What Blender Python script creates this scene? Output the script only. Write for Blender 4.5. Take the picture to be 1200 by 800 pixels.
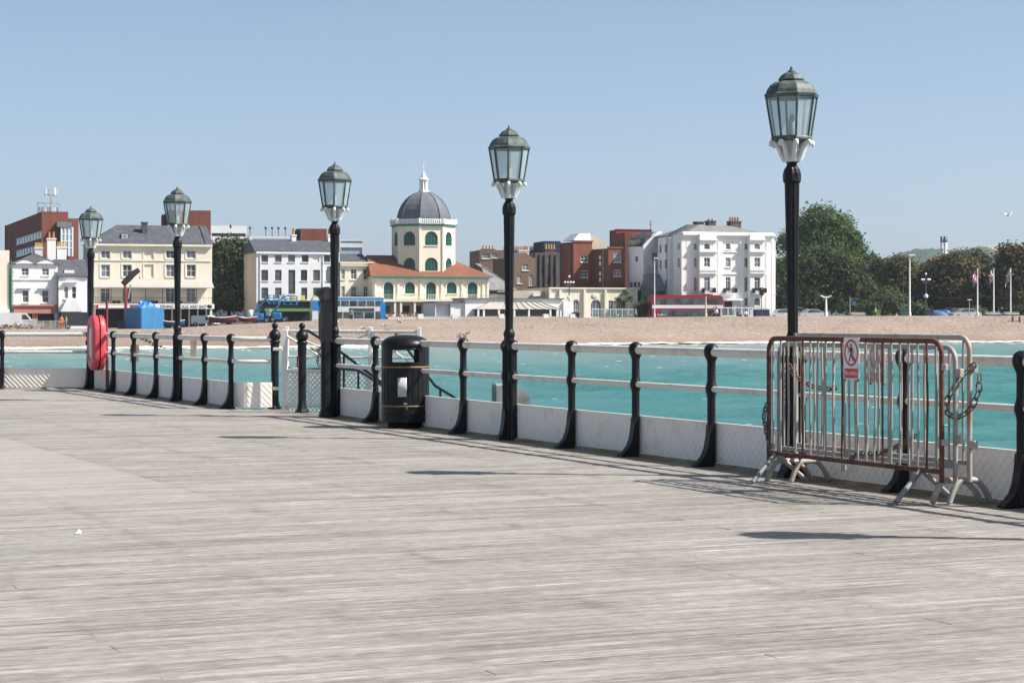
import bpy, math, random
import numpy as np
from mathutils import Vector, Matrix, noise as mnoise
random.seed(7); rng = np.random.default_rng(11)
R = math.radians
sc = bpy.context.scene
for o in list(bpy.data.objects): bpy.data.objects.remove(o)
COL = sc.collection

# ------------------------------------------------------------------ camera, sky, sun, exposure
EYE = 1.3; F = 2400.0; HOR = 372.6          # eye height (m), focal length and horizon in photo pixels
cd = bpy.data.cameras.new('camera'); cam = bpy.data.objects.new('camera', cd); COL.objects.link(cam)
cam.location = (0, 0, EYE); cam.rotation_euler = (R(90), 0, 0)
cd.sensor_width = 36; cd.lens = 36*F/1200; cd.shift_y = (HOR-400)/1200
cd.clip_start = 0.1; cd.clip_end = 20000
sc.camera = cam
SUN_EL = 46.6; SUNV = Vector((math.cos(R(SUN_EL)), -0.17*math.cos(R(SUN_EL)), math.sin(R(SUN_EL)))).normalized()
w = bpy.data.worlds.new('World'); sc.world = w; w.use_nodes = True
wn = w.node_tree; bg = wn.nodes['Background']
sky = wn.nodes.new('ShaderNodeTexSky'); sky.sky_type = 'NISHITA'; sky.sun_disc = False
sky.sun_elevation = R(SUN_EL); sky.sun_rotation = math.atan2(SUNV.x, SUNV.y)
sky.altitude = 0; sky.air_density = 0.6; sky.dust_density = 1.3; sky.ozone_density = 2.8
bg.inputs['Strength'].default_value = 0.0965
hs = wn.nodes.new('ShaderNodeHueSaturation'); hs.inputs['Saturation'].default_value = .86; hs.inputs['Hue'].default_value = .49
wn.links.new(sky.outputs[0], hs.inputs['Color']); wn.links.new(hs.outputs[0], bg.inputs['Color'])
sl = bpy.data.lights.new('sun', 'SUN'); so = bpy.data.objects.new('sun', sl); COL.objects.link(so)
sl.energy = 5.0; sl.angle = R(0.53); sl.color = (1.0, 0.955, 0.89)
so.rotation_euler = SUNV.to_track_quat('Z', 'Y').to_euler(); so.location = (60, -5, 80)
sc.view_settings.view_transform = 'Standard'; sc.view_settings.look = 'None'
sc.view_settings.exposure = 0.70; sc.view_settings.gamma = 1.0; sc.view_settings.use_curve_mapping = False
sc.render.engine = 'CYCLES'; sc.cycles.max_bounces = 6; sc.cycles.transparent_max_bounces = 12

# ------------------------------------------------------------------ materials
def srgb(r, g, b):
    f = lambda c: (c/255/12.92 if c/255 <= .04045 else ((c/255+.055)/1.055)**2.4)
    return (f(r), f(g), f(b))
class NT:
    def __init__(s, name):
        s.m = bpy.data.materials.new(name); s.m.use_nodes = True; s.t = s.m.node_tree
        s.b = s.t.nodes['Principled BSDF']; s.out = s.t.nodes['Material Output']
    def n(s, typ, **kw):
        nd = s.t.nodes.new(typ)
        for k, v in kw.items():
            if k.startswith('_'): setattr(nd, k[1:], v)
            else: nd.inputs[k].default_value = v
        return nd
    def l(s, a, b): s.t.links.new(a, b)
    def math(s, op, a, b=None, c=None, clamp=False):
        nd = s.t.nodes.new('ShaderNodeMath'); nd.operation = op; nd.use_clamp = clamp
        for i, v in enumerate((a, b, c)):
            if v is None: continue
            if hasattr(v, 'links'): s.l(v, nd.inputs[i])
            else: nd.inputs[i].default_value = v
        return nd.outputs[0]
    def mix(s, fac, a, b, mode='MIX'):
        nd = s.t.nodes.new('ShaderNodeMix'); nd.data_type = 'RGBA'; nd.blend_type = mode
        for i, v in ((0, fac), (6, a), (7, b)):
            if hasattr(v, 'links'): s.l(v, nd.inputs[i])
            elif i == 0: nd.inputs[0].default_value = v
            else: nd.inputs[i].default_value = (v[0], v[1], v[2], 1)
        return nd.outputs[2]
    def noise(s, vec, scale, detail=4, rough=.55, dim='3D'):
        nd = s.n('ShaderNodeTexNoise', Scale=scale, Detail=detail, Roughness=rough)
        if vec is not None: s.l(vec, nd.inputs['Vector'])
        return nd.outputs[0]
    def ramp(s, fac, lo, hi):
        nd = s.n('ShaderNodeMapRange'); nd.inputs[1].default_value = lo; nd.inputs[2].default_value = hi
        s.l(fac, nd.inputs[0]); return nd.outputs[0]
    def bump(s, h, strength=.3, dist=.01):
        nd = s.n('ShaderNodeBump', Strength=strength, Distance=dist); s.l(h, nd.inputs['Height'])
        s.l(nd.outputs[0], s.b.inputs['Normal'])
    def geo(s): return s.n('ShaderNodeNewGeometry').outputs['Position']
    def obj(s): return s.n('ShaderNodeTexCoord').outputs['Object']
def mat(name, col, rough=.6, metal=0, col2=None, scale=3, lo=.45, hi=.65, bump=0, bscale=None, spec=.5, var=.12, rnd=0, detail=5, stretch=None, bdist=.01):
    """Principled with two-colour noise mottling, a little value noise, optional bump and per-object variation."""
    t = NT(name); pos = t.geo()
    if stretch:
        mp = t.n('ShaderNodeMapping'); mp.inputs['Scale'].default_value = stretch; t.l(pos, mp.inputs['Vector']); pos = mp.outputs[0]
    n1 = t.noise(pos, scale, detail)
    c2 = col2 if col2 else tuple(c*(1-var*1.6) for c in col)
    c = t.mix(t.ramp(n1, lo, hi), col, c2)
    n2 = t.noise(pos, scale*5.3, 3)
    v = t.math('MULTIPLY_ADD', n2, var*2, 1-var)
    if rnd:
        oi = t.n('ShaderNodeObjectInfo')
        v = t.math('MULTIPLY', v, t.math('MULTIPLY_ADD', oi.outputs['Random'], rnd*2, 1-rnd))
    hs = t.n('ShaderNodeHueSaturation'); t.l(c, hs.inputs['Color']); t.l(v, hs.inputs['Value'])
    t.l(hs.outputs[0], t.b.inputs['Base Color'])
    t.b.inputs['Roughness'].default_value = rough; t.b.inputs['Metallic'].default_value = metal
    t.b.inputs['Specular IOR Level'].default_value = spec
    if bump: t.bump(t.noise(pos, bscale or scale*4, 4), bump, bdist)
    return t.m

# ------------------------------------------------------------------ mesh helpers
class MB:
    def __init__(s): s.v = []; s.f = []; s.sm = []
    def add(s, vs, fs, smooth=False):
        k = len(s.v); s.v.extend([tuple(p) for p in vs])
        for f in fs: s.f.append(tuple(i+k for i in f)); s.sm.append(smooth)
        return s
    def box(s, x0, y0, z0, x1, y1, z1):
        vs = [(x0,y0,z0),(x1,y0,z0),(x1,y1,z0),(x0,y1,z0),(x0,y0,z1),(x1,y0,z1),(x1,y1,z1),(x0,y1,z1)]
        return s.add(vs, [(0,3,2,1),(4,5,6,7),(0,1,5,4),(1,2,6,5),(2,3,7,6),(3,0,4,7)])
    def bevbox(s, x0, y0, z0, x1, y1, z1, b):
        """box with chamfered edges"""
        X = (x0,x1); Y = (y0,y1); Z = (z0,z1); vs = []; idx = {}
        for i in (0,1):
            for j in (0,1):
                for k in (0,1):
                    sx, sy, sz = (1-2*i), (1-2*j), (1-2*k)
                    for ax in range(3):
                        p = [X[i], Y[j], Z[k]]
                        if ax != 0: p[0] += sx*b
                        if ax != 1: p[1] += sy*b
                        if ax != 2: p[2] += sz*b
                        idx[(i,j,k,ax)] = len(vs); vs.append(p)
        fs = []
        for i in (0,1):
            fs.append([idx[(i,0,0,0)], idx[(i,1,0,0)], idx[(i,1,1,0)], idx[(i,0,1,0)]])
            fs.append([idx[(0,i,0,1)], idx[(1,i,0,1)], idx[(1,i,1,1)], idx[(0,i,1,1)]])
            fs.append([idx[(0,0,i,2)], idx[(1,0,i,2)], idx[(1,1,i,2)], idx[(0,1,i,2)]])
        for a in (0,1):
            for c in (0,1):
                fs.append([idx[(a,c,0,0)], idx[(a,c,1,0)], idx[(a,c,1,1)], idx[(a,c,0,1)]])
                fs.append([idx[(a,0,c,0)], idx[(a,1,c,0)], idx[(a,1,c,2)], idx[(a,0,c,2)]])
                fs.append([idx[(0,a,c,1)], idx[(1,a,c,1)], idx[(1,a,c,2)], idx[(0,a,c,2)]])
                for d in (0,1): fs.append([idx[(a,c,d,0)], idx[(a,c,d,1)], idx[(a,c,d,2)]])
        return s.add(vs, fs)
    def lathe(s, prof, n=16, c=(0,0), cap=True, smooth=True, rot=0, xf=None):
        """profile [(r,z)...] turned round a vertical axis"""
        vs = []; fs = []; m = len(prof)
        for r, z in prof:
            for i in range(n):
                a = rot + 2*math.pi*i/n; p = (c[0]+r*math.cos(a), c[1]+r*math.sin(a), z)
                vs.append(xf(p) if xf else p)
        for j in range(m-1):
            for i in range(n):
                fs.append((j*n+i, j*n+(i+1)%n, (j+1)*n+(i+1)%n, (j+1)*n+i))
        s.add(vs, fs, smooth)
        if cap: s.add(vs[:n][::-1], [tuple(range(n))]); s.add(vs[-n:], [tuple(range(n))])
        return s
    def tube(s, path, r, n=8, closed=False, cap=True, smooth=True):
        path = [Vector(p) for p in path]; m = len(path); vs = []; fs = []
        rr = r if isinstance(r, (list, tuple)) else [r]*m
        up = None
        for i, p in enumerate(path):
            if closed: t = path[(i+1) % m]-path[i-1]
            else: t = path[min(i+1, m-1)]-path[max(i-1, 0)]
            t.normalize()
            if up is None:
                up = Vector((0,0,1)) if abs(t.z) < .9 else Vector((1,0,0))
                up = (up-t*up.dot(t)).normalized()
            else:
                up = up-t*up.dot(t)
                up = up.normalized() if up.length > 1e-6 else t.orthogonal().normalized()
            b = t.cross(up)
            for k in range(n):
                a = 2*math.pi*k/n; vs.append(p+(up*math.cos(a)+b*math.sin(a))*rr[i])
        mm = m if closed else m-1
        for j in range(mm):
            for k in range(n):
                j2 = (j+1) % m
                fs.append((j*n+k, j*n+(k+1)%n, j2*n+(k+1)%n, j2*n+k))
        s.add(vs, fs, smooth)
        if cap and not closed: s.add(vs[:n], [tuple(range(n))]); s.add(vs[-n:], [tuple(range(n))])
        return s
    def prism(s, poly, fn0, fn1):
        """polygon (2-D) extruded between two maps 2-D->3-D"""
        n = len(poly); vs = [fn0(*p) for p in poly]+[fn1(*p) for p in poly]
        return s.add(vs, [tuple(range(n))[::-1], tuple(range(n, 2*n))]+[(i, (i+1)%n, n+(i+1)%n, n+i) for i in range(n)])
    def ball(s, c, r, n=12, m=8, sq=(1,1,1)):
        vs = []; fs = []
        for j in range(m+1):
            t = math.pi*j/m
            for i in range(n):
                a = 2*math.pi*i/n
                vs.append((c[0]+r*sq[0]*math.sin(t)*math.cos(a), c[1]+r*sq[1]*math.sin(t)*math.sin(a), c[2]+r*sq[2]*math.cos(t)))
        for j in range(m):
            for i in range(n): fs.append((j*n+i, (j+1)*n+i, (j+1)*n+(i+1)%n, j*n+(i+1)%n))
        return s.add(vs, fs, True)
    def mesh(s, name, m=None):
        me = bpy.data.meshes.new(name); me.from_pydata(s.v, [], s.f)
        me.polygons.foreach_set('use_smooth', s.sm)
        if m: me.materials.append(m)
        me.update(); return me
    def build(s, name, m=None, parent=None, loc=None, rz=0):
        return link(name, s.mesh(name, m), parent, loc, rz)
def link(name, me, parent=None, loc=None, rz=0, scale=None):
    o = bpy.data.objects.new(name, me); COL.objects.link(o)
    if parent is not None: o.parent = parent
    if loc is not None: o.location = loc
    if rz: o.rotation_euler = (0, 0, rz)
    if scale: o.scale = scale
    return o
def empty(name, loc=(0,0,0), rz=0):
    o = link(name, None, None, loc, rz); o.empty_display_size = .2; return o
def tag(o, label=None, cat=None, group=None, kind=None):
    for k, v in (('label', label), ('category', cat), ('group', group), ('kind', kind)):
        if v: o[k] = v
    return o
def copy_tree(o, parent=None):
    c = o.copy(); COL.objects.link(c); c.parent = parent
    for ch in [x for x in KIDS.get(o.name, list(o.children))]: copy_tree(ch, c)
    return c
KIDS = {}
def np_mesh(name, V, Q, m=None, smooth=True):
    V = np.asarray(V, dtype=np.float32); Q = np.asarray(Q, dtype=np.int32); k = Q.shape[1]
    me = bpy.data.meshes.new(name)
    me.vertices.add(len(V)); me.vertices.foreach_set('co', V.ravel())
    me.loops.add(Q.size); me.loops.foreach_set('vertex_index', Q.ravel())
    me.polygons.add(len(Q)); me.polygons.foreach_set('loop_start', np.arange(0, Q.size, k, dtype=np.int32))
    me.polygons.foreach_set('use_smooth', np.full(len(Q), smooth))
    if m: me.materials.append(m)
    me.update(calc_edges=True); return me
def text_mesh(name, txt, size, m, extrude=.004, align='CENTER', xscale=1.0):
    cu = bpy.data.curves.new(name, 'FONT'); cu.body = txt; cu.size = size; cu.extrude = extrude; cu.align_x = align; cu.resolution_u = 3
    cu.space_character = xscale
    ob = bpy.data.objects.new(name, cu); COL.objects.link(ob)
    dg = bpy.context.evaluated_depsgraph_get(); me = bpy.data.meshes.new_from_object(ob.evaluated_get(dg))
    bpy.data.objects.remove(ob); me.materials.clear(); me.materials.append(m); me.name = name; return me
def at(px, py, Y): return Vector(((px-600)/F*Y, Y, EYE-(py-HOR)/F*Y))

# shared materials
M = {}
M['iron'] = mat('black_iron_paint', (.0085,.009,.011), .42, col2=(.050,.043,.037), scale=16, lo=.56, hi=.80, var=.3, bump=.25, bscale=26, spec=.28, stretch=(1,1,.22))
M['iron_flute'] = M['iron']
M['white'] = mat('white_gloss_paint', (.78,.75,.70), .45, col2=(.62,.58,.52), scale=7, lo=.55, hi=.8, var=.06, bump=.08, bscale=40)
M['rail'] = mat('worn_white_rail_paint', (.74,.68,.61), .5, col2=(.52,.45,.38), scale=5, lo=.52, hi=.75, var=.08, bump=.1, bscale=40)
M['panel'] = mat('white_cast_panel_paint', (.90,.83,.75), .55, col2=(.74,.63,.52), scale=4, lo=.55, hi=.8, var=.07, bump=.1, bscale=60)
M['ochre'] = mat('mossy_ochre_edge', (.21,.145,.05), .9, col2=(.30,.27,.22), scale=2.2, lo=.38, hi=.66, var=.35)
M['rust'] = mat('rusty_steel', (.085,.03,.018), .75, col2=(.16,.07,.04), scale=22, lo=.4, hi=.65, var=.3, bump=.4, bscale=70, bdist=.003)
M['galv'] = mat('galvanised_steel', (.34,.325,.30), .55, metal=.0, col2=(.26,.13,.08), scale=9, lo=.60, hi=.72, var=.12)
M['galv2'] = mat('weathered_galvanised_steel', (.38,.355,.315), .55, metal=0, col2=(.36,.22,.13), scale=6, lo=.52, hi=.66, var=.15)
M['chain'] = mat('rusty_chain', (.10,.055,.035), .7, col2=(.24,.10,.04), scale=25, var=.3)
M['chain_steel'] = mat('dull_steel_chain', (.17,.16,.15), .5, metal=.6, col2=(.13,.08,.05), scale=30, var=.2)
M['patina'] = mat('green_grey_copper', (.055,.072,.066), .6, col2=(.115,.14,.125), scale=11, lo=.45, hi=.62, var=.25, bump=.25, bscale=40, bdist=.004)
M['crownwhite'] = mat('white_cast_iron', (.72,.71,.68), .5, col2=(.42,.22,.08), scale=13, lo=.62, hi=.74, var=.08)
M['bulb'] = mat('frosted_lamp_tube', (.7,.7,.68), .5)
M['redplas'] = mat('red_plastic', (.62,.06,.09), .42, col2=(.58,.10,.12), scale=3, var=.08)
M['signred'] = mat('sign_red', (.60,.02,.035), .4, var=.05)
M['signred_faded'] = mat('faded_sign_red', (.55,.22,.22), .6, var=.15, scale=12)
M['signwhite'] = mat('sign_white', (.78,.78,.78), .4, var=.04)
M['signwhite_faded'] = mat('faded_sign_white', (.62,.58,.56), .6, var=.15, scale=12)
M['signblack'] = mat('sign_black', (.02,.02,.022), .5)
M['binblack'] = mat('black_bin_plastic', (.009,.0095,.0115), .36, var=.15, col2=(.014,.0145,.017), scale=8, bump=.06, bscale=90, spec=.22)
M['gold'] = mat('gold_band_paint', (.30,.18,.06), .5, var=.15)
M['concrete'] = mat('wet_concrete', (.30,.29,.27), .85, col2=(.18,.17,.15), scale=4, var=.2, bump=.4, bscale=20)
M['timber_dark'] = mat('dark_sea_timber', (.085,.07,.055), .85, col2=(.14,.12,.095), scale=3, var=.25, bump=.4, bscale=15)
def glass_mat(name, tint, opac, rough=.15, diff=(.55,.62,.62)):
    t = NT(name); tr = t.n('ShaderNodeBsdfTransparent'); tr.inputs[0].default_value = (*tint, 1)
    n = t.ramp(t.noise(t.geo(), 7, 3), .35, .7)
    t.l(t.mix(n, diff, tuple(c*.86 for c in diff)), t.b.inputs['Base Color']); t.b.inputs['Roughness'].default_value = rough
    mx = t.n('ShaderNodeMixShader'); mx.inputs[0].default_value = opac
    t.l(tr.outputs[0], mx.inputs[1]); t.l(t.b.outputs[0], mx.inputs[2]); t.l(mx.outputs[0], t.out.inputs['Surface']); return t.m
M['lampglass'] = glass_mat('lantern_glass', (.84,.91,.92), .40, .2, (.66,.72,.73))
M['clearglass'] = glass_mat('clear_screen_glass', (.80,.88,.86), .35, .05, (.35,.42,.40))
# ------------------------------------------------------------------ frames of the pier
DX, DY = -.413, .911                       # direction of the railing, away from the camera
L2 = (-.03, 21.9)                          # second lamp: origin of the railing frame
PHI = math.atan2(-.413, -.911)
def RP(s, q, z=0.0): return Vector((L2[0]+DX*s-DY*q, L2[1]+DY*s+DX*q, z))   # s along the railing, q in from the edge
L4 = RP(11.4, .545); L5 = RP(17.45, .545)

# ------------------------------------------------------------------ deck of planks
def deck_mat():
    t = NT('weathered_deck_timber')
    vr = t.n('ShaderNodeVectorRotate'); vr.rotation_type = 'Z_AXIS'; vr.inputs['Angle'].default_value = -PHI
    vr.inputs['Center'].default_value = (L2[0], L2[1], 0)
    sub = t.n('ShaderNodeVectorMath', _operation='SUBTRACT'); t.l(t.geo(), vr.inputs['Vector'])
    t.l(vr.outputs[0], sub.inputs[0]); sub.inputs[1].default_value = (L2[0], L2[1], 0)
    sp = t.n('ShaderNodeSeparateXYZ'); t.l(sub.outputs[0], sp.inputs[0]); q, y = sp.outputs[0], sp.outputs[1]
    row = t.math('FLOOR', t.math('DIVIDE', y, PITCH))
    wn1 = t.n('ShaderNodeTexWhiteNoise'); wn1.noise_dimensions = '1D'; t.l(row, wn1.inputs['W'])
    seg = t.math('FLOOR', t.math('ADD', t.math('DIVIDE', q, 3.36), t.math('MULTIPLY', wn1.outputs[0], 7.0)))
    wn2 = t.n('ShaderNodeTexWhiteNoise'); wn2.noise_dimensions = '1D'
    t.l(t.math('MULTIPLY_ADD', seg, 17.31, row), wn2.inputs['W'])
    def vec(a, b, c=0.0):
        cb = t.n('ShaderNodeCombineXYZ')
        for i, (src, k) in enumerate(((q, a), (y, b))): t.l(t.math('MULTIPLY', src, k), cb.inputs[i])
        if hasattr(c, 'links'): t.l(c, cb.inputs[2])
        return cb.outputs[0]
    rw = t.math('MULTIPLY', wn2.outputs[0], 30.0)
    g1 = t.noise(vec(2.4, 105), 1.0, 6, .68)                      # fine grain
    g2 = t.noise(vec(.85, 24), 1.0, 4, .6)                     # long streaks
    g3 = t.noise(vec(.28, .5), 1.0, 4, .6)                      # big worn areas
    g4 = t.noise(vec(9, 210), 1.0, 4, .7)
    v = t.math('MULTIPLY_ADD', wn2.outputs[0], .24, -.12)
    v = t.math('ADD', v, t.math('MULTIPLY_ADD', g1, 1.45, -.725))
    v = t.math('ADD', v, t.math('MULTIPLY_ADD', g2, 1.15, -.575))
    v = t.math('ADD', v, t.math('MULTIPLY_ADD', g3, .35, -.175))
    g5 = t.noise(vec(1.0, 11), 1.0, 6, .7); g6 = t.noise(vec(11, 19), 1.0, 5, .7)
    v = t.math('ADD', v, t.math('MULTIPLY_ADD', g5, 1.12, -.54)); v = t.math('ADD', v, t.math('MULTIPLY_ADD', g6, 1.1, -.55))
    v = t.math('ADD', v, t.math('MULTIPLY_ADD', g4, 1.5, -.75))
    v = t.math('ADD', v, .52, clamp=True)
    cr = t.n('ShaderNodeValToRGB'); e = cr.color_ramp.elements
    e[0].position = .0; e[0].color = (.118,.102,.083,1); e[1].position = 1; e[1].color = (.435,.412,.365,1)
    k = cr.color_ramp.elements.new(.4); k.color = (.240,.218,.192,1)
    k = cr.color_ramp.elements.new(.72); k.color = (.320,.297,.266,1)
    t.l(v, cr.inputs[0]); c = cr.outputs[0]
    ck = t.ramp(t.noise(vec(1.7, 34), 1.0, 4, .6), .40, .32)
    c = t.mix(t.math('MULTIPLY', ck, .32), c, (.125,.105,.085))
    # dirt in the seams between boards
    fy = t.math('ABSOLUTE', t.math('SUBTRACT', t.math('FRACT', t.math('DIVIDE', y, PITCH)), .5))
    sm_ = t.math('MULTIPLY', t.ramp(fy, .40, .47), t.ramp(t.noise(vec(1.1, 1.5), 1.0, 4), .38, .62), clamp=True)
    c = t.mix(t.math('MULTIPLY', sm_, .85), c, (.10,.085,.07))
    # dirt kept along the joist lines
    f = t.math('FRACT', t.math('ADD', t.math('DIVIDE', q, 1.13), .208))
    dj = t.math('ABSOLUTE', t.math('SUBTRACT', f, .5))
    st = t.ramp(dj, .10, .0); nz = t.ramp(t.noise(vec(2.2, 2.6), 1.0, 5, .65), .46, .68)
    c = t.mix(t.math('MULTIPLY', t.math('MULTIPLY', st, nz, clamp=True), .62, clamp=True), c, (.125,.095,.07))
    # pinker, newer boards beyond the straight joint
    zone = t.math('MULTIPLY', t.math('GREATER_THAN', q, 4.85), t.ramp(t.math('ADD', y, t.math('MULTIPLY_ADD', g3, 6.0, -3.0)), 7.5, 3.5))
    c = t.mix(t.math('MULTIPLY', zone, .4), c, (.385,.335,.305))
    bl = t.ramp(t.noise(vec(.55, .8), 1.0, 4), .56, .74)
    c = t.mix(t.math('MULTIPLY', bl, .12), c, (.155,.13,.105))
    # moss and dirt by the edge
    ed = t.math('MULTIPLY', t.ramp(q, .42, .02), t.ramp(t.noise(vec(3, 3), 1.0, 4), .35, .6))
    c = t.mix(t.math('MULTIPLY', ed, .75), c, (.13,.10,.05))
    t.l(c, t.b.inputs['Base Color']); t.b.inputs['Roughness'].default_value = .62
    t.b.inputs['Specular IOR Level'].default_value = .35
    t.bump(t.math('ADD', g1, t.math('MULTIPLY', g4, .5)), .35, .006); return t.m
PITCH = .105
M['deck'] = deck_mat()
deck = MB()
def outline(z):
    return [RP(-30,-.1,z), RP(8.25,-.1,z), RP(8.25,.43,z), RP(17.45,.43,z), L5+Vector((-14,.12,z)), RP(-2,26,z), RP(-30,26,z)]
n = 7; deck.add(outline(-.055)+outline(-.38), [tuple(range(n)), tuple(range(n,2*n))[::-1]]+[(i,(i+1)%n,n+(i+1)%n,n+i) for i in range(n)])
deck_o = deck.build('pier_deck', M['timber_dark']); tag(deck_o, 'weathered grey timber pier deck', 'deck', kind='structure')
J = [-.1]+[1.13*k+.33 for k in range(0, 20)]
def qstart(s):
    if s < 8.25: return -.1
    if s < 17.4: return .43
    return .43+2.206*(s-17.4)
plank_list = []
s0 = -29.4; rows = int((21.5-s0)/PITCH)
pr = random.Random(3)
for r in range(rows):
    a = math.floor(s0/PITCH)*PITCH+r*PITCH; b = a+PITCH-.004
    qa, qb = qstart(a), qstart(b)
    mid = -a
    cuts = []
    k = pr.choice([2,3,4])
    while k < len(J)-1:
        cuts.append(J[k]); k += pr.choice([3,3,4,4,5])
    if a > -5.5:
        cuts = [c for c in cuts if abs(c-4.85) > .6]+[4.85]
    q0 = max(qa, qb); ends = sorted(c for c in cuts if c > q0+.6)
    edges = [(qa, qb)]+[(c, c) for c in ends if c < 20]+[(20.5, 20.5)]
    for i in range(len(edges)-1):
        lo, hi = edges[i], edges[i+1]
        plank_list.append((a, b, lo[0]+(.0006 if i else 0), lo[1]+(.0006 if i else 0), hi[0]-.0006, hi[1]-.0006, pr.uniform(-.0016,.0016), pr.uniform(-.0016,.0016)))
def plank_vf(p):
    a, b, qa0, qb0, qa1, qb1, t0, t1 = p; c = .005
    vs = []
    for (s, q0, q1, tt) in ((a,qa0,qa1,t0),(b,qb0,qb1,t1)):
        sg = c if s == a else -c
        for q in (q0, q1):
            vs += [RP(s,q,-.045), RP(s,q,tt-c), RP(s+sg,q,tt)]
    # index: s(0,1)*6 + q(0,1)*3 + level
    I = lambda i,j,k: i*6+j*3+k
    fs = [(I(0,0,2),I(0,1,2),I(1,1,2),I(1,0,2)),
          (I(0,0,1),I(0,1,1),I(0,1,2),I(0,0,2)), (I(1,0,2),I(1,1,2),I(1,1,1),I(1,0,1)),
          (I(0,0,0),I(0,1,0),I(0,1,1),I(0,0,1)), (I(1,0,1),I(1,1,1),I(1,1,0),I(1,0,0)),
          (I(0,0,0),I(0,0,1),I(0,0,2),I(1,0,2),I(1,0,1),I(1,0,0)), (I(0,1,0),I(0,1,1),I(0,1,2),I(1,1,2),I(1,1,1),I(1,1,0))]
    return vs, fs
def in_view(p):
    a, b, q0, _, q1, _, _, _ = p; best = 0
    for f in (.02,.25,.5,.75,.98):
        P = RP((a+b)/2, q0+(q1-q0)*f)
        if P.y > 7.0 and abs(P.x/P.y) < .252 and EYE/P.y*F < 432: best = max(best, 1/P.y)
    return best
plank_list.sort(key=lambda p: -in_view(p))
rest = MB()
for i, p in enumerate(plank_list):
    vs, fs = plank_vf(p)
    if i < 300: MB().add(vs, fs).build('plank', M['deck'], deck_o)
    else: rest.add(vs, fs)
ro = rest.build('planks', M['deck'], deck_o); ro['kind'] = 'stuff'

# ------------------------------------------------------------------ railing pieces
def stanchion_mesh():
    m = MB()
    m.lathe([(.037,.0),(.037,.60),(.043,.63),(.052,.655),(.054,.677),(.052,.70),(.043,.725),(.038,.75),(.037,.91),(.046,.94),(.060,.965),(.068,1.0),(.066,1.03),(.05,1.06),(.02,1.075),(.0,1.077)], 14)
    # foot bracket sweeping towards the deck
    prof = [(.0,.0),(.165,.0),(.160,.028),(.125,.052),(.085,.095),(.058,.16),(.040,.25),(.030,.36),(0,.40)]
    m.prism(prof, lambda x,z: (x,-.040,z), lambda x,z: (x,.040,z))
    m.bevbox(-.05,-.05,.0,.175,.05,.022,.006)
    return m.mesh('stanchion', M['iron'])
ST = stanchion_mesh()
def relief(m, y0, y1, z0, z1, x, pitch=.088, w=.006, h=.0045):
    """raised diamond ribs on a flat panel, ribs at +-45 degrees clipped to the panel"""
    for sgn in (1, -1):
        c = y0-z1-1
        while c < y1+z1+1:
            # line y = c + sgn*z
            pts = []
            za, zb = z0, z1
            ya, yb = c+sgn*za, c+sgn*zb
            lo, hi = (ya, yb) if ya < yb else (yb, ya)
            if hi > y0+.01 and lo < y1-.01:
                def zat(y): return (y-c)*sgn
                if ya < y0: za = zat(y0)
                if ya > y1: za = zat(y1)
                if yb < y0: zb = zat(y0)
                if yb > y1: zb = zat(y1)
                if zb-za > .02:
                    A = (c+sgn*za, za); B = (c+sgn*zb, zb)
                    n = (w*.707, -sgn*w*.707)
                    vs = [(x,A[0]+n[0],A[1]+n[1]),(x,A[0]-n[0],A[1]-n[1]),(x,B[0]-n[0],B[1]-n[1]),(x,B[0]+n[0],B[1]+n[1]),
                          (x+h,A[0],A[1]),(x+h,B[0],B[1])]
                    m.add(vs, [(0,4,5,3),(4,1,2,5),(0,1,4),(2,3,5)])
            c += pitch
rn = empty('pier_railing', RP(0,0), PHI); tag(rn, 'long white and black railing running from the barriers to the litter bin and gate', 'railing', 'pier railings')
lamps_s = [-11.1, -5.65, 0, 5.6]
sts = [-12.6,-9.9,-8.57,-7.19,-4.31,-2.89,-1.52,1.255,2.66,4.06]
def run_split(root, ystart, yend, posts, lamps):
    allp = sorted(list(posts)+list(lamps)); 
    stops = [ystart]+[y for y in allp if ystart+.05 < y < yend-.05]+[yend]
    for a, b in zip(stops[:-1], stops[1:]):
        for nm, r, z in (('top_rail',.0385,1.0),('middle_rail',.0265,.677)):
            o = MB().tube([(0,a+.02,z),(0,b-.02,z)], r, 14).build(nm, M['rail'], root)
        p = MB(); p.box(-.055,a-.01,.03,-.043,b+.01,.372); p.box(-.062,a-.01,.3725,-.034,b+.01,.384)
        po = p.build('kick_panel', M['panel'], root)
        q = MB(); relief(q, a+.0, b-.0, .03, .372, -.0428); q.build('diamond_relief', M['panel'], po)
        MB().prism([(-.06,-.001),(.0,-.001),(-.012,.022),(-.06,.028)], lambda x,z: (x,a,z), lambda x,z: (x,b,z)).build('edge_trim', M['ochre'], root)
    for y in posts: link('stanchion', ST, root, (0,y,0))
run_split(rn, -5.6, 14.2, [-s for s in sts], [-s for s in lamps_s])
rf = empty('pier_railing', L4, PHI); tag(rf, 'farther white and black railing between the gate posts and the red lifebuoy case', 'railing', 'pier railings')
run_split(rf, -6.05, 2.9, [2.9,1.53,-1.33,-2.8,-4.27], [0])
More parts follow.
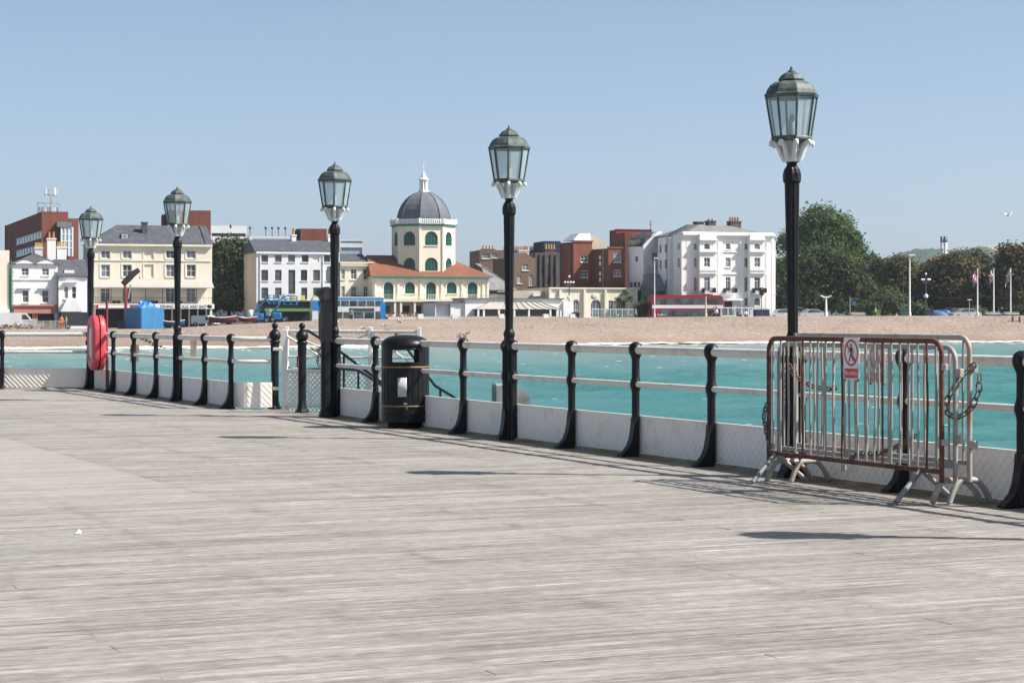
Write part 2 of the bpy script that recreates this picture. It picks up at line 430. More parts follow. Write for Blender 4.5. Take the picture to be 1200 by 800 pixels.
# rounded return panel and short rails to the gate post
g = MB()
path = [(-.05,2.92),(-.052,3.12),(-.06,3.20),(-.085,3.25),(-.13,3.275),(-.20,3.285),(-.485,3.315)]
for (xa, ya), (xb, yb) in zip(path[:-1], path[1:]):
    n_ = Vector((yb-ya, -(xb-xa))).normalized()*.012
    if n_.y < 0: n_ = -n_
    g.add([(xa,ya,.03),(xb,yb,.03),(xb,yb,.384),(xa,ya,.384),(xa-n_.x,ya-n_.y,.03),(xb-n_.x,yb-n_.y,.03),(xb-n_.x,yb-n_.y,.384),(xa-n_.x,ya-n_.y,.384)], [(0,1,2,3),(4,7,6,5),(3,2,6,7),(0,4,5,1)])
po = g.build('kick_panel', M['panel'], rf)
q = MB(); relief(q, -.48, -.14, .05, .37, 0); 
q.v = [(y, 3.286+x - (y+.20)*.105, z) for (x,y,z) in q.v]
q.build('diamond_relief', M['panel'], po)
for nm, r, z in (('top_rail',.0385,1.0),('middle_rail',.0265,.677)):
    MB().tube([(0,2.9,z),(-.06,3.06,z),(-.22,3.17,z),(-.54,3.25,z)], r, 14).build(nm, M['rail'], rf)
re_ = empty('pier_railing', L5, R(-90)); tag(re_, 'sunlit white railing across the left end, facing the camera', 'railing', 'pier railings')
run_split(re_, -6.2, -.06, [-1.62,-3.02,-4.42,-5.82], [])

# ------------------------------------------------------------------ lamp posts
def lamp_proto():
    root = empty('lamp_post'); ir = M['iron']
    m = MB()                                   # pedestal with a rail boss
    m.bevbox(-.062,-.068,0,.11,.068,.025,.006)
    m.lathe([(.062,.02),(.060,1.06),(.050,1.10)], 16, (0,0))
    for k in range(8):
        a = 2*math.pi*(k+.5)/8; m.tube([(.064*math.cos(a),.064*math.sin(a),.30),(.064*math.cos(a),.064*math.sin(a),1.0)], .010, 6)
    m.prism([(.0,.0),(.135,.0),(.130,.03),(.105,.06),(.088,.11),(.074,.2),(.066,.32),(0,.34)], lambda x,z: (x,-.05,z), lambda x,z: (x,.05,z))
    m.bevbox(-.05,-.155,0,.02,-.05,1.0,.012); m.bevbox(-.05,.05,0,.02,.12,1.0,.012)
    m.lathe([(.0,.93),(.05,.94),(.066,.975),(.068,1.0),(.06,1.03),(.04,1.06),(0,1.07)], 14, (-.012,-.115))
    m.lathe([(.0,.93),(.05,.94),(.062,.975),(.064,1.0),(.056,1.03),(.04,1.06),(0,1.07)], 14, (-.012,.09))
    m.lathe([(.045,.62),(.055,.655),(.056,.677),(.055,.70),(.045,.735)], 14, (-.012,-.115)); m.lathe([(.045,.62),(.055,.655),(.056,.677),(.055,.70),(.045,.735)], 14, (-.012,.09))
    m.build('pedestal', ir, root)
    m = MB()                                   # fluted shaft, a little thicker at the top
    m.lathe([(.052,1.08),(.056,1.10),(.062,1.12),(.062,1.14),(.052,1.16),(.044,1.18)], 20)
    nf = 40; prof = []
    for r, z in ((.042,1.17),(.044,1.4),(.052,1.9),(.0600,2.38),(.061,2.42)): prof.append((r,z))
    vs = []; fs = []
    for r, z in prof:
        for i in range(nf):
            a = 2*math.pi*i/nf; rr = r*(1.0 if i % 4 < 2 else .91)
            vs.append((rr*math.cos(a), rr*math.sin(a), z))
    for j in range(len(prof)-1):
        for i in range(nf): fs.append((j*nf+i, j*nf+(i+1)%nf, (j+1)*nf+(i+1)%nf, (j+1)*nf+i))
    m.add(vs, fs); m.build('shaft', ir, root)
    m = MB(); prof = [(.061,2.40),(.073,2.415),(.0745,2.45),(.074,2.48),(.064,2.515),(.046,2.54),(.040,2.56),(.052,2.575),(.054,2.59)]
    nf = 32; vs = []; fs = []
    for j, (r, z) in enumerate(prof):
        for i in range(nf):
            a = 2*math.pi*i/nf; rr = r*(1.0 if (i % 4 < 2 or j in (0,1,8)) else .92); vs.append((rr*math.cos(a), rr*math.sin(a), z))
    for j in range(len(prof)-1):
        for i in range(nf): fs.append((j*nf+i, j*nf+(i+1)%nf, (j+1)*nf+(i+1)%nf, (j+1)*nf+i))
    m.add(vs, fs); m.build('collar', ir, root)
    m = MB(); m.lathe([(.060,2.575),(.072,2.59),(.074,2.62),(.066,2.655),(.058,2.70),(.064,2.752),(.0,2.752)], 8, rot=R(22.5), smooth=False)
    m.build('crown_cup', M['crownwhite'], root)
    m2 = MB()
    for k in range(8):                          # eight scrolled arms
        a = 2*math.pi*(k+.5)/8; c, s_ = math.cos(a), math.sin(a)
        path = [(.066,2.585),(.085,2.63),(.105,2.685),(.132,2.725),(.158,2.742),(.172,2.732),(.176,2.712),(.168,2.702)]
        m2.tube([(r*c, r*s_, z) for r, z in path], [.018,.020,.021,.021,.020,.018,.016,.010], 8)
    m2.build('crown_arms', M['crownwhite'], root)
    # lantern: octagonal frame, eight panes
    rb, rt, zb, zt = .158, .212, 2.782, 3.108
    lf = MB()
    lf.lathe([(.0,2.748),(.165,2.748),(.172,2.756),(.172,2.770),(.163,2.784),(.148,2.784),(.148,2.764),(.0,2.764)], 8, rot=R(22.5), smooth=False, cap=False)
    lf.lathe([(.205,3.095),(.222,3.10),(.226,3.115),(.20,3.115),(.20,3.095)], 8, rot=R(22.5), smooth=False, cap=False)
    for k in range(8):
        a = R(22.5)+2*math.pi*k/8; c, s_ = math.cos(a), math.sin(a)
        lf.tube([(rb*c, rb*s_, zb-.01),(rt*c, rt*s_, zt)], .010, 6)
    lf = lf.build('lantern_frame', M['patina'], root)
    for k in range(8):
        a0 = R(22.5)+2*math.pi*k/8; a1 = a0+2*math.pi/8
        MB().add([(rb*.985*math.cos(a0), rb*.985*math.sin(a0), zb),(rb*.985*math.cos(a1), rb*.985*math.sin(a1), zb),(rt*.985*math.cos(a1), rt*.985*math.sin(a1), zt),(rt*.985*math.cos(a0), rt*.985*math.sin(a0), zt)], [(0,1,2,3)]).build('pane', M['lampglass'], lf)
    MB().lathe([(.02,2.765),(.028,2.80),(.026,2.90),(.018,2.96),(.0,2.97)], 10).build('bulb', M['bulb'], lf)
    m = MB(); m.lathe([(.19,3.105),(.226,3.112),(.229,3.122),(.214,3.132),(.205,3.16),(.178,3.20),(.142,3.225),(.10,3.235),(.07,3.24)], 8, rot=R(22.5), smooth=False)
    m.lathe([(.07,3.236),(.108,3.240),(.110,3.250),(.100,3.262),(.082,3.285),(.055,3.303),(.03,3.310)], 8, rot=R(22.5), smooth=False)
    m.build('lantern_roof', M['patina'], root)
    MB().lathe([(.03,3.305),(.034,3.315),(.020,3.326),(.010,3.335),(.014,3.342),(.0,3.362)], 10).build('finial', M['patina'], root)
    return root
lp = lamp_proto()
lamp_labels = ['black lamp post just outside the right edge, casting the long shadow across the foreground deck',
  'tallest black lamp post, standing behind the rusty crowd barriers', 'black lamp post between the litter bin and the barriers',
  'black lamp post beside the gate, with a small white box on its shaft', 'black lamp post in the farther railing, in front of the blue container',
  'black lamp post at the railing corner behind the red lifebuoy case']
spots = [RP(s,0) for s in lamps_s]+[L4, L5]
for i, p in enumerate(spots):
    o = lp if i == 0 else copy_tree(lp)
    o.location = p; o.rotation_euler = (R((0,.25,-.2,.2,-.15,.1)[i]), R((0,.2,.1,-.2,.1,-.2)[i]), PHI+R((0,3,-4,1,-2,5)[i]))
    tag(o, lamp_labels[i], 'lamp post', 'lamp posts along the railing')
    if i == 3:
        b = MB(); b.bevbox(-.05,-.175,1.76,.05,-.07,1.985,.01); b.build('junction_box', mat('light_grey_box', (.55,.56,.58), .5), o)
# ------------------------------------------------------------------ gate posts, gate, landing
def gate_post(s, label, rz=0, hasp=False):
    root = empty('gate_post', RP(s,0), PHI+rz); tag(root, label, 'post', 'ball-topped gate posts')
    m = MB(); m.lathe([(.10,0),(.10,.02),(.075,.05),(.062,.10),(.056,.16),(.056,.80)], 8, rot=R(22.5), smooth=False)
    m.lathe([(.056,.78),(.062,.84),(.066,.95)], 12); m.build('shaft', M['iron'], root)
    m = MB(); m.lathe([(.06,.94),(.075,.95),(.078,.97),(.060,.985)], 14); m.ball((0,0,1.05), .086, 14, 10)
    m.lathe([(.03,1.12),(.036,1.135),(.028,1.15)], 12); m.ball((0,0,1.19), .046, 12, 8); m.build('ball_finial', M['iron'], root)
    if hasp: MB().bevbox(.05,-.03,.62,.07,.03,.78,.006).build('latch_plate', M['chain'], root)
    return root
gate_post(8.15, 'ball-topped black gate post hung with the white gate')
gate_post(6.93, 'ball-topped black gate post with a rusty latch plate', 0, True)
def lattice(m, A, B, z0, z1, pitch=.075, w=.009):
    """open diamond mesh between two plan points"""
    A = Vector(A); B = Vector(B); L = (B-A).length; u = (B-A)/L
    for sgn in (1,-1):
        c = -(z1-z0)-.5
        while c < L+(z1-z0)+.5:
            za, zb = 0.0, z1-z0; ya, yb = c+(0 if sgn > 0 else zb), c+(zb if sgn > 0 else 0)
            pa, pb = (ya, 0.0), (yb, zb)
            if not (max(ya,yb) <= 0 or min(ya,yb) >= L):
                def clip(y): return (y-ya)/(yb-ya)
                t0, t1 = 0.0, 1.0
                for lim in (0, L):
                    t = clip(lim)
                    if 0 < t < 1:
                        inside_first = 0 <= ya <= L
                        if inside_first: t1 = min(t1, t)
                        else: t0 = max(t0, t)
                if t1-t0 > .05:
                    P = [A+u*(ya+(yb-ya)*t)+Vector((0,0,z0+zb*t)) for t in (t0,t1)]
                    m.tube(P, w, 4, cap=False, smooth=False)
            c += pitch
def Gp(px, Y): return Vector(((px-600)/F*Y, Y, 0))
# white gate leaf, standing open
gA = Gp(334, 29.1); gB = Gp(394, 28.9)
gate = empty('pier_gate', gA); tag(gate, 'white open gate with diamond mesh, hung on the left gate post', 'gate')
d = gB-gA
m = MB(); m.bevbox(-.045,-.02,.04,.04,.02,1.14,.006); m.build('gate_stile', M['white'], gate)
m = MB(); m.tube([(0,0,.06),d+Vector((0,0,.06))], .024, 8); m.build('bottom_bar', M['white'], gate)
m = MB(); m.tube([(0,0,.555),d+Vector((0,0,.555))], .022, 8); m.build('middle_bar', M['white'], gate)
m = MB(); lattice(m, (0,0,0), d, .06, .555); m.build('diamond_mesh', M['white'], gate)
m = MB(); m.tube([(0,0,1.06),d+Vector((0,0,.62))], .016, 6); m.build('brace', M['white'], gate)
for z in (.86,.30): MB().bevbox(-.17,-.025,z-.022,-.03,.025,z+.022,.006).build('hinge', M['white'], gate)
# white fence of the lower landing
lA = Gp(336, 30.6); lB = Gp(434, 29.8); lC = Gp(491, 29.3)
lf = empty('landing_fence', lA); tag(lf, 'white braced fence round the landing stage beyond the gate', 'fence')
P0, P1, P2 = Vector((0,0,0)), lB-lA, lC-lA
for a, b in ((P0,P1),(P1,P2)):
    MB().tube([a+Vector((0,0,1.10)),b+Vector((0,0,1.10))], .024, 8).build('top_rail', M['white'], lf)
    MB().tube([a+Vector((0,0,.72)),b+Vector((0,0,.72))], .018, 8).build('middle_rail', M['white'], lf)
    MB().tube([a+Vector((0,0,1.08)),b+Vector((0,0,.56))], .014, 6).build('brace', M['white'], lf)
    MB().tube([a+Vector((0,0,.56)),b+Vector((0,0,1.08))], .014, 6).build('brace', M['white'], lf)
    m = MB(); lattice(m, a, b, -.1, .53); m.tube([a+Vector((0,0,.54)),b+Vector((0,0,.54))], .02, 6); m.build('diamond_mesh', M['white'], lf)
for p in (P0,P1,P2):
    MB().bevbox(p.x-.03,p.y-.03,-2.4,p.x+.03,p.y+.03,1.17,.006).build('post', M['white'], lf)
ld = MB(); pts = [Gp(330,30.8),Gp(492,29.5),RP(4.3,-.6),RP(8.2,-.35)]
ld.add([p+Vector((0,0,-.55)) for p in pts]+[p+Vector((0,0,-.7)) for p in pts], [(0,1,2,3),(4,7,6,5),(0,4,5,1),(1,5,6,2),(2,6,7,3),(3,7,4,0)])
ld = ld.build('landing_stage', M['timber_dark']); tag(ld, 'dark timber landing stage below the gate', 'landing', kind='structure')
# black stair handrails leading down
def handrail(pts, label, r=.019, posts=()):
    o = empty('stair_handrail', pts[0]); tag(o, label, 'handrail', 'black handrails of the landing steps')
    MB().tube([Vector(p)-Vector(pts[0]) for p in pts], r, 8).build('rail', M['iron'], o)
    for p in posts:
        q = Vector(p)-Vector(pts[0]); MB().tube([q, q-Vector((0,0,1.3))], .016, 8).build('post', M['iron'], o)
handrail([at(352,387,29.0),at(362,388,28.6),at(403,415,27.9),at(452,452,26.8),at(500,480,25.8)], 'upper sloping black handrail of the landing steps', posts=(at(403,415,27.9),at(470,460,26.4)))
handrail([at(338,433,29.3),at(405,432,29.0),at(420,434,28.7),at(470,465,27.5),at(520,500,26.3)], 'middle sloping black handrail of the landing steps', posts=(at(420,434,28.7),))
handrail([at(452,387,30.0),at(462,389,29.7),at(510,452,27.6),at(530,464,27.2),at(560,486,26.4)], 'lower black handrail showing right of the litter bin', posts=(at(516,456,27.5),))
# viewer/telescope-like hooded box beside the lamp
tb = empty('hooded_box', RP(5.5,.155), PHI); tag(tb, 'tall black hooded box on a post beside the gate lamp', 'box')
MB().lathe([(.10,0),(.095,.03),(.075,.07),(.066,.12),(.066,1.02)], 8, rot=R(22.5), smooth=False).build('pillar', M['iron'], tb)
b = MB(); prof = [(-.09,.98),(.06,.98),(.095,1.03),(.10,1.10),(.10,1.40),(.085,1.44),(.11,1.50),(.09,1.53),(-.06,1.53),(-.09,1.50)]
b.prism(prof, lambda x,z: (x*.8,-.058,z), lambda x,z: (x*.8,.058,z)); b.build('box_body', M['iron'], tb)
b = MB(); prof = [(-.07,1.52),(.07,1.53),(.10,1.58),(.145,1.60),(.15,1.64),(.11,1.67),(.06,1.70),(-.02,1.71),(-.07,1.68)]
b.prism(prof, lambda x,z: (x*.85,-.066,z), lambda x,z: (x*.85,.066,z)); b.build('hood', M['iron'], tb)
b = MB(); b.bevbox(.079,-.02,1.36,.084,.03,1.42,.002); b.build('plate', M['galv'], tb)
# chain knot hanging on the gate
# ------------------------------------------------------------------ chains
def link_mesh(L, W, r, m, n=14):
    path = []
    for k in range(n):
        a = 2*math.pi*k/n; c, s = math.cos(a), math.sin(a)
        path.append(((L/2-W/2)*(1 if c > 0 else -1)*(1 if abs(c) > .15 else 0)+W/2*c, W/2*s, 0))
    return MB().tube(path, r, 6, closed=True).mesh('link', m)
def chain(pts, label, L=.05, W=.032, r=.0045, m='chain', group='chains on the barriers'):
    pts = [Vector(p) for p in pts]; root = empty('chain', pts[0]); tag(root, label, 'chain', group)
    me = link_mesh(L, W, r, M[m]); step = L-2.6*r
    seg = [(pts[i+1]-pts[i]).length for i in range(len(pts)-1)]; tot = sum(seg); n = max(2, int(tot/step))
    def P(t):
        for i, l in enumerate(seg):
            if t <= l or i == len(seg)-1: return pts[i].lerp(pts[i+1], min(t/l, 1.0))
            t -= l
    for k in range(n):
        a, b = P(k*step), P((k+1)*step)
        t = (b-a).normalized() if (b-a).length > 1e-6 else Vector((0,0,-1))
        side = t.orthogonal().normalized()
        if k % 2: side = t.cross(side)
        nn = t.cross(side); mt = Matrix((t, side, nn)).transposed().to_4x4(); mt.translation = (a+b)/2-pts[0]
        o = link('link', me, root); o.matrix_local = mt
    return root
g0 = at(372, 409, 28.7)
chain([g0, g0+Vector((.03,0,-.07)), g0+Vector((.0,0,-.16)), g0+Vector((.02,0,-.24))], 'rusty chain and padlock hanging on the white gate', .06,.04,.007, 'chain_steel', 'chains')
chain([g0+Vector((-.10,0,.02)), g0+Vector((-.02,0,-.03)), g0+Vector((.06,0,.03)), g0+Vector((.10,0,-.06))], 'light tangle of chain over the white gate', .06,.04,.009, 'galv', 'chains')

# ------------------------------------------------------------------ crowd barriers
BS0, BS1 = -8.27, -6.0
def round_frame(L, h, z0, r=.10, n=6):
    p = [(0, z0)]
    for k in range(n+1):
        a = math.pi-math.pi/2*k/n; p.append((r+r*math.cos(a), h-r+r*math.sin(a)))
    for k in range(n+1):
        a = math.pi/2-math.pi/2*k/n; p.append((L-r+r*math.cos(a), h-r+r*math.sin(a)))
    p.append((L, z0)); return p
def barrier(q, label, h, fm, bm, nb, foot, m_low, rr=.019, lift=0, s0=BS0, s1=BS1, tilt=0, zbar=.235):
    """local x = along, from the right-hand (near) end to the left; local y = towards the sea"""
    root = empty('crowd_barrier', RP(s0,q,lift), math.atan2(DY, DX)+tilt); tag(root, label, 'barrier', 'crowd barriers by the railing')
    L = s1-s0
    def T(x, z, y=0): return (x, y, z)
    MB().tube([T(x,z) for x, z in round_frame(L, h, m_low)], rr, 10).build('frame', fm, root)
    MB().tube([T(0,zbar),T(L,zbar)], rr*.95, 10).build('bottom_bar', fm, root)
    for k in range(nb):
        x = .07+(L-.14)*k/(nb-1); b = random.uniform(-.007,.007); b2 = random.uniform(-.004,.004)
        MB().tube([T(x,zbar,b2),T(x+b,(h+zbar)/2+random.uniform(-.1,.2),b),T(x,h-.005,0)], .0085, 7).build('bar', bm[1] if (k*7+3) % 5 == 0 else bm[0], root)
    for xf in foot['x']:
        f = MB(); sf = foot['front']; sb = foot['back']; zt = foot['z']
        if foot['type'] == 'A':
            f.tube([T(xf,zt),T(xf-.02,zt*.55,-sf*.5),T(xf-.04,.02,-sf)], .019, 8)
            f.tube([T(xf,zt),T(xf-.02,zt*.55,sb*.5),T(xf-.04,.02,sb)], .019, 8)
        else:
            f.tube([T(xf,.015,-sf),T(xf,zt*.55,-sf*.78),T(xf,zt*.9,-sf*.52),T(xf,zt,-sf*.3),T(xf,zt,sb*.3),T(xf,zt*.9,sb*.52),T(xf,zt*.55,sb*.78),T(xf,.015,sb)], .021, 10)
        f.build('foot', foot['m'], root)
    return root
steel = mat('grey_barrier_foot', (.26,.27,.28), .5, metal=.3, var=.15, col2=(.34,.33,.31), scale=10)
bA = barrier(.45, 'front crowd barrier with a rusty brown frame', 1.14, M['rust'], (M['galv'], M['rust']), 21, dict(x=(.24,2.16), front=.25, back=.24, z=.235, type='A', m=steel), .16)
bB = barrier(.335, 'middle grey crowd barrier behind the rusty one', 1.095, M['galv'], (M['galv2'], M['galv']), 16, dict(x=(.05,2.2), front=.26, back=.16, z=.17, type='arch', m=M['galv2']), .16, zbar=.27, tilt=R(.5))
bC = barrier(.215, 'rearmost grey crowd barrier nearest the railing', 1.165, M['galv2'], (M['galv'], M['galv2']), 8, dict(x=(.03,2.1), front=.20, back=.15, z=.17, type='arch', m=M['galv2']), .16, zbar=.29, tilt=R(-.4))
for root, zz, y in ((bC,.95,.0),(bC,.42,0),(bB,.92,.0),(bB,.46,0)):
    MB().bevbox(-.075,y-.018,zz-.03,-.015,y+.018,zz+.03,.004).build('hook_lug', M['galv2'], root)
for zz in (.96,.44): MB().bevbox(-.06,-.016,zz-.022,-.012,.016,zz+.022,.004).build('hook_lug', M['galv'], bA)

# no-entry signs
def no_entry(root_loc, rz, label, faded=False, W=.20, H=.31):
    wm, rm, km = (M['signwhite_faded'], M['signred_faded'], M['signred_faded']) if faded else (M['signwhite'], M['signred'], M['signblack'])
    root = empty('no_entry_sign', root_loc, rz); tag(root, label, 'sign', 'no entry signs')
    MB().bevbox(-W/2,-.003,0,W/2,.003,H,.0015).build('plate', wm, root)
    y = -.0042; cx, cz, ro, ri = 0, H*.64, W*.455, W*.375
    ez = 1.10                                        # tall oval ring as printed
    m = MB(); vs = []; fs = []; n = 40
    for k in range(n):
        a = 2*math.pi*k/n; vs += [(cx+ro*math.cos(a), y, cz+ro*ez*math.sin(a)), (cx+ri*math.cos(a), y, cz+ri*ez*math.sin(a))]
    for k in range(n):
        j = (k+1) % n; fs.append((2*k, 2*j, 2*j+1, 2*k+1))
    m.add(vs, fs)
    t = .7; a = math.radians(135); p0 = Vector((ri*math.cos(a)*1.04, 0, ri*ez*math.sin(a)*1.04)); p1 = -p0; nn = Vector((.72,0,.69))*W*.042
    m.add([tuple(Vector((cx,y-.0016,cz))+v) for v in (p0+nn,p1+nn,p1-nn,p0-nn)], [(0,1,2,3)])
    m.build('ring', rm, root)
    k = W*.335; e = ez*.95
    P = lambda pts: [(cx+x*k, y-.0006-.0, cz+z*k*e) for x, z in pts]
    m = MB(); n = 12
    m.add([(cx+.02*k+.15*k*math.cos(2*math.pi*i/n), y-.0007, cz+.80*k*e+.15*k*1.3*math.sin(2*math.pi*i/n)) for i in range(n)], [tuple(range(n))])
    for i, poly in enumerate([[(-.17,.58),(.22,.58),(.18,-.12),(-.16,-.12)], [(-.17,.58),(-.10,.40),(-.46,.0),(-.56,.06)], [(.22,.58),(.14,.42),(.42,.12),(.36,-.06),(.52,-.0),(.54,.16)], [(-.16,-.12),(.05,-.12),(-.10,-.5),(-.36,-.98),(-.52,-.92),(-.30,-.48)], [(-.02,-.12),(.18,-.12),(.30,-.5),(.52,-.86),(.40,-.96),(.14,-.52)]]):
        m.add([(x, yy-.00012*i, z) for x, yy, z in P(poly)], [tuple(range(len(poly)))])
    m.build('walking_figure', km, root)
    MB().bevbox(-W*.44,y-.0012,H*.035,W*.44,y+.001,H*.265,.0005).build('red_panel', rm, root)
    me = text_mesh('lettering', 'No entry', H*.115, wm, .0004)
    o = link('lettering', me, root, (0, y-.002, H*.11)); o.rotation_euler = (R(90),0,0); o.scale = (W*.80/ max(v.co.x for v in me.vertices)/2, 1.45, 1)
    for x in (-W*.42, W*.42): MB().bevbox(x-.006,-.008,-.012,x+.006,.006,.004,.002).build('fixing_clip', M['signblack'], root)
    return root
face = math.atan2(-DY, -DX)                          # local +x towards the camera's right along the barrier
# sign faces the deck
sA = RP(-7.20, .475, .845); no_entry(sA, face, 'bright red and white no entry sign on the rusty front barrier')
sC = RP(-7.19, .242, .815); no_entry(sC, face, 'faded grey-pink no entry sign on the rearmost barrier', True)
# chains on the barriers
chain([RP(-8.34,.22,.98),RP(-8.30,.30,.90),RP(-8.24,.38,.74),RP(-8.22,.40,.66),RP(-8.27,.33,.60),RP(-8.33,.25,.66),RP(-8.36,.20,.80),RP(-8.35,.19,.95)], 'large rusty chain looped over the right ends of the barriers', .072,.044,.0052)
chain([RP(-5.98,.46,.62),RP(-5.95,.47,.52),RP(-5.99,.47,.40),RP(-6.03,.47,.32),RP(-6.06,.46,.27)], 'dark chain hanging at the left end of the rusty barrier', .045,.03,.0055, 'chain_steel')
chain([RP(-6.1,.32,.93),RP(-6.12,.30,.85),RP(-6.2,.18,.76),RP(-6.3,.08,.74),RP(-6.4,.07,.76)], 'rusty chain wrapped from barrier to lamp post', .05,.034,.006)
chain([RP(-7.1,.43,.24),RP(-7.2,.42,.30),RP(-7.3,.36,.30),RP(-7.42,.27,.34),RP(-7.5,.20,.40),RP(-7.58,.14,.46)], 'dull steel chain lying along the bottom bars of the barriers', .045,.03,.0058, 'chain_steel')
pk = empty('padlock', RP(-7.06,.45,.16), face); tag(pk, 'small grey padlock on the bottom bar of the rusty barrier', 'padlock')
MB().bevbox(-.025,-.012,0,.025,.012,.045,.005).build('body', M['galv'], pk)
MB().tube([(-.015,0,.04),(-.016,0,.07),(0,0,.085),(.016,0,.07),(.015,0,.04)], .005, 6).build('shackle', M['galv'], pk)

# ------------------------------------------------------------------ litter bin
bc = Gp(475, 24.35)
bn = empty('litter_bin', bc, R(3)); tag(bn, 'black cylindrical litter bin with gold bands and domed lid', 'bin')
def bin_shell():
    m = MB(); n = 96; zs = [.075,.09,.17,.178,.20,.262,.27,.70,.708,.745,.765,.93,.96]; r0 = .285
    def rad(z, i):
        if .27 < z < .705 and (66 <= i % n <= 95 or 0 <= i % n <= 6 or 18<=i%n<=46): return r0-(.007 if i % 3 == 0 else 0)
        return r0-(.006 if z < .08 else 0)
    zz = [.075,.09,.165,.172,.205,.212,.262,.268,.30,.68,.705,.712,.735,.742,.772,.928,.965]
    vs = []; fs = []
    for z in zz:
        for i in range(n):
            a = 2*math.pi*i/n; r = r0
            if .29 < z < .69 and (i % 4 == 0) and not (63 <= i <= 72): r -= .008
            if z in (.205,) : r += .0
            if z in (.172,): r += .006
            vs.append((r*math.cos(a), r*math.sin(a), z))
    for j in range(len(zz)-1):
        for i in range(n):
            mid = (i+.5)/n*360
            hole = zz[j] >= .77 and zz[j+1] <= .93 and (abs(mid-270) < 34 or abs(mid-90) < 34)
            if not hole: fs.append((j*n+i, j*n+(i+1)%n, (j+1)*n+(i+1)%n, (j+1)*n+i))
    m.add(vs, fs, False)
    # inner chamber side walls so the openings read as a thick shell
    for sx in (-1, 1):
        for (a0, a1) in ((-34, 34),):
            x = .285*math.sin(R(34))*sx
            m.add([(x,-.285*math.cos(R(34)),.772),(x,.285*math.cos(R(34)),.772),(x,.285*math.cos(R(34)),.928),(x,-.285*math.cos(R(34)),.928)], [(0,1,2,3)])
    m.add([(-.16,-.236,.772),(.16,-.236,.772),(.16,.236,.772),(-.16,.236,.772)], [(0,1,2,3)])
    m.add([(-.16,-.236,.928),(.16,-.236,.928),(.16,.236,.928),(-.16,.236,.928)], [(0,1,2,3)])
    return m
bin_shell().build('body', M['binblack'], bn)
MB().lathe([(.285,.962),(.292,.966),(.290,.985),(.275,1.02),(.245,1.052),(.19,1.080),(.11,1.098),(.0,1.104)], 48, cap=False).build('lid', M['binblack'], bn)
MB().lathe([(.21,0),(.21,.06),(.245,.078),(.27,.08)], 40).build('plinth', M['binblack'], bn)
for z in (.262,.722): MB().lathe([(.2875,z-.0075),(.290,z-.005),(.290,z+.005),(.2875,z+.0075)], 64, cap=False).build('gold_band', M['gold'], bn)
m = MB()                                              # rounded rim of the opening
for sg in (-1,):
    path = []
    for a, z in [(-30,.768),(0,.768),(30,.768),(34,.78),(34.5,.85),(34,.92),(30,.932),(0,.932),(-30,.932),(-34,.92),(-34.5,.85),(-34,.78)]:
        path.append((.287*math.sin(R(a)), -.287*math.cos(R(a)), z))
    m.tube(path, .011, 6, closed=True)
m.build('opening_rim', M['binblack'], bn)
pn = MB(); vs = []; 
for k in range(9):
    a = R(-18+ (21)*k/8); vs += [(.289*math.sin(a), -.289*math.cos(a), .375), (.289*math.sin(a), -.289*math.cos(a), .60)]
pn.add(vs, [(2*i,2*i+2,2*i+3,2*i+1) for i in range(8)], True)
pno = pn.build('notice_panel', mat('pale_notice_panel', (.56,.56,.60), .35, var=.05), bn); sm = pno.modifiers.new('t','SOLIDIFY'); sm.thickness = .003
k = MB(); k.lathe([(.035,0),(.035,.02),(.026,.032),(.0,.034)], 14, xf=lambda p: (p[0]+.0, -.285-p[2], p[1]+.225)); k.bevbox(-.02,-.325,.14,.03,-.27,.23,.01); k.build('lock', M['binblack'], bn)
MB().bevbox(-.02,-.292,.285,.02,-.283,.30,.002).build('small_label', M['galv2'], bn)

# ------------------------------------------------------------------ lifebuoy case
lbp = Gp(113.5, 36.6); lbr = R(-158)
lb = empty('lifebuoy_case', lbp, lbr); tag(lb, 'pinkish red clamshell lifebuoy case with white ring showing, on the far railing', 'lifebuoy')
def rrect(W, H, r, n=8):
    p = []
    for cx, cz, a0 in ((W/2-r,H/2-r,0),(-W/2+r,H/2-r,90),(-W/2+r,-H/2+r,180),(W/2-r,-H/2+r,270)):
        for k in range(n+1):
            a = R(a0+90*k/n); p.append((cx+r*math.cos(a), cz+r*math.sin(a)))
    return p
def shell_half(x0, x1, front):
    """half of the clamshell; cross-section in local (y,z), thickness along x, with an oval ring opening in front"""
    m = MB(); W, H, zc = .64, .98, .86
    levels = [(x0,1.0),(x0+(x1-x0)*.55,1.0),(x0+(x1-x0)*.82,.965),(x1,.88)]
    loops = []
    for x, k in levels: loops.append([(x, y*k if k == 1 else y-(1-k)*W*.5*(1 if y > 0 else -1)*1.0, z-(1-k)*W*.5*(1 if z > 0 else -1)) for y, z in rrect(W, H, .27)])
    n = len(loops[0]); vs = []; fs = []
    for lp_ in loops: vs += [(x, y, z+zc) for x, y, z in lp_]
    for j in range(len(loops)-1):
        for i in range(n): fs.append((j*n+i, j*n+(i+1)%n, (j+1)*n+(i+1)%n, (j+1)*n+i))
    inner = [(x1, y*.62, z*.66+zc) for x, y, z in loops[-1]]; deep = [(x1-(x1-x0)*.55, y*.60, (z-zc)*.98+zc) for x, y, z in inner]
    if front:
        b = len(vs); vs += inner+deep
        last = (len(loops)-1)*n
        for i in range(n):
            fs.append((last+i, last+(i+1)%n, b+(i+1)%n, b+i)); fs.append((b+i, b+(i+1)%n, b+n+(i+1)%n, b+n+i))
        fs.append(tuple(range(b+n, b+2*n)))
    else: fs.append(tuple(range((len(loops)-1)*n, len(loops)*n)))
    m.add(vs, fs, True); return m
shell_half(.012, .125, True).build('front_shell', M['redplas'], lb)
shell_half(-.012, -.115, False).build('back_shell', M['redplas'], lb)
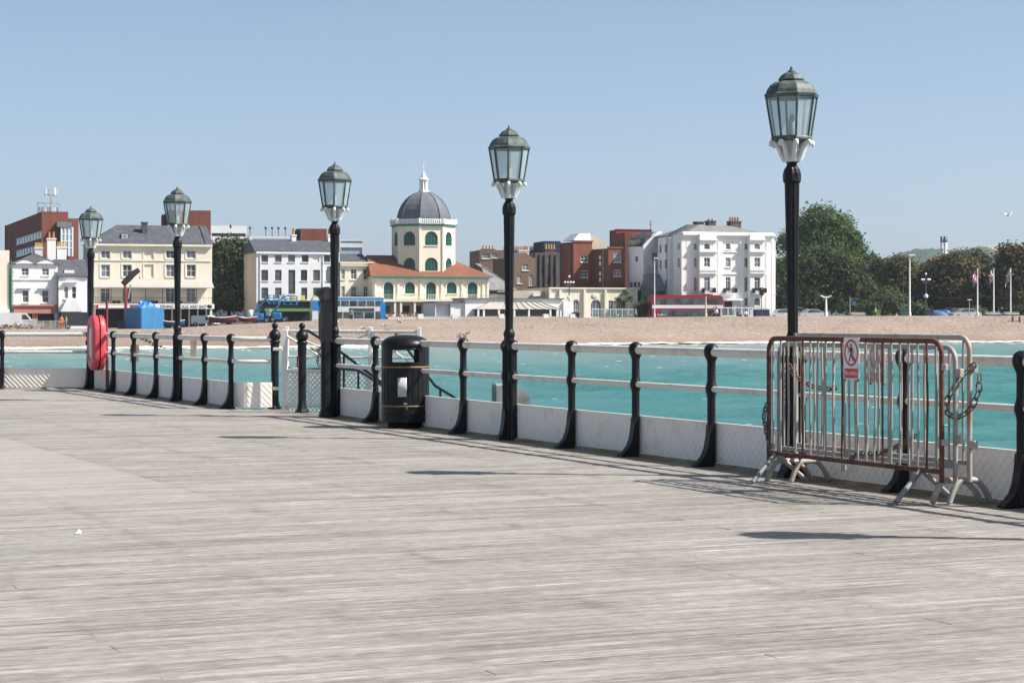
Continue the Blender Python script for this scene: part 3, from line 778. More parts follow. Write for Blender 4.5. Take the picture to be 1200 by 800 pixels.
t = MB(); path = [(.075, .125*math.cos(a), .86+.26*math.sin(a)) for a in [2*math.pi*k/28 for k in range(28)]]
t.tube(path, .045, 10, closed=True); t.build('white_ring', M['white'], lb)
MB().bevbox(.10,-.335,.82,.145,-.27,.90,.01).build('clasp', M['signblack'], lb)
MB().tube([(-.09,-.315,.86),(.0,-.33,.88),(.09,-.325,.86)], .02, 6).build('strap', M['redplas'], lb)
MB().tube([(-.14,.20,0),(-.14,.20,1.62)], .022, 10).build('mounting_post', mat('red_post_paint', (.24,.035,.035), .5), lb)
tp = MB().tube([(0,0,0),(0,0,.62)], .018, 8); tp = tp.build('thin_post', M['rust'], None, Gp(126.3,36.4)); tag(tp, 'thin rusty post below the lifebuoy case', 'post')
# faded notice hanging on the far railing
nb = at(226, 396, 31.6)
nt = empty('hanging_notice', Vector((nb.x, nb.y+.08, 0)), 0); tag(nt, 'worn pale notice plate hanging between the far rails', 'notice')
MB().bevbox(-.05,-.004,.70,.05,.004,.965,.002).build('plate', M['galv2'], nt)
# mooring piles in the water beyond the railing
def pile(px, Y, w_, dep, ztop, rounded, label):
    p = Gp(px, Y); o = empty('mooring_pile', p, R(8)); tag(o, label, 'pile', 'concrete mooring piles'); m = MB()
    if rounded:
        prof = [(-w_/2,-4)]+[(w_/2*math.cos(a)*1.0, ztop-.28+.28*math.sin(a)) for a in [math.pi-math.pi*k/10 for k in range(11)]][:1]+[(-w_/2, ztop-.05),(-w_/2+.03, ztop),(w_/2-.22, ztop),(w_/2-.09, ztop-.05),(w_/2-.02, ztop-.16),(w_/2, ztop-.30),(w_/2,-4)]
        m.prism([prof[0]]+prof[2:], lambda x,z: (x,-dep/2,z), lambda x,z: (x,dep/2,z))
    else: m.bevbox(-w_/2,-dep/2,-4,w_/2,dep/2,ztop,.03)
    m.build('pile_body', M['concrete'], o); return o
pile(587.5, 40, .32, .5, .02, False, 'square-topped concrete mooring pile left of the lamp post')
pile(605, 41.5, .52, .5, -.13, True, 'round-shouldered concrete mooring pile right of the lamp post')
# small bits lying on the deck
dk = empty('litter_scrap', at(88,626,2400*EYE/(626-HOR))); dk.location.z = .004; tag(dk, 'small white scrap lying on the open deck at left', 'litter')
MB().add([(0,0,0),(.03,.005,.0),(.035,.03,.012),(.005,.025,.02),(.018,.014,.028)], [(0,1,4),(1,2,4),(2,3,4),(3,0,4)]).build('scrap', M['signwhite'], dk)
# ------------------------------------------------------------------ wispy seaweed on the railing near the bin
sw = MB(); rr = random.Random(4)
for k in range(9):
    a = Vector((0,0,0)); p = [a]
    for j in range(3): p.append(p[-1]+Vector((rr.uniform(-.05,.05), rr.uniform(-.04,.06), rr.uniform(-.005,.05))))
    sw.tube(p, .003, 4)
so_ = sw.build('dried_seaweed', M['signblack'], None, RP(1.28,0,1.07)); tag(so_, 'tuft of dark dried seaweed on top of a railing post', 'seaweed')
# ------------------------------------------------------------------ sea, beach, land
SEA = -1.9
def interp(x, xs, ys): return float(np.interp(x, xs, ys))
def shore_u(u): return interp(u, [-1.6,-.25,-.05,.04,.10,.23,1.6], [170,206,223,246,256,267,380])
def prom_u(u): return 290/(1-.2126*u) if u < 1.6 else 440
def crest_u(u): return interp(u, [-.25,-.17,-.146,-.121,-.083,0,.042,.167,.25,1], [-.08,-.05,.36,.68,1.12,1.28,1.36,1.58,1.64,1.64])
def gz(px): return crest_u((px-600)/F)-.45 if px > 330 else crest_u((px-600)/F)-.06
def road_dz(u): return interp(u, [-.11,-.095,.115,.13], [.06,1.25,1.25,.45])
us = np.concatenate([np.linspace(-1.6,-.3,14)[:-1], np.linspace(-.3,.3,241), np.linspace(.3,1.6,14)[1:]])
def land_mat():
    t = NT('shingle_beach'); g = t.geo()
    sp = t.n('ShaderNodeSeparateXYZ'); t.l(g, sp.inputs[0])
    a = t.noise(g, 2.2, 6, .75); b = t.noise(g, .09, 4); c = t.noise(g, .5, 5, .7)
    col = t.mix(t.ramp(a, .38, .64), (.20,.145,.115), (.335,.268,.215))
    col = t.mix(t.math('MULTIPLY', t.ramp(b, .40, .62), .45), col, (.352,.290,.236))
    col = t.mix(t.math('MULTIPLY', t.ramp(c, .56, .74), .5), col, (.20,.14,.108))
    vo = t.n('ShaderNodeTexVoronoi', Scale=1.3); t.l(g, vo.inputs['Vector'])
    col = t.mix(t.math('MULTIPLY', t.ramp(vo.outputs['Distance'], .42, .20), .42), col, vo.outputs['Color'], 'SOFT_LIGHT')
    wet = t.ramp(t.math('ADD', sp.outputs[2], t.math('MULTIPLY', b, .8)), -.35, -1.25)
    col = t.mix(t.math('MULTIPLY', wet, .6), col, (.21,.138,.098))
    asph = t.ramp(t.n('ShaderNodeAttribute', _attribute_name='inland').outputs['Fac'], .3, .7)
    col = t.mix(asph, col, (.12,.115,.11))
    t.l(col, t.b.inputs['Base Color']); t.b.inputs['Roughness'].default_value = .9; t.b.inputs['Specular IOR Level'].default_value = .15
    t.bump(a, .6, .12); return t.m
rowdef = []
V = []; inl = []
fr = list(np.linspace(0, 1, 44))
for u in us:
    ys = shore_u(u); yc = max(prom_u(u)-26, ys+9); zc = crest_u(u); P = max(prom_u(u), yc+22)
    col = [(ys-40, SEA-3.4, 0), (ys-12, SEA-.9, 0)]
    for f in fr:
        z = SEA-.05+(zc-SEA+.05)*(f**.62); col.append((ys+(yc-ys)*f, z, 0))
    dz = .06 if u < -.112 else .45
    col += [(yc+3, zc, 0), (yc+5, zc-dz, 0), (P-11, zc-dz, 1), (P-10.5, zc-road_dz(u), 1), (P, zc-road_dz(u), 1), (P+60, zc-road_dz(u), 1), (700, .6, 1), (1500, .6, 1), (3500, .5, 1), (9500, .4, 1)]
    for k, (y, z, i) in enumerate(col):
        n1 = mnoise.noise(Vector((u*y*.06, y*.09, 1.3)))*.13+mnoise.noise(Vector((u*y*.3, y*.35, 5.1)))*.035
        if 3 < k < 46: z += n1*min(1, (k-3)/8)
        V.append((u*y, y, z)); inl.append(i)
nr = len(col); nc = len(us)
Q = [(c*nr+r, (c+1)*nr+r, (c+1)*nr+r+1, c*nr+r+1) for c in range(nc-1) for r in range(nr-1)]
me = np_mesh('beach', V, Q, land_mat())
at_ = me.attributes.new('inland', 'FLOAT', 'POINT'); at_.data.foreach_set('value', np.array(inl, dtype=np.float32))
beach = link('beach', me); tag(beach, 'pinkish shingle beach rising to the promenade', 'beach', kind='structure')
# loose stones that catch the light
def beach_z(u, y):
    ys = shore_u(u); yc = max(prom_u(u)-26, ys+9); f = min(max((y-ys)/(yc-ys), 0), 1); return SEA-.05+(crest_u(u)-SEA+.05)*f**.62
tv = np.array([(1,0,0),(-.5,.87,0),(-.5,-.87,0),(.1,0,.8)]); VV = []; QQ = []; ca = []
for k in range(15000):
    u = rng.uniform(-.27,.27); f = rng.random()**.8; ys = shore_u(u); yc = max(prom_u(u)-26, ys+9); y = ys+2+(yc-ys-3)*f
    z = beach_z(u, y)+mnoise.noise(Vector((u*y*.06, y*.09, 1.3)))*.13*.8
    s = rng.uniform(.03,.085)*(1.6 if rng.random() < .06 else 1); a = rng.uniform(0,6.28); c_, s_ = math.cos(a), math.sin(a)
    b = len(VV)
    for p in tv: VV.append((u*y+s*(p[0]*c_-p[1]*s_)*1.3, y+s*(p[0]*s_+p[1]*c_), z+s*p[2]))
    QQ += [(b,b+1,b+3),(b+1,b+2,b+3),(b+2,b,b+3)]
pm = NT('beach_stones'); nz = pm.noise(pm.geo(), 1.7, 2); cr = pm.mix(pm.ramp(nz, .35,.65), (.17,.125,.10), (.46,.40,.36)); pm.l(cr, pm.b.inputs['Base Color']); pm.b.inputs['Roughness'].default_value = .85
st = link('beach_stones', np_mesh('beach_stones', VV, QQ, pm.m, False)); tag(st, 'loose stones scattered over the shingle', 'stones', kind='stuff')

def sea_mat():
    t = NT('sea_water'); g = t.geo()
    sv = t.n('ShaderNodeAttribute', _attribute_name='silt').outputs['Fac']
    n1 = t.noise(g, .06, 4); n2 = t.noise(g, .5, 4, .7)
    deep = t.mix(t.ramp(n1, .35, .65), (.030,.152,.142), (.040,.178,.162))
    col = t.mix(sv, deep, (.225,.295,.255))
    col = t.mix(t.math('MULTIPLY', t.ramp(n2, .5, .75), .30), col, (.05,.22,.195))
    t.l(col, t.b.inputs['Base Color']); t.b.inputs['Roughness'].default_value = .22
    t.b.inputs['IOR'].default_value = 1.33; t.b.inputs['Specular IOR Level'].default_value = .2
    mp = t.n('ShaderNodeMapping'); mp.inputs['Scale'].default_value = (1,.6,1); t.l(g, mp.inputs['Vector'])
    t.bump(t.noise(mp.outputs[0], 3.2, 6, .7), .9, .16); return t.m
us2 = np.concatenate([[-1.6,-1.0,-.6,-.4], np.linspace(-.30,.30,330), [.4,.6,1.0,1.6]])
wav = []
wr = random.Random(9)
for k in range(26):
    lam = wr.choice([1.1,1.6,2.2,3,4.2,6,9]); a = R(wr.gauss(100, 26)); wav.append((2*math.pi/lam*math.cos(a), 2*math.pi/lam*math.sin(a), .018*lam*wr.uniform(.5,1.1)/ (1+lam*.05), wr.uniform(0,6.28)))
W = np.array(wav); V = []; silt = []
nrow = 430
for u in us2:
    ys = shore_u(float(u))+6; y = 4*(ys/4)**np.linspace(0, 1, nrow)
    x = u*y
    ph = W[:,0,None]*x[None]+W[:,1,None]*y[None]+W[:,3,None]
    dy = np.gradient(y)
    lam = 2*math.pi/np.hypot(W[:,0], W[:,1])
    keep = np.clip(lam[:,None]/(2.2*dy[None])-.5, 0, 1)
    z = SEA+(W[:,2,None]*np.sin(ph)*keep).sum(0)*(.62+.6*np.sin(x*.05+y*.031)*np.sin(y*.043-x*.02+1))
    near = np.clip(1-(ys-y)/22, 0, 1); z = z*(1-near)+(SEA+.25*near*(1-near)*np.sin((ys-y)*.55+x*.02))*near
    V += list(zip(x, y, z)); silt += list(np.clip(1-(ys-6-y)/175, 0, 1)**1.5)
nc = len(us2)
Q = np.array([(c*nrow+r, (c+1)*nrow+r, (c+1)*nrow+r+1, c*nrow+r+1) for c in range(nc-1) for r in range(nrow-1)])
me = np_mesh('sea', V, Q, sea_mat()); at_ = me.attributes.new('silt', 'FLOAT', 'POINT'); at_.data.foreach_set('value', np.array(silt, dtype=np.float32))
sea = link('sea', me); tag(sea, 'choppy turquoise sea between pier and beach', 'sea', kind='structure')
def flecks(name, label, cat, n, gen, m):
    VV = []; FF = []
    for k in range(n):
        x, y, z, L, Wd = gen(k); j = rng.uniform(.6,1.2,8); b = len(VV); rot = rng.uniform(-.25,.25)+.2
        for i in range(8):
            a = i*math.pi/4; dx, dy = L*math.cos(a)*j[i], Wd*math.sin(a)*j[i]
            VV.append((x+dx*math.cos(rot)-dy*math.sin(rot), y+dx*math.sin(rot)+dy*math.cos(rot), z))
        VV.append((x, y, z+.10*min(1, Wd)))
        FF += [(b+i, b+(i+1)%8, b+8) for i in range(8)]
    o = link(name, np_mesh(name, VV, FF, m)); tag(o, label, cat, kind='stuff')
foam = mat('sea_foam', (.86,.87,.86), .9, col2=(.74,.78,.77), scale=2, var=.05, spec=.1)
def g1(k):
    u = rng.uniform(-.29,.29); d = rng.exponential(3.4) if rng.random() < .8 else rng.uniform(0, 30)
    y = shore_u(u)+2.2-d+1.6*math.sin(u*90)+math.sin(u*31)
    s = 1/(1+max(0, d-3)*.10)
    return u*y, y, SEA+.12+.10*math.exp(-d/4), rng.uniform(.5,2.0)*s, rng.uniform(.25,1.0)*s
flecks('surf', 'white surf breaking along the foot of the beach', 'surf', 1500, g1, foam)
def g2(k):
    y = rng.uniform(24, 200)**1.0; u = rng.uniform(-.29,.29); s = rng.uniform(.4,1.0)*y/90
    return u*y, y, SEA+.10, .17*s+.03, .07*s+.02
flecks('whitecaps', 'small white flecks on the sea', 'whitecaps', 150, g2, foam)

# ------------------------------------------------------------------ hills behind the town
def hill(name, label, Y, pts, m, depth=500, rough=6, fm=None):
    """ridge profile in photo pixels at distance Y, built as a broad mound with real depth"""
    xs = [p[0] for p in pts]; ys = [p[1] for p in pts]; V = []; n = 220; k = 9
    for i in range(n):
        px = xs[0]+(xs[-1]-xs[0])*i/(n-1); h = EYE-(interp(px, xs, ys)-HOR)/F*Y
        for j in range(k):
            f = j/(k-1); prof = math.sin(math.pi*f)**.8
            y = Y-depth/2+depth*f
            z = h*prof+(mnoise.noise(Vector((px*.06, j*.9, Y)))*rough+mnoise.noise(Vector((px*.5, j*1.3, Y)))*rough*.8)*(prof > .3)
            V.append(((px-600)/F*Y, y, z-(3 if j in (0,k-1) else 0)))
    Q = [(i*k+j, (i+1)*k+j, (i+1)*k+j+1, i*k+j+1) for i in range(n-1) for j in range(k-1)]
    o = link(name, np_mesh(name, V, Q, m)); tag(o, label, 'hill', kind='structure'); return o
hm1 = mat('wooded_hill', (.050,.072,.045), 1, col2=(.085,.105,.060), scale=.02, var=.2, spec=0)
hm2 = mat('stubble_hill', (.36,.30,.19), 1, col2=(.30,.28,.17), scale=.004, var=.08, spec=0)
hill('wooded_hill', 'wooded ridge behind the town at right', 2600, [(930,345),(985,330),(1010,312),(1038,302),(1055,295),(1078,292),(1100,293),(1115,298),(1140,302),(1200,306),(1290,312),(1400,330)], hm1, 500, 4)
hill('wooded_hill', 'second wooded ridge under the stubble field', 3000, [(1090,312),(1112,295),(1130,291),(1150,290),(1170,295),(1195,303),(1280,312),(1400,330)], hm1, 500, 4)
hill('stubble_hill', 'pale stubble hill at far right', 3900, [(1095,306),(1120,293),(1145,288),(1165,287),(1200,287.5),(1260,291),(1350,300),(1500,330)], hm2, 900, 1.5)
# ------------------------------------------------------------------ buildings along the seafront
def wm(name, c, c2=None, **k): return mat(name, c, .85, col2=c2, scale=k.get('scale',.35), lo=.45, hi=.7, var=k.get('var',.09), spec=.2, stretch=(1,1,.35))
M['cream'] = wm('cream_render', (.78,.70,.57), (.72,.63,.50))
M['cream2'] = wm('pale_cream_render', (.79,.72,.57), (.73,.66,.50))
M['cream_dull_shade'] = wm('dull_and_shaded_cream_render', (.52,.44,.34), (.46,.38,.29))  # dull cream; on side walls the darker tone is painted shade
M['wht'] = wm('white_render', (.82,.81,.79), (.76,.74,.70))
M['wht2'] = wm('off_white_render', (.72,.72,.72), (.66,.65,.63))
M['slate'] = wm('slate_roof', (.075,.08,.092), (.11,.115,.125), scale=1.2, var=.2)
M['slategrey'] = wm('grey_slate_roof', (.19,.19,.19), (.26,.255,.25), scale=1.0, var=.18)
M['tile'] = wm('clay_tile_roof', (.20,.078,.05), (.24,.108,.06), scale=.5, var=.2)
M['brick'] = wm('red_brick', (.22,.080,.056), (.18,.066,.046), scale=.8, var=.1)
M['brick_dark_shade'] = wm('dark_and_shaded_brick', (.125,.06,.045), (.15,.075,.055), scale=.8, var=.12)  # dark brick; on house sides it carries shade in the colour
M['brownbrick'] = wm('brown_brick', (.21,.14,.10), (.17,.11,.08), scale=.8, var=.12)
M['flint'] = wm('dark_flint_wall', (.10,.085,.075), (.15,.13,.115), scale=.9, var=.2)
M['redmetal'] = wm('red_metal_cladding', (.33,.03,.045), (.28,.025,.04))
M['navy'] = wm('navy_cladding', (.035,.05,.08))
M['wframe'] = mat('white_window_frame', (.78,.78,.76), .5, var=.03)
M['gframe'] = mat('green_window_frame', (.035,.22,.16), .5, var=.06)
M['dframe'] = mat('dark_window_frame', (.05,.05,.055), .5)
M['stone'] = wm('painted_stone_trim', (.76,.70,.58))
M['pot'] = wm('clay_chimney_pot', (.45,.20,.10))
M['potyellow'] = wm('yellow_chimney_pot', (.55,.38,.16))
M['lead'] = wm('lead_grey_dome', (.125,.135,.155), (.17,.178,.195), scale=.7)
M['dark'] = mat('dark_shop_interior', (.012,.012,.014), .5)
M['pink'] = wm('pink_shopfront_paint', (.55,.24,.19))
M['awn'] = wm('pale_canopy', (.40,.375,.335))
M['greyroof'] = wm('grey_flat_roof', (.13,.13,.135))
def pane_mat():
    t = NT('window_glass'); oi = t.n('ShaderNodeObjectInfo'); n = t.noise(t.geo(), .9, 3)
    v = t.math('ADD', t.math('MULTIPLY', oi.outputs['Random'], .6), t.math('MULTIPLY', n, .5))
    t.l(t.mix(t.ramp(v, .25, .95), (.018,.024,.030), (.22,.24,.26)), t.b.inputs['Base Color']); t.b.inputs['Roughness'].default_value = .12; return t.m  # paler panes have the sky's reflection painted into the base colour
M['pane'] = pane_mat()
M['panegreen'] = mat('green_tinted_glass', (.018,.06,.06), .12, var=.2, scale=.6)
M['paneblue'] = mat('blue_band_glass', (.30,.40,.50), .12, var=.12, scale=.5)
M['blind'] = wm('curtain_blind', (.50,.48,.44))
WC = {}
def win_meshes(w_, h_, style, fm):
    key = (round(w_,2), round(h_,2), style, fm)
    if key in WC: return WC[key]
    f = MB(); t = min(.085, w_*.12); d0, d1 = .10, .17      # y in from the wall face
    arch = style.startswith('arch')
    def outline(w__, h__, n=10):
        if not arch: return [(0,0),(w__,0),(w__,h__),(0,h__)]
        r = w__/2; zs = h__-r
        return [(0,0),(w__,0)]+[(r+r*math.cos(math.pi*k/n), zs+r*math.sin(math.pi*k/n)) for k in range(n+1)]
    out = outline(w_, h_); inn = [(x*(w_-2*t)/w_+t, z*(h_-2*t)/h_+t) for x, z in out]; n = len(out)
    vs = [(x,d0,z) for x, z in out]+[(x,d0,z) for x, z in inn]+[(x,d1,z) for x, z in inn]
    f.add(vs, [(i,(i+1)%n,n+(i+1)%n,n+i) for i in range(n)]+[(n+i,n+(i+1)%n,2*n+(i+1)%n,2*n+i) for i in range(n)])
    b = .05
    if style in ('sash','grid','arch','archgrid','sash3'): f.box(t,d0+.01,h_*.5-b/2-.01,w_-t,d1-.01,h_*.5+b/2-.01)
    if style in ('grid','french','archgrid','sash3'): f.box(w_/2-b/2,d0+.015,t,w_/2+b/2,d1-.015,h_-t)
    if style in ('grid','archgrid'): 
        for q in (.25,.75): f.box(w_*q-.02,d0+.02,t,w_*q+.02,d1-.02,h_*(.92 if not arch else .8))
        f.box(t,d0+.02,h_*.27,w_-t,d1-.02,h_*.27+.04)
    if style == 'french': f.box(t,d0+.015,h_*.72,w_-t,d1-.015,h_*.72+b)
    if style == 'hung': f.box(t,d0+.012,h_*.62,w_-t,d1-.012,h_*.62+b)
    g = MB(); gi = [(x*(w_-t)/w_+t/2, z*(h_-t)/h_+t/2) for x, z in out]
    g.add([(x,d1-.02,z) for x, z in gi], [tuple(range(n))])
    s = MB(); s.box(-.08,-.10,-.13,w_+.08,.14,-.01)
    r = (f.mesh('window', M[fm]), g, s.mesh('sill', M['stone'])); WC[key] = r; return r
class Bld:
    def __init__(s, name, label, px0, Y0, theta=18, cat='building', ground=None, group=None):
        s.th = R(theta); s.c, s.s = math.cos(s.th), math.sin(s.th); s.Y0 = Y0; s.X0 = (px0-600)/F*Y0
        s.g = gz(px0) if ground is None else ground
        s.o = empty(name, (s.X0, Y0, s.g), s.th); tag(s.o, label, cat, group)
    def x(s, px, y=0):                      # photo column -> metres along the front (plane y metres back)
        u = (px-600)/F; X0 = s.X0-y*s.s; Y0 = s.Y0+y*s.c; return (u*Y0-X0)/(s.c-u*s.s)
    def d(s, px, x=0):                      # photo column -> metres back along a side wall at local x
        u = (px-600)/F; X0 = s.X0+x*s.c; Y0 = s.Y0+x*s.s; return (X0-u*Y0)/(s.s+u*s.c)
    def z(s, py, x=0, y=0): return EYE-(py-HOR)/F*(s.Y0+x*s.s+y*s.c)-s.g
    def part(s, name, m, mb, parent=None): return mb.build(name, M[m] if isinstance(m, str) else m, parent or s.o)
    def wall(s, name, m, px0, px1, pyt, holes=(), y=0, side=None, pyb=None, thick=.22, arch=()):
        """wall with real openings; holes in local metres (a0,a1,z0,z1[,arched])"""
        if side is None:
            a0, a1 = s.x(px0, y), s.x(px1, y); fn = lambda a, zz, dp: (a, y+dp, zz); zt = s.z(pyt, (a0+a1)/2, y)
        else:
            a0, a1 = px0, px1; fn = lambda a, zz, dp: (side+dp, a, zz) if s.flip is None else (side-dp, a, zz); zt = pyt
        zb = -1.7 if pyb is None else s.z(pyb, a0, y)
        return s.wall_m(name, m, a0, a1, zb, zt, holes, fn, thick)
    flip = None
    def wall_m(s, name, m, a0, a1, zb, zt, holes, fn, thick=.22, parent=None):
        A = sorted({a0, a1, *[min(max(h[0],a0),a1) for h in holes], *[min(max(h[1],a0),a1) for h in holes]})
        Zs = sorted({zb, zt, *[min(max(h[2],zb),zt) for h in holes], *[min(max(h[3],zb),zt) for h in holes]})
        mb = MB()
        for i in range(len(A)-1):
            for j in range(len(Zs)-1):
                am, zm = (A[i]+A[i+1])/2, (Zs[j]+Zs[j+1])/2
                if any(h[0] < am < h[1] and h[2] < zm < h[3] for h in holes): continue
                mb.add([fn(A[i],Zs[j],0),fn(A[i+1],Zs[j],0),fn(A[i+1],Zs[j+1],0),fn(A[i],Zs[j+1],0)], [(0,1,2,3)])
        for h in holes:
            h0, h1, g0, g1 = h[:4]
            for P in (((h0,g0),(h1,g0)),((h0,g1),(h1,g1)),((h0,g0),(h0,g1)),((h1,g0),(h1,g1))):
                mb.add([fn(*P[0],0),fn(*P[1],0),fn(*P[1],thick),fn(*P[0],thick)], [(0,1,2,3)])
            if len(h) > 4 and h[4]:
                r = (h1-h0)/2; zc = g1-r; n = 8
                for sg in (-1, 1):
                    arc = [((h0+h1)/2+sg*r*math.cos(math.pi/2*k/n), zc+r*math.sin(math.pi/2*k/n)) for k in range(n+1)]
                    poly = [((h0+h1)/2+sg*r, g1)]+arc
                    mb.prism(poly, lambda a, zz: fn(a, zz, .001), lambda a, zz: fn(a, zz, thick))
        return mb.build(name, M[m] if isinstance(m, str) else m, parent or s.o)
    def put_window(s, hole, style, fm, pane, loc_fn, rz=0, sill=True, parent=None):
        w_, h_ = hole[1]-hole[0], hole[3]-hole[2]
        f, g, sl_ = win_meshes(w_, h_, style, fm)
        o = link('window', f, parent or s.o, loc_fn(hole[0], hole[2]), rz)
        key = (round(w_,2), round(h_,2), style, pane, 'g')
        if key not in WC: WC[key] = g.mesh('pane', M[pane])
        link('pane', WC[key], o)
        if sill: link('sill', sl_, o)
        return o
    def front(s, name, m, px0, px1, pyt, wins, y=0, pane='pane', fm='wframe', pyb=None, parent=None):
        """front wall and its windows; wins = (px0,px1,pytop,pybottom,style)"""
        holes = []
        for wv in wins:
            a0, a1 = s.x(wv[0], y), s.x(wv[1], y); xm = (a0+a1)/2
            holes.append((a0, a1, s.z(wv[3], xm, y), s.z(wv[2], xm, y), wv[4].startswith('arch')))
        wo = s.wall(name, m, px0, px1, pyt, holes, y, pyb=pyb)
        for h, wv in zip(holes, wins):
            if wv[4] == 'none': continue
            if wv[4] == 'blank':
                s.part('blind_panel', m, MB().box(h[0],y+.10,h[2],h[1],y+.14,h[3])); continue
            s.put_window(h, wv[4], wv[6] if len(wv) > 6 else fm, wv[5] if len(wv) > 5 else pane, lambda a, zz: (a, y, zz))
        return wo
    def box(s, name, m, px0, px1, pyt, pyb, y0, y1):
        a0, a1 = s.x(px0, y0), s.x(px1, y0)
        return s.part(name, m, MB().box(a0, y0, s.z(pyb, a0, y0), a1, y1, s.z(pyt, a0, y0)))
    def shell(s, m, px0, px1, pyt, D, y=0, right=True, back=True, left=True, flat=None, eps=0):
        """side and back walls behind a front, optional flat roof"""
        a0, a1 = s.x(px0, y), s.x(px1, y); zt = s.z(pyt, a0, y)-eps; mb = MB(); y += .003
        if left: mb.add([(a0,y,-1.7),(a0,y+D,-1.7),(a0,y+D,zt),(a0,y,zt)], [(0,1,2,3)])
        if right: mb.add([(a1,y,-1.7),(a1,y+D,-1.7),(a1,y+D,zt),(a1,y,zt)], [(0,1,2,3)])
        if back: mb.add([(a0,y+D,-1.7),(a1,y+D,-1.7),(a1,y+D,zt),(a0,y+D,zt)], [(0,1,2,3)])
        mb.build('side_walls', M[m], s.o)
        if flat: s.part('roof', flat, MB().box(a0+.05, y+.05, zt-.25, a1-.05, y+D-.05, zt-.12))
        return a0, a1, zt
    def gable_roof(s, m, px0, px1, py_e, py_r, D, wallm, hip=0, y=0, over=.25):
        a0, a1 = s.x(px0, y), s.x(px1, y); ze = s.z(py_e, (a0+a1)/2, y); zr = s.z(py_r, (a0+a1)/2, y+D/2); mb = MB(); t = .12
        h0 = hip if isinstance(hip, (int, float)) else hip[0]; h1 = hip if isinstance(hip, (int, float)) else hip[1]
        vs = [(a0-over,y-over,ze-.05),(a1+over,y-over,ze-.05),(a1+over,y+D+over,ze-.05),(a0-over,y+D+over,ze-.05),(a0+h0-(over if not h0 else 0),y+D/2,zr),(a1-h1+(over if not h1 else 0),y+D/2,zr)]
        vs += [(x, yy, z-t) for x, yy, z in vs]
        mb.add(vs, [(0,1,5,4),(2,3,4,5),(0,4,3),(1,2,5),(0,6,7,1),(6,10,11,7)])
        o = s.part('roof', m, mb)
        if not h0: s.part('gable', wallm, MB().add([(a0,y,ze-.06),(a0,y+D,ze-.06),(a0,y+D/2,zr-.1)], [(0,1,2)]))
        if not h1: s.part('gable', wallm, MB().add([(a1,y,ze-.06),(a1,y+D,ze-.06),(a1,y+D/2,zr-.1)], [(0,1,2)]))
        return o, ze, zr
    def chimney(s, px0, px1, pyt, pyb, y, m, pots=0, potm='pot', D=.9, poth=.55):
        a0, a1 = s.x(px0, y), s.x(px1, y); zt, zb = s.z(pyt, a0, y), s.z(pyb, a0, y)-.6
        mb = MB(); mb.box(a0,y,zb,a1,y+D,zt-.18); mb.box(a0-.08,y-.08,zt-.18,a1+.08,y+D+.08,zt)
        o = s.part('chimney', m, mb)
        for k in range(pots):
            xx = a0+(a1-a0)*(k+.5)/pots; r = min(.16, (a1-a0)/pots*.4)
            MB().lathe([(r,zt-.01),(r*1.1,zt+.05),(r*.85,zt+poth*.9),(r,zt+poth)], 10, (xx, y+D/2)).build('chimney_pot', M[potm], o)
        return o
    def band(s, px0, px1, py0, py1, m='stone', out=.14, y=0, name='cornice'):
        return s.part(name, m, MB().box(s.x(px0,y), y-out, s.z(py1,s.x(px0,y),y), s.x(px1,y), y-.002, s.z(py0,s.x(px0,y),y)))
def railing_mb(a0, a1, y, z0, z1, step=.14, r=.014):
    m = MB(); m.box(a0,y-.02,z1-.04,a1,y+.02,z1); m.box(a0,y-.015,z0,a1,y+.015,z0+.03); n = max(2, int((a1-a0)/step))
    for k in range(n+1):
        x = a0+(a1-a0)*k/n; m.box(x-r,y-r,z0+.03,x+r,y+r,z1-.04)
    return m

# --- house at the left edge
b = Bld('rendered_house', 'cream rendered house cut off by the left edge', -45, 268)
b.front('wall','cream2',-45,11,293,[(-30,-20,310,322,'sash')]); b.shell('cream2',-45,11,293,10,flat='greyroof'); b.band(-45,11,362,375,'wht',.6,name='shopfront')
MB().tube([(b.x(12)+.1,-.15,0),(b.x(12)+.1,-.15,b.z(305))], .10, 8).build('drainpipe', M['gframe'], b.o)
# --- white double-bay house with pink shopfront
b = Bld('white_house', 'small white house with two pedimented bays and a pink shopfront', 14.6, 270)
b.front('wall','wht',14.6,67.5,309,[(25,33.7,314,323,'sash3'),(49,57.4,314,323,'sash3'),(26,33.7,340,354.5,'sash'),(49,57.4,340,354.5,'sash'),(18,38,367.5,379,'none'),(44,64,367.5,379,'none')])
b.shell('wht',14.6,67.5,309,9); b.gable_roof('slate',14.6,67.5,308.6,296.5,9,'wht',hip=(3.2,3.2))
for x0, x1 in ((18.5,38.5),(43,63)):
    a0, a1, zb, zt = b.x(x0), b.x(x1), b.z(310), b.z(305)
    pts = [(a0,zb),(a1,zb)]+[(a1+(a0-a1)*k/8, zb+.18+(zt-zb-.18)*math.sin(math.pi*k/8)) for k in range(9)]
    b.part('pediment','wht', MB().prism(pts, lambda x,z: (x,-.25,z), lambda x,z: (x,.3,z)))
    a0, a1, zb, zt = b.x(x0+2), b.x(x1-2), b.z(338), b.z(333.5)
    pts = [(a0,zb),(a1,zb)]+[(a1+(a0-a1)*k/8, zb+.12+(zt-zb-.12)*math.sin(math.pi*k/8)) for k in range(9)]
    b.part('hood_mould','wht', MB().prism(pts, lambda x,z: (x,-.3,z), lambda x,z: (x,-.002,z)))
b.band(14.6,67.5,326,328,'wht',.12)
for k in range(9): b.part('quoin','cream', MB().box(b.x(14.8),-.04,b.z(316+5*k+3),b.x(17.5-(k%2)),-.002,b.z(316+5*k)))
for k in range(9): b.part('quoin','wht', MB().box(b.x(64+(k%2)),-.05,b.z(316+5*k+3),b.x(67.4),-.002,b.z(316+5*k)))
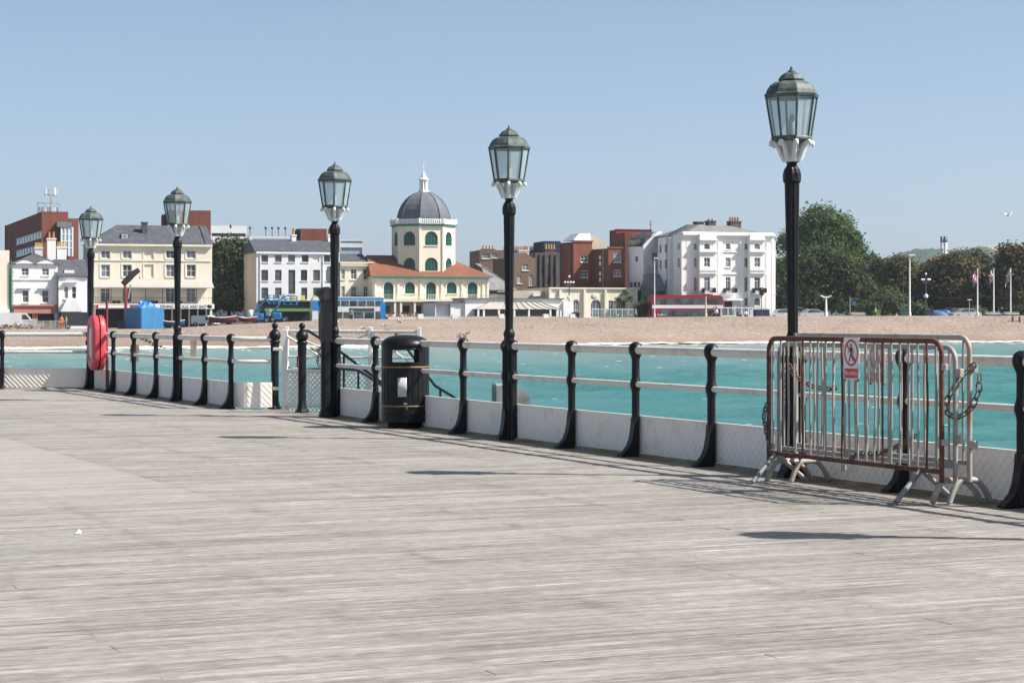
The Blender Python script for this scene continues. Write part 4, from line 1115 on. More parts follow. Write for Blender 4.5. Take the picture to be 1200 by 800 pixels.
b.band(16,66,358.5,367,'pink',.35,name='shop_fascia'); b.band(15.5,66.5,357,358.5,'pink',.55)
b.box('shop_window','dark',17.5,64.5,367.3,379,.5,.6); b.part('shop_pier','pink',MB().box(b.x(38.5),-.05,-1.7,b.x(43.5),.3,b.z(367.5)))
b.chimney(55.5,65.5,279,309,5,'wht',2,'pot',1.0,.9); b.chimney(41,50,290,300,8,'wht2',6,'potyellow',.8,.7)
# --- white bay house beside it
b = Bld('white_house', 'narrow white house with a splayed bay window and dark slate roof', 68.5, 271)
b.front('wall','wht',68.5,102,323,[(75,80,335.5,350,'sash'),(84,89.5,335.5,350,'sash')]); b.shell('wht',68.5,102,323,9,left=False)
b.gable_roof('slate',68.5,102,323,304,9,'wht'); b.chimney(67,78,289,303,7,'wht2',6,'potyellow',.8,.7)
b.box('dormer','wht',75.5,87,316.5,323,.6,2.2); zz = b.z(322.4)
b.put_window((b.x(77),b.x(85.5),b.z(322.4),b.z(317.3)),'grid','wframe','pane',lambda a,z_: (a,.5,z_),sill=False)
a0, a1 = b.x(74), b.x(91)
b.part('bay_skirt','wht', MB().prism([(a0+.3,b.z(351)),(a1-.3,b.z(351)),(a1+.5,b.z(365)),(a0-.5,b.z(365))], lambda x,z: (x,-1.7,z), lambda x,z: (x,-.003,z)))
b.part('bay_top','wht', MB().prism([(a0,b.z(331)),(a1,b.z(331)),(a1-.3,b.z(329)),(a0+.3,b.z(329))], lambda x,z: (x,-.45,z), lambda x,z: (x,-.003,z)))
b.band(69,101,366,380,'dark',.05,name='shopfront')
# --- brick office block behind with roof aerials
b = Bld('office_block', 'red brick office block with ribbon windows and rooftop aerials', 49, 335, 20, ground=.4)
b.front('wall','brick',49,80,248,[(70.5,82,0,0,'none')][:0]); zt = b.z(248); D = b.d(7)
b.wall_m('side_wall','brick',0,D,-1.7,zt,[(.6,D*.72,b.z(279),b.z(270)),(.6,D*.72,b.z(294.5),b.z(285.5))], lambda a,z_,dp: (dp,a,z_), .25)
for z0, z1 in ((b.z(279),b.z(270)),(b.z(294.5),b.z(285.5))):
    o = b.part('window','paneblue', MB().add([(.15,.6,z0),(.15,D*.72,z0),(.15,D*.72,z1),(.15,.6,z1)], [(0,1,2,3)]))
    m = MB(); n = 9
    for k in range(n+1): yy = .6+(D*.72-1.7)*k/n; m.box(.06,yy-.06,z0,.14,yy+.06,z1)
    m.box(.06,.6,z1-.12,.13,D*.72,z1); m.box(.05,.6,z0,.12,D*.72,z0+.12); m.build('frame', M['wframe'], o)
b.part('roof','greyroof', MB().box(0.1,.1,zt-.4,b.x(80),D,zt-.2))
b.part('rear_wall','brick', MB().box(-.2,D-.5,-1.7,b.x(79.5),D+.3,zt+.02))
b.front('wall','brick',80.1,92,256,[],y=.6); b.part('side_walls','brick', MB().box(b.x(80.1,.6),.63,-1.7,b.x(92,.6),D,b.z(256.2)))
b.box('stair_box','slategrey',67,84,260,266,-1.2,.5)
a0, a1 = b.x(71), b.x(84)
b.part('stair_glazing','paneblue', MB().box(a0,-1.0,b.z(300),a1,.2,b.z(266)))
m = MB()
for k in range(4): x = a0+(a1-a0)*k/3; m.box(x-.12,-1.08,b.z(300),x+.12,-.99,b.z(266))
for p in (266.6,274,282,290): m.box(a0,-1.07,b.z(p+.8),a1,-1.0,b.z(p))
b.part('stair_frame','wframe',m)
mst = Bld('aerial_mast', 'rooftop aerial mast with a ring of antennas above the brick office', 60, 340, 10, 'aerial', ground=EYE-(248-HOR)/F*340)
m = MB(); m.tube([(0,0,-.4),(0,0,4)], .10, 8); m.tube([(-2.2,0,1.4),(1.4,0,1.4)], .06, 6); m.tube([(-2.2,0,-.3),(-2.2,0,1.4)], .06, 6); m.tube([(1.4,0,-.3),(1.4,0,1.4)], .06, 6); m.tube([(-1,0,-.3),(-1,0,1.4)], .06, 6); mst.part('mast','galv',m)
for k in range(7):
    a = k*2*math.pi/7; MB().bevbox(-.13,-.06,0,.13,.06,1.3,.03).build('antenna', M['wht2'], mst.o, (1.0*math.cos(a), 1.0*math.sin(a), 2.6), a+math.pi/2)
for k in range(6): MB().bevbox(-.25,-.25,0,.25,.25,1.1,.04).build('equipment_box', M['wht2'], mst.o, (-2+k*.62, .4, -.3))
MB().lathe([(1.1,2.7),(1.15,2.75),(1.1,2.8)], 20, cap=False).build('ring', M['galv'], mst.o)
# --- cream tackle-shop terrace
b = Bld('cream_terrace', 'long cream four-storey terrace with veranda, slate roof and fishing tackle shop sign', 108, 278)
cols = [(118.2,129),(143.7,154.4),(169,179.7),(194.4,204.6),(218.5,229.4)]
wins = []
for i, (x0, x1) in enumerate(cols):
    st_ = 'blank' if i == 2 else 'sash3'
    wins += [(x0,x1,293.4,303,st_),(x0,x1,310,324.4,st_)]
    if i != 2: wins.append((x0-.3,x1+.3,337.5,354.5,'french'))
b.front('wall','cream',108,247.5,285.5,wins+[(112,150,362,384,'none'),(180,246,362,384,'none')]); D = 11
b.shell('cream_dull_shade',108,247.5,285.5,D,right=False); b.part('right_wall','wht2',MB().box(b.x(247.5)-.1,.004,-1.7,b.x(247.5)+.12,D,b.z(285.5,b.x(247.5))))  # left wall's shade is put into its duller cream
b.gable_roof('slate',108,247.5,285,264,D,'cream_dull_shade',hip=(4,0)); b.band(107,248.3,285.5,287.8,'stone',.45); b.band(108,247.5,304.2,305.4,'stone',.1,name='string_course')
for x0, x1 in cols:
    for y0, y1 in ((293.4,303),(310,324.4)):
        m = MB(); A0, A1, Z0, Z1 = b.x(x0), b.x(x1), b.z(y1,b.x(x0)), b.z(y0,b.x(x0))
        m.box(A0-.2,-.06,Z0,A0-.01,-.002,Z1+.16); m.box(A1+.01,-.06,Z0,A1+.2,-.002,Z1+.16); m.box(A0-.01,-.06,Z1+.01,A1+.01,-.002,Z1+.16); b.part('architrave','stone',m)
a0, a1 = b.x(108.5), b.x(248)
m = MB(); zc0, zc1 = b.z(328), b.z(336.4); m.add([(a0,-.01,zc0),(a1,-.01,zc0),(a1+.1,-1.5,zc1),(a0-.1,-1.5,zc1),(a0,-.01,zc0-.08),(a1,-.01,zc0-.08),(a1+.1,-1.5,zc1-.1),(a0-.1,-1.5,zc1-.1)], [(0,1,2,3),(4,7,6,5),(3,2,6,7),(0,3,7,4),(1,5,6,2)]); b.part('veranda_canopy','awn',m)
zf = b.z(355.8); b.part('balcony_floor','stone',MB().box(a0,-1.45,zf-.15,a1,-.003,zf)); b.part('balcony_railing','iron',railing_mb(a0,a1,-1.4,zf+.02,b.z(348.2),.22,.016))
for k in range(8): xx = a0+(a1-a0)*k/7; MB().box(xx-.035,-1.42,zf-.1 if k else -.5,xx+.035,-1.36,zc1-.08).build('veranda_post', M['iron'], b.o)
for k in range(6): MB().bevbox(-.25,-.25,0,.25,.25,.45,.1).build('balcony_chair', M['dark'], b.o, (b.x((133,138,173,178,182,210)[k]),-.9,zf+.002))
b.band(179.7,249,356.3,361.7,'wht',1.5,name='shop_fascia')
me = text_mesh('lettering', 'FISHING TACKLE AND BAIT', .62, M['signblack'], .01); wd = max(v.co.x for v in me.vertices)*2
o = link('lettering', me, b.o, ((b.x(186)+b.x(240))/2, -1.515, b.z(361.0,b.x(210)))); o.rotation_euler = (R(90),0,0); o.scale = ((b.x(240)-b.x(185))/wd, 1, 1)
m = MB(); m.lathe([(.22,0),(.26,.004),(.26,.008),(.0,.01)], 12, xf=lambda p: (p[0]*1.4+b.x(243.5), -1.503-p[2], p[1]+b.z(359,b.x(243)))); b.part('emblem','signblack',m)
b.band(113,151,356.7,361.6,wm('red_fascia',(.42,.05,.05)),1.5,name='shop_fascia')
for k in range(12): MB().bevbox(-.2,-.02,-.2,.2,.02,.2,.01).build('fascia_diamond', M['signwhite'], b.o, (b.x(115.5+3*k),-1.53,b.z(359.2,b.x(130))))
b.box('shop_interior','dark',111,150,362,384,2.2,2.3); b.box('shop_interior','dark',180,246,362,384,2.2,2.3)
for k in range(7): b.part('shop_pier','cream',MB().box(b.x(181+10*k),-.02,-1.7,b.x(182.6+10*k),.3,b.z(362)))
b.box('dormer','slate',142,150.5,274.5,283,1.3,3.4); b.put_window((b.x(143,1.2),b.x(149.4,1.2),b.z(282,8,1.2),b.z(275.3,8,1.2)),'sash','wframe','blind',lambda a,z_: (a,1.15,z_),sill=False)
b.chimney(166.7,172.8,260,276,2.8,'slate'); 
b.part('party_wall','slate',MB().add([(b.x(241),-.2,b.z(285)+.3),(b.x(241),D/2,b.z(263)+.4),(b.x(242.5),D/2,b.z(263)+.4),(b.x(242.5),-.2,b.z(285)+.3)],[(0,1,2,3)]))
# --- backdrop blocks
b = Bld('brick_tower', 'plain red brick block rising behind the cream terrace', 197, 345, 12, ground=.4)
b.front('wall','brick',197,247,246.5,[]); b.shell('brick',197,247,246.5,12,flat='greyroof'); b.box('stair_core','brick_dark_shade',190.5,198.5,251,280,3,9)
b = Bld('white_office', 'long white flat-roofed building behind the dark tree', 246, 420, 12, ground=.4)
b.front('wall','wht',246,289,264.5,[(248,288,273.3,277,'none')]); b.shell('wht',246,289,264.5,14,flat='wht2'); b.box('window_band','pane',247.5,288.5,273,277.3,.2,.3)
b = Bld('parking_deck', 'pale rooftop parking deck with small lamp columns', 292, 400, 12, ground=.4)
b.front('wall','wht2',292,352,277,[(296,348,279.5,284,'none')]); b.shell('wht2',292,352,277,18); b.box('window_band','paneblue',293,351,279,284.5,.3,.4)
for px in (294,312.5,320,327.5,335.5):
    x = b.x(px); MB().tube([(x,2,b.z(277)),(x,2,b.z(268))], .07, 6).lathe([(.0,b.z(268)),(.28,b.z(268)+.1),(.2,b.z(268)+.45),(0,b.z(268)+.55)], 8, (x,2)).build('lamp_column', M['dframe'], b.o)
b = Bld('brick_block', 'red brick plant room behind the white terrace', 352, 340, 12, ground=.4)
b.front('wall','brick',352,383,268,[]); b.shell('brick_dark_shade',352,383,268,9,flat='greyroof'); b.box('side_fin','navy',348.5,351.9,268,290,.5,4)
b = Bld('glass_block', 'pale blue glass and cream block behind the small cream house', 398, 360, 12, ground=.4)
b.front('wall','wht2',398,425,281,[(399,424.5,282.5,285,'none'),(399,424.5,290,297,'none')]); b.shell('wht2',398,425,281,10,flat='greyroof'); b.box('window_band','paneblue',398.5,424.7,282,298,.2,.3)
# --- white terrace with slate roof
b = Bld('white_terrace', 'plain white four-storey terrace with grey windows and slate roof', 300.4, 285)
w1 = [(306.2,314.2,299,307,'sash3'),(322.3,330,299,307,'sash3'),(337.7,345.7,299,307,'sash3'),(353.8,361.6,299,307,'sash3'),(367,374,299,307,'blank'),(379.5,387,299,307,'sash3'),
      (306.2,314.2,316.2,328.8,'grid'),(322.3,330,316.2,328.8,'grid'),(338,346,316.2,344.5,'sash'),(352.5,360,316.2,328.8,'sash3'),(367,375,316.2,328.8,'sash3'),(382,389,316.2,328.8,'sash3'),
      (306.2,314.2,337,350,'sash3'),(322.3,330,337,350,'sash3'),(353,360,337,351,'french'),(367,375,337,350,'sash3'),(382,389,337,350,'sash3')]
b.front('wall','wht2',300.4,398,296,w1,fm='dframe'); D = 9.5
b.shell('cream_dull_shade',300.4,398,296,D,right=False); b.gable_roof('slate',300.4,398,295.5,281.5,D,'cream_dull_shade',over=.15)
b.band(300,398,295,297,'wht',.25,name='gutter')
for px in (305,378.5): MB().tube([(b.x(px),-.1,0),(b.x(px),-.1,b.z(296,b.x(px)))], .06, 8).build('drainpipe', M['wht2'], b.o)
b.chimney(342,347.2,275,288,D/2-.4,'wht',1,'pot',1,.9); b.chimney(384.5,388.5,275,284,D/2-.4,'wht',1,'pot',1,.9)
b.band(303,362,354,361.4,'dark',1.0,name='shop_fascia'); b.band(308,361,361.5,364.8,wm('green_awning',(.16,.28,.10)),1.6,name='awning'); b.band(304,362,364.8,376,'dark',.6,name='shopfront')
for i,(px,c) in enumerate(((327.5,(.55,.6,.05)),(341.5,(.62,.42,.05)),(353,(.58,.62,.05)),(366,(.6,.55,.05)))):
    b.part('balcony_board', wm('yellow_board_%d'%i, c), MB().box(b.x(px-2.2),-1.25,b.z(351.8),b.x(px+2.2),-1.1,b.z(346)))
b.part('balcony_floor','dframe',MB().box(b.x(303),-1.3,b.z(353.8),b.x(398),-.004,b.z(352.2)))
# --- small cream house
b = Bld('cream_house', 'small cream three-bay house between the white terrace and the domed hall', 398.6, 288)
b.front('wall','cream2',398.6,437.2,307,[(x0,x1,t,bt,'sash3') for x0,x1 in ((399.8,404.2),(411,418),(425.8,432.2)) for t,bt in ((315,327.5),(335.4,348.4))])
b.shell('cream_dull_shade',398.6,437.2,307,9,left=False,flat='slate'); b.band(398.4,437.6,307,308.2,'stone',.2); b.band(398.6,437.4,310.5,311.5,'stone',.35)
b.gable_roof('slate',399,431,307.5,297,9,'cream_dull_shade',y=.8); b.band(399,437,352,374,'cream_dull_shade',.4,name='shopfront'); b.box('window_band','dark',402,434,356,372,-.45,-.41)
for k, px in enumerate((416,423,429)): b.part('roof_sign',('dark','redmetal','wht')[k],MB().box(b.x(px-3.4),-.8,b.z(351.8),b.x(px+3.2),-1.7,b.z((346.5,347,349)[k])))
# --- the domed hall
b = Bld('domed_hall', 'cream hall with red tiled roof and an octagonal tower under a grey dome', 437.4, 286)
xs_c = [455.4,480.4,505.2,529.4,553.7]; wins = []
for i, c in enumerate(xs_c): wins.append((c-5.8,c+5.8,330.3,352 if i in (0,2,4) else 344,'archgrid'))
b.front('wall','cream2',437.4,573,323.4,wins,pane='panegreen',fm='gframe'); D = 12.5
b.shell('cream2',437.4,573,323.4,D)
b.gable_roof('tile',437.4,573,323.2,299.5,D,'cream2',hip=(.6,5.2),over=.5); b.band(436.8,573.8,323.3,325,'gframe',.55,name='gutter'); b.band(437.4,573,326,327,'stone',.12,name='string_course')
for c in xs_c:
    pts = []; r = b.x(c+7.2)-b.x(c); x0 = b.x(c); zc = b.z(336.2,x0)
    out = [(x0+r*math.cos(math.pi*k/10), zc+r*math.sin(math.pi*k/10)) for k in range(11)]; inn = [(x0+(r-.16)*math.cos(math.pi*k/10), zc+(r-.16)*math.sin(math.pi*k/10)) for k in range(10,-1,-1)]
    m = MB()
    for k in range(10): m.prism([out[k],out[k+1],inn[9-k],inn[10-k]], lambda x,z: (x,-.09,z), lambda x,z: (x,-.002,z))
    b.part('arch_moulding','stone',m)
for px in (440,466.5,492.8,517.5,541.5,566,571.5): b.part('pilaster','stone',MB().box(b.x(px-1.1),-.14,b.z(350.5),b.x(px+1.1),-.003,b.z(325.2)))
zf = b.z(350.6); a0, a1 = b.x(436), b.x(578); b.part('balcony_floor','stone',MB().box(a0,-2.0,zf-.35,a1,-.004,zf))
for i in range(7):
    A0 = a0+(a1-a0)*i/7; A1 = a0+(a1-a0)*(i+1)/7; b.part('balcony_railing','stone' if i%2 else 'galv2',railing_mb(A0+.05,A1-.05,-1.95,zf+.01,b.z(344.6),.24,.03))
b.front('ground_wall','cream_dull_shade',438,573,351,[(447,457,358,373,'none'),(468,480,358,373,'none'),(484,494,358,373,'none')],y=-.35,pyb=380)
for px0,px1,mm in ((447,457,'gframe'),(468,480,'dark'),(484,494,'dark')): b.box('entrance_door',mm,px0,px1,358,376,-.15,-.1)
for px in (446,459,466,482,496,510): b.part('column','stone',MB().box(b.x(px)-.15,-1.9,-1.7,b.x(px)+.15,-1.6,zf-.35))
# octagonal tower
cx = b.x(496.4, 5.2); cy = 5.2; Rt = 4.45; k0 = R(22.5); zb = b.z(330, cx, cy); zt = b.z(262.8, cx, 1.5)
apo = Rt*math.cos(R(22.5)); side = 2*Rt*math.sin(R(22.5))
tw = b.part('tower_base','cream2', MB().lathe([(Rt-.35,zb),(Rt-.35,zt-.1)], 8, (cx,cy), rot=k0, smooth=False))
wz = [(b.z(317.6,cx,1),b.z(301.8,cx,1)),(b.z(287.5,cx,1),b.z(271,cx,1))]; ww = 1.88
for k in range(8):
    an = 2*math.pi*k/8; nx, ny = math.cos(an), math.sin(an); tx, ty = -ny, nx
    fn = lambda a, z, dp, nx=nx, ny=ny, tx=tx, ty=ty: (cx+nx*(apo-dp)+tx*a, cy+ny*(apo-dp)+ty*a, z)
    holes = [(-ww/2,ww/2,z0,z1,True) for z0, z1 in wz]
    wo = b.wall_m('tower_wall','cream2',-side/2,side/2,zb,zt,holes,fn,.22)
    if ny < .5:
        for h in holes: b.put_window(h,'archgrid','gframe','panegreen',lambda a,z_: fn(a,z_,0),an+math.pi/2,sill=True)
    m = MB(); p = fn(-side/2,0,0); m.box(p[0]-.13,p[1]-.13,zb,p[0]+.13,p[1]+.13,zt-.02); b.part('corner_pilaster','stone',m)
b.part('tower_cornice','gframe', MB().lathe([(Rt-.1,zt-.30),(Rt+.35,zt-.12),(Rt+.42,zt),(Rt+.3,zt+.06),(0,zt+.06)], 8, (cx,cy), rot=k0, smooth=False, cap=False))
m = MB(); m.lathe([(Rt+.28,zt+.05),(Rt+.28,zt+.14),(Rt+.16,zt+.14)], 8, (cx,cy), rot=k0, smooth=False, cap=False); m.lathe([(Rt+.18,zt+.62),(Rt+.30,zt+.62),(Rt+.30,zt+.74),(Rt+.18,zt+.74)], 8, (cx,cy), rot=k0, smooth=False, cap=False)
for k in range(8):
    A = Vector((cx+(Rt+.24)*math.cos(k0+k*math.pi/4), cy+(Rt+.24)*math.sin(k0+k*math.pi/4))); B_ = Vector((cx+(Rt+.24)*math.cos(k0+(k+1)*math.pi/4), cy+(Rt+.24)*math.sin(k0+(k+1)*math.pi/4)))
    for j in range(13):
        p = A.lerp(B_, j/13); r = .13 if j == 0 else .07; m.box(p.x-r,p.y-r,zt+.12,p.x+r,p.y+r,zt+.64+(.2 if j==0 else 0))
b.part('balustrade','wht',m)
Rd = 3.85; Hd = b.z(224,cx,cy)-zt-.1; prof = [(Rd,zt+.05)]+[(Rd*math.cos(R(a)), zt+.35+(Hd-.35)*math.sin(R(a))) for a in (0,12,24,36,48,58,68,77,84)]+[(.3,zt+.1+Hd)]
dm = b.part('dome','lead', MB().lathe(prof, 8, (cx,cy), rot=k0, smooth=False))
for k in range(8):
    a = k0+k*math.pi/4; MB().tube([(cx+(r+.02)*math.cos(a), cy+(r+.02)*math.sin(a), z) for r, z in prof[1:]], .07, 6).build('dome_rib', M['lead'], dm)
zc = zt+.1+Hd; h = b.z(211,cx,cy)-zc
m = MB(); m.lathe([(.78,zc-.25),(.78,zc+.1),(.66,zc+.12),(.0,zc+.12)], 8, (cx,cy), rot=k0, smooth=False)
for k in range(8): a = k0+k*math.pi/4; m.tube([(cx+.50*math.cos(a),cy+.50*math.sin(a),zc),(cx+.50*math.cos(a),cy+.50*math.sin(a),zc+h)], .10, 6)
m.lathe([(.36,zc),(.36,zc+h)], 8, (cx,cy), rot=k0, smooth=False); b.part('cupola','wht',m)
m = MB(); zz = zc+h; m.lathe([(.5,zz-.05),(.74,zz),(.74,zz+.1),(.48,zz+.3),(.28,zz+.75),(.12,zz+1.05),(.06,zz+1.2),(0,zz+1.2)], 8, (cx,cy), rot=k0, smooth=False); b.part('cupola_roof','wht2',m)
b.part('spire','wht2', MB().lathe([(.06,zz+1.1),(.04,zz+2.4),(0,zz+2.5)], 8, (cx,cy)))
# --- seafront shelter, low and white
b = Bld('seafront_shelter', 'low white seafront shelter with a ribbed veranda canopy', 510, 276)
b.front('wall','wht',545,660,350,[(556,652,362,374,'none')]); b.front('left_wall','wht',510,544.7,354.5,[(511,528,356,375,'none')],y=.3); b.front('end_wall','wht',660.2,672,353,[],y=-.3)
b.shell('wht',545,660,350,6); b.shell('wht',510,544.5,354.5,6,y=.3); b.shell('wht',660.2,672,353,6,y=-.3,flat='wht2')
b.part('roof','greyroof',MB().box(b.x(543),-.3,b.z(350),b.x(660.3),6,b.z(349))); b.part('roof','greyroof',MB().box(b.x(509.5),.0,b.z(354.5),b.x(542.8),6.2,b.z(353)))
b.box('alcove_wall','cream_dull_shade',555,653,361,376,2.0,2.1); b.box('alcove_wall','wht2',511,528.5,355.5,376,.9,1.0)
m = MB(); a0, a1 = b.x(553.5), b.x(653.5); zt, z1 = b.z(353), b.z(362.2); n = 7
prof = [(-.02,zt)]+[(-1.9*(k/n)**.9, zt-(zt-z1)*(math.sin(math.pi/2*(k/n))*.75+.25*k/n)) for k in range(1,n+1)]
vs = []; fs = []
for (y, z), f in zip(prof, range(n+1)):
    ins = 2.6*(1-f/n); vs += [(a0+ins,y,z),(a1-ins,y,z)]
for k in range(n): fs.append((2*k,2*k+1,2*k+3,2*k+2))
m.add(vs, fs, True); m.add([(a0,prof[-1][0],z1),(a0,0,z1)]+[vs[2*k] for k in range(0,n)], [(0,1,2)]+[(0,k,k+1) for k in range(2,n+1)]); m.add([(a1,prof[-1][0],z1),(a1,0,z1)]+[vs[2*k+1] for k in range(0,n)], [(0,1,2)]+[(0,k,k+1) for k in range(2,n+1)])
cnp = b.part('canopy','awn',m)
for k in range(11):
    f0 = k/10; MB().tube([((vs[2*j][0]+.0)*(1-f0)+vs[2*j+1][0]*f0, vs[2*j][1]-.03, vs[2*j][2]+.04) for j in range(n+1)], .05, 5).build('canopy_rib', M['awn'], cnp)
for px in (556,562.5,580,598,615,640,652): b.part('post','wht',MB().box(b.x(px)-.12,-1.85,-1.7,b.x(px)+.12,-1.6,z1+.02))
for px0,px1 in ((570,577),(598,603),(607,612),(624,636)): b.part('bench','dark',MB().box(b.x(px0),1.0,b.z(373),b.x(px1),1.7,b.z(371.5)))
b.part('door','galv2',MB().box(b.x(615.5),1.9,-.3,b.x(622),1.98,b.z(362.5)))
w_ = Bld('promenade_wall', 'low cream promenade wall along the head of the beach', 455, 270, 12, 'wall', ground=gz(560)+.1)
w_.part('coping','stone',MB().box(0,0,.55,w_.x(676),.5,.62)); w_.part('wall','wht',MB().box(.01,.05,-.8,w_.x(676)-.01,.45,.55))
for px in (493,533,588,640,671): w_.part('pier_cap','wht',MB().box(w_.x(px)-.35,-.06,-.7,w_.x(px)+.35,.56,.95))
# --- buildings behind the shelter
b = Bld('slate_shed', 'low building with a pale grey slate roof beside the domed hall', 573.5, 305)
b.front('wall','slategrey',573.5,600,339,[]); b.gable_roof('slategrey',573.5,604,339,309,12,'slategrey',hip=(.5,4.5)); b.shell('cream_dull_shade',573.5,604,339,12); b.band(574,602,341.5,343.5,'dark',.1,name='opening')
b = Bld('brick_house', 'flat brick house with square windows peeping over the tiled roof', 562, 345, 12, ground=.4)
b.front('wall','brownbrick',562,595,293,[(565,574.5,297,303,'sash'),(575.5,583,296,302,'sash')]); b.shell('brownbrick',562,595,293,9,flat='greyroof'); b.chimney(565,580,291.5,296,3,'brownbrick',4,'potyellow')
b = Bld('brown_brick_house', 'gabled brown brick house with white windows behind the lamp post', 598, 318)
a0, a1 = b.x(598), b.x(627.5); wv = [(612,619.7,309,316.7,'sash3'),(606,611.8,322,332,'grid'),(620,625.7,322,334.7,'grid')]
b.front('wall','brownbrick',598,627.5,302,wv); zt = b.z(302); b.part('gable','brownbrick',MB().prism([(a0,zt),(a1,zt),(a1-.6,zt+.1),(b.x(617),b.z(296)),(b.x(610),b.z(296)),(a0+.6,zt+.1)], lambda x,z: (x,.001,z), lambda x,z: (x,.4,z)))
b.shell('brownbrick',598,627.5,302,9,flat='slate'); b.chimney(608,620,293,300,4,'wht2',5,'pot')
b = Bld('chimney_terrace', 'rear terrace roofline crowded with orange chimney pots', 590, 352, 12, ground=.4)
b.front('wall','brownbrick',590,636,300,[]); b.shell('brownbrick',590,636,300,9); b.gable_roof('slate',590,636,300,296,9,'brownbrick')
for px0,px1,n in ((590.5,597,4),(601,607.5,5),(613,619,4),(621,631,7)): b.chimney(px0,px1,293,298,4,'brownbrick',n,'pot',.8,.7)
b = Bld('flint_house', 'dark flint-walled rear building with yellow chimney pots', 627.5, 322)
b.front('wall','flint',627.5,656,296,[]); b.shell('flint',627.5,656,296,9,flat='slate')
for px in (632,638,645,651): MB().tube([(b.x(px),-.12,0),(b.x(px),-.12,b.z(298))], .09, 6).build('drainpipe', M['dframe'], b.o)
for px in (634.5,641,648): 
    for t in (302,315,326): b.part('window','pane',MB().box(b.x(px),-.02,b.z(t+7),b.x(px+2.6),.05,b.z(t)))
b.chimney(639,651.5,291.5,300,2,'flint',4,'potyellow',.9,.8)
b = Bld('navy_block', 'dark navy flat-roofed block behind the flint house', 637, 350, 12, ground=.4)
b.front('wall','navy',637,657,282.5,[]); b.shell('navy',637,657,282.5,8,flat='greyroof')
def brickhouse(px_l, px_s, px_r, top, wv, label, Y, th=23, wallm='brick', sidem='brick_dark_shade'):
    b = Bld('tall_brick_house', label, px_s, Y, th); b.front('wall',wallm,px_s,px_r,top,wv); D = b.d(px_l)
    b.shell(sidem,px_s,px_r,top,D,flat='slate'); b.part('parapet',wallm,MB().box(-.12,-.12,b.z(top),b.x(px_r)+.1,.2,b.z(top)+.25)); return b, D  # side walls shaded by colour, a darker copy of the front brick
b, D = brickhouse(656,672,694,283.5,[(680.5,689,299,307,'sash3'),(680.5,689,317,325,'sash3')],'tall red brick house with a pale hipped attic, left of its twin',312)
b.part('light_panel','brick',MB().box(-.12,D*.18,-1.7,-.003,D*.62,b.z(286)))
m = MB(); zt = b.z(283.5)+.26; a1 = b.x(692.5); m.add([(0,0,zt),(a1,0,zt),(a1,D*.8,zt),(0,D*.8,zt),(a1*.35,D*.04,b.z(273.4)),(a1*.99,D*.04,b.z(273.2)),(a1*.99,D*.6,b.z(273.2)),(a1*.35,D*.6,b.z(273.4))], [(0,1,5,4),(1,2,6,5),(2,3,7,6),(3,0,4,7),(4,5,6,7)]); b.part('attic','wht2',m)
b.part('brown_roof','cream_dull_shade',MB().add([(a1,.8,zt-1.5),(b.x(713),.8,zt-1.5),(b.x(713),5,zt-1.5),(a1,5,zt-1.5),(a1,.8,b.z(273.6)),(a1,5,b.z(273.6)),(b.x(713),.8,b.z(283)),(b.x(713),5,b.z(283))],[(0,1,6,4),(4,6,7,5),(1,2,7,6),(2,3,5,7),(0,4,5,3)]))
b, D = brickhouse(694,713,732,291,[(719,728,294.5,307,'grid'),(719,728,316,323.5,'sash3')],'tall red brick house with two white windows beside the red metal block',308)
for t in (299,306,318,325): b.part('side_window','wframe',MB().box(-.06,D*.45,b.z(t+4.5),-.004,D*.55,b.z(t)))
MB().tube([(-.12,D*.28,0),(-.12,D*.28,b.z(292))], .08, 6).build('drainpipe', M['galv'], b.o)
b = Bld('red_block', 'crimson metal-clad block rising behind the brick houses', 722, 335, 18, ground=.4)
b.front('wall','redmetal',722,764,269.3,[]); b.shell('redmetal',722,764,269.3,b.d(714.3),flat='greyroof')
b.part('trim','brick_dark_shade',MB().box(-.1,-.1,b.z(269.3),b.x(764),.3,b.z(268.4)))
b.front('brick_wall','brick',731,762,272.5,[],y=-1.2); b.part('brick_side','brick_dark_shade',MB().box(b.x(731,-1.2),-1.195,-1.7,b.x(762,-1.2),0,b.z(272.7)))
b = Bld('dark_brick_house', 'narrow dark brick gap house left of the white gable', 732.3, 314)
b.front('wall','brick_dark_shade',732.3,741,272.5,[]); b.shell('brick_dark_shade',732.3,741,272.5,6,flat='slate')
# --- single-storey cream cafe
b = Bld('seafront_cafe', 'single-storey cream cafe with arched doorways', 643, 292)
b.front('wall','cream2',643,746,337,[(671,679,351,375,'archgrid'),(692,705,351,372,'archgrid'),(713,719,352,371,'sash3'),(722,733,351,372,'archgrid')]); b.shell('cream_dull_shade',643,746,337,12,flat='wht2'); b.band(642.5,746.5,337,338.4,'stone',.25)
for px in (644,656,684.5,709,737,745): b.part('pilaster','stone',MB().box(b.x(px-1.2),-.3,-1.7,b.x(px+1.2),-.004,b.z(339)))
b.part('emblem','stone',MB().lathe([(.34,0),(.34,.05),(.25,.06),(0,.06)],14,xf=lambda p:(p[0]*1.3+b.x(697),-.06-p[2],p[1]+b.z(346)),cap=False))
b.front('rear_wing','cream_dull_shade',600,643,341,[],y=2); b.part('rear_wing_roof','wht2',MB().box(b.x(600,2),2.01,b.z(341.4),b.x(643,2),9,b.z(340.6)))
b.box('roof_vent','wht2',625,634,343.5,347,1.2,1.9)
s_ = Bld('glass_screen', 'glazed terrace windbreak in front of the cafe', 694, 283, 12, 'windbreak')
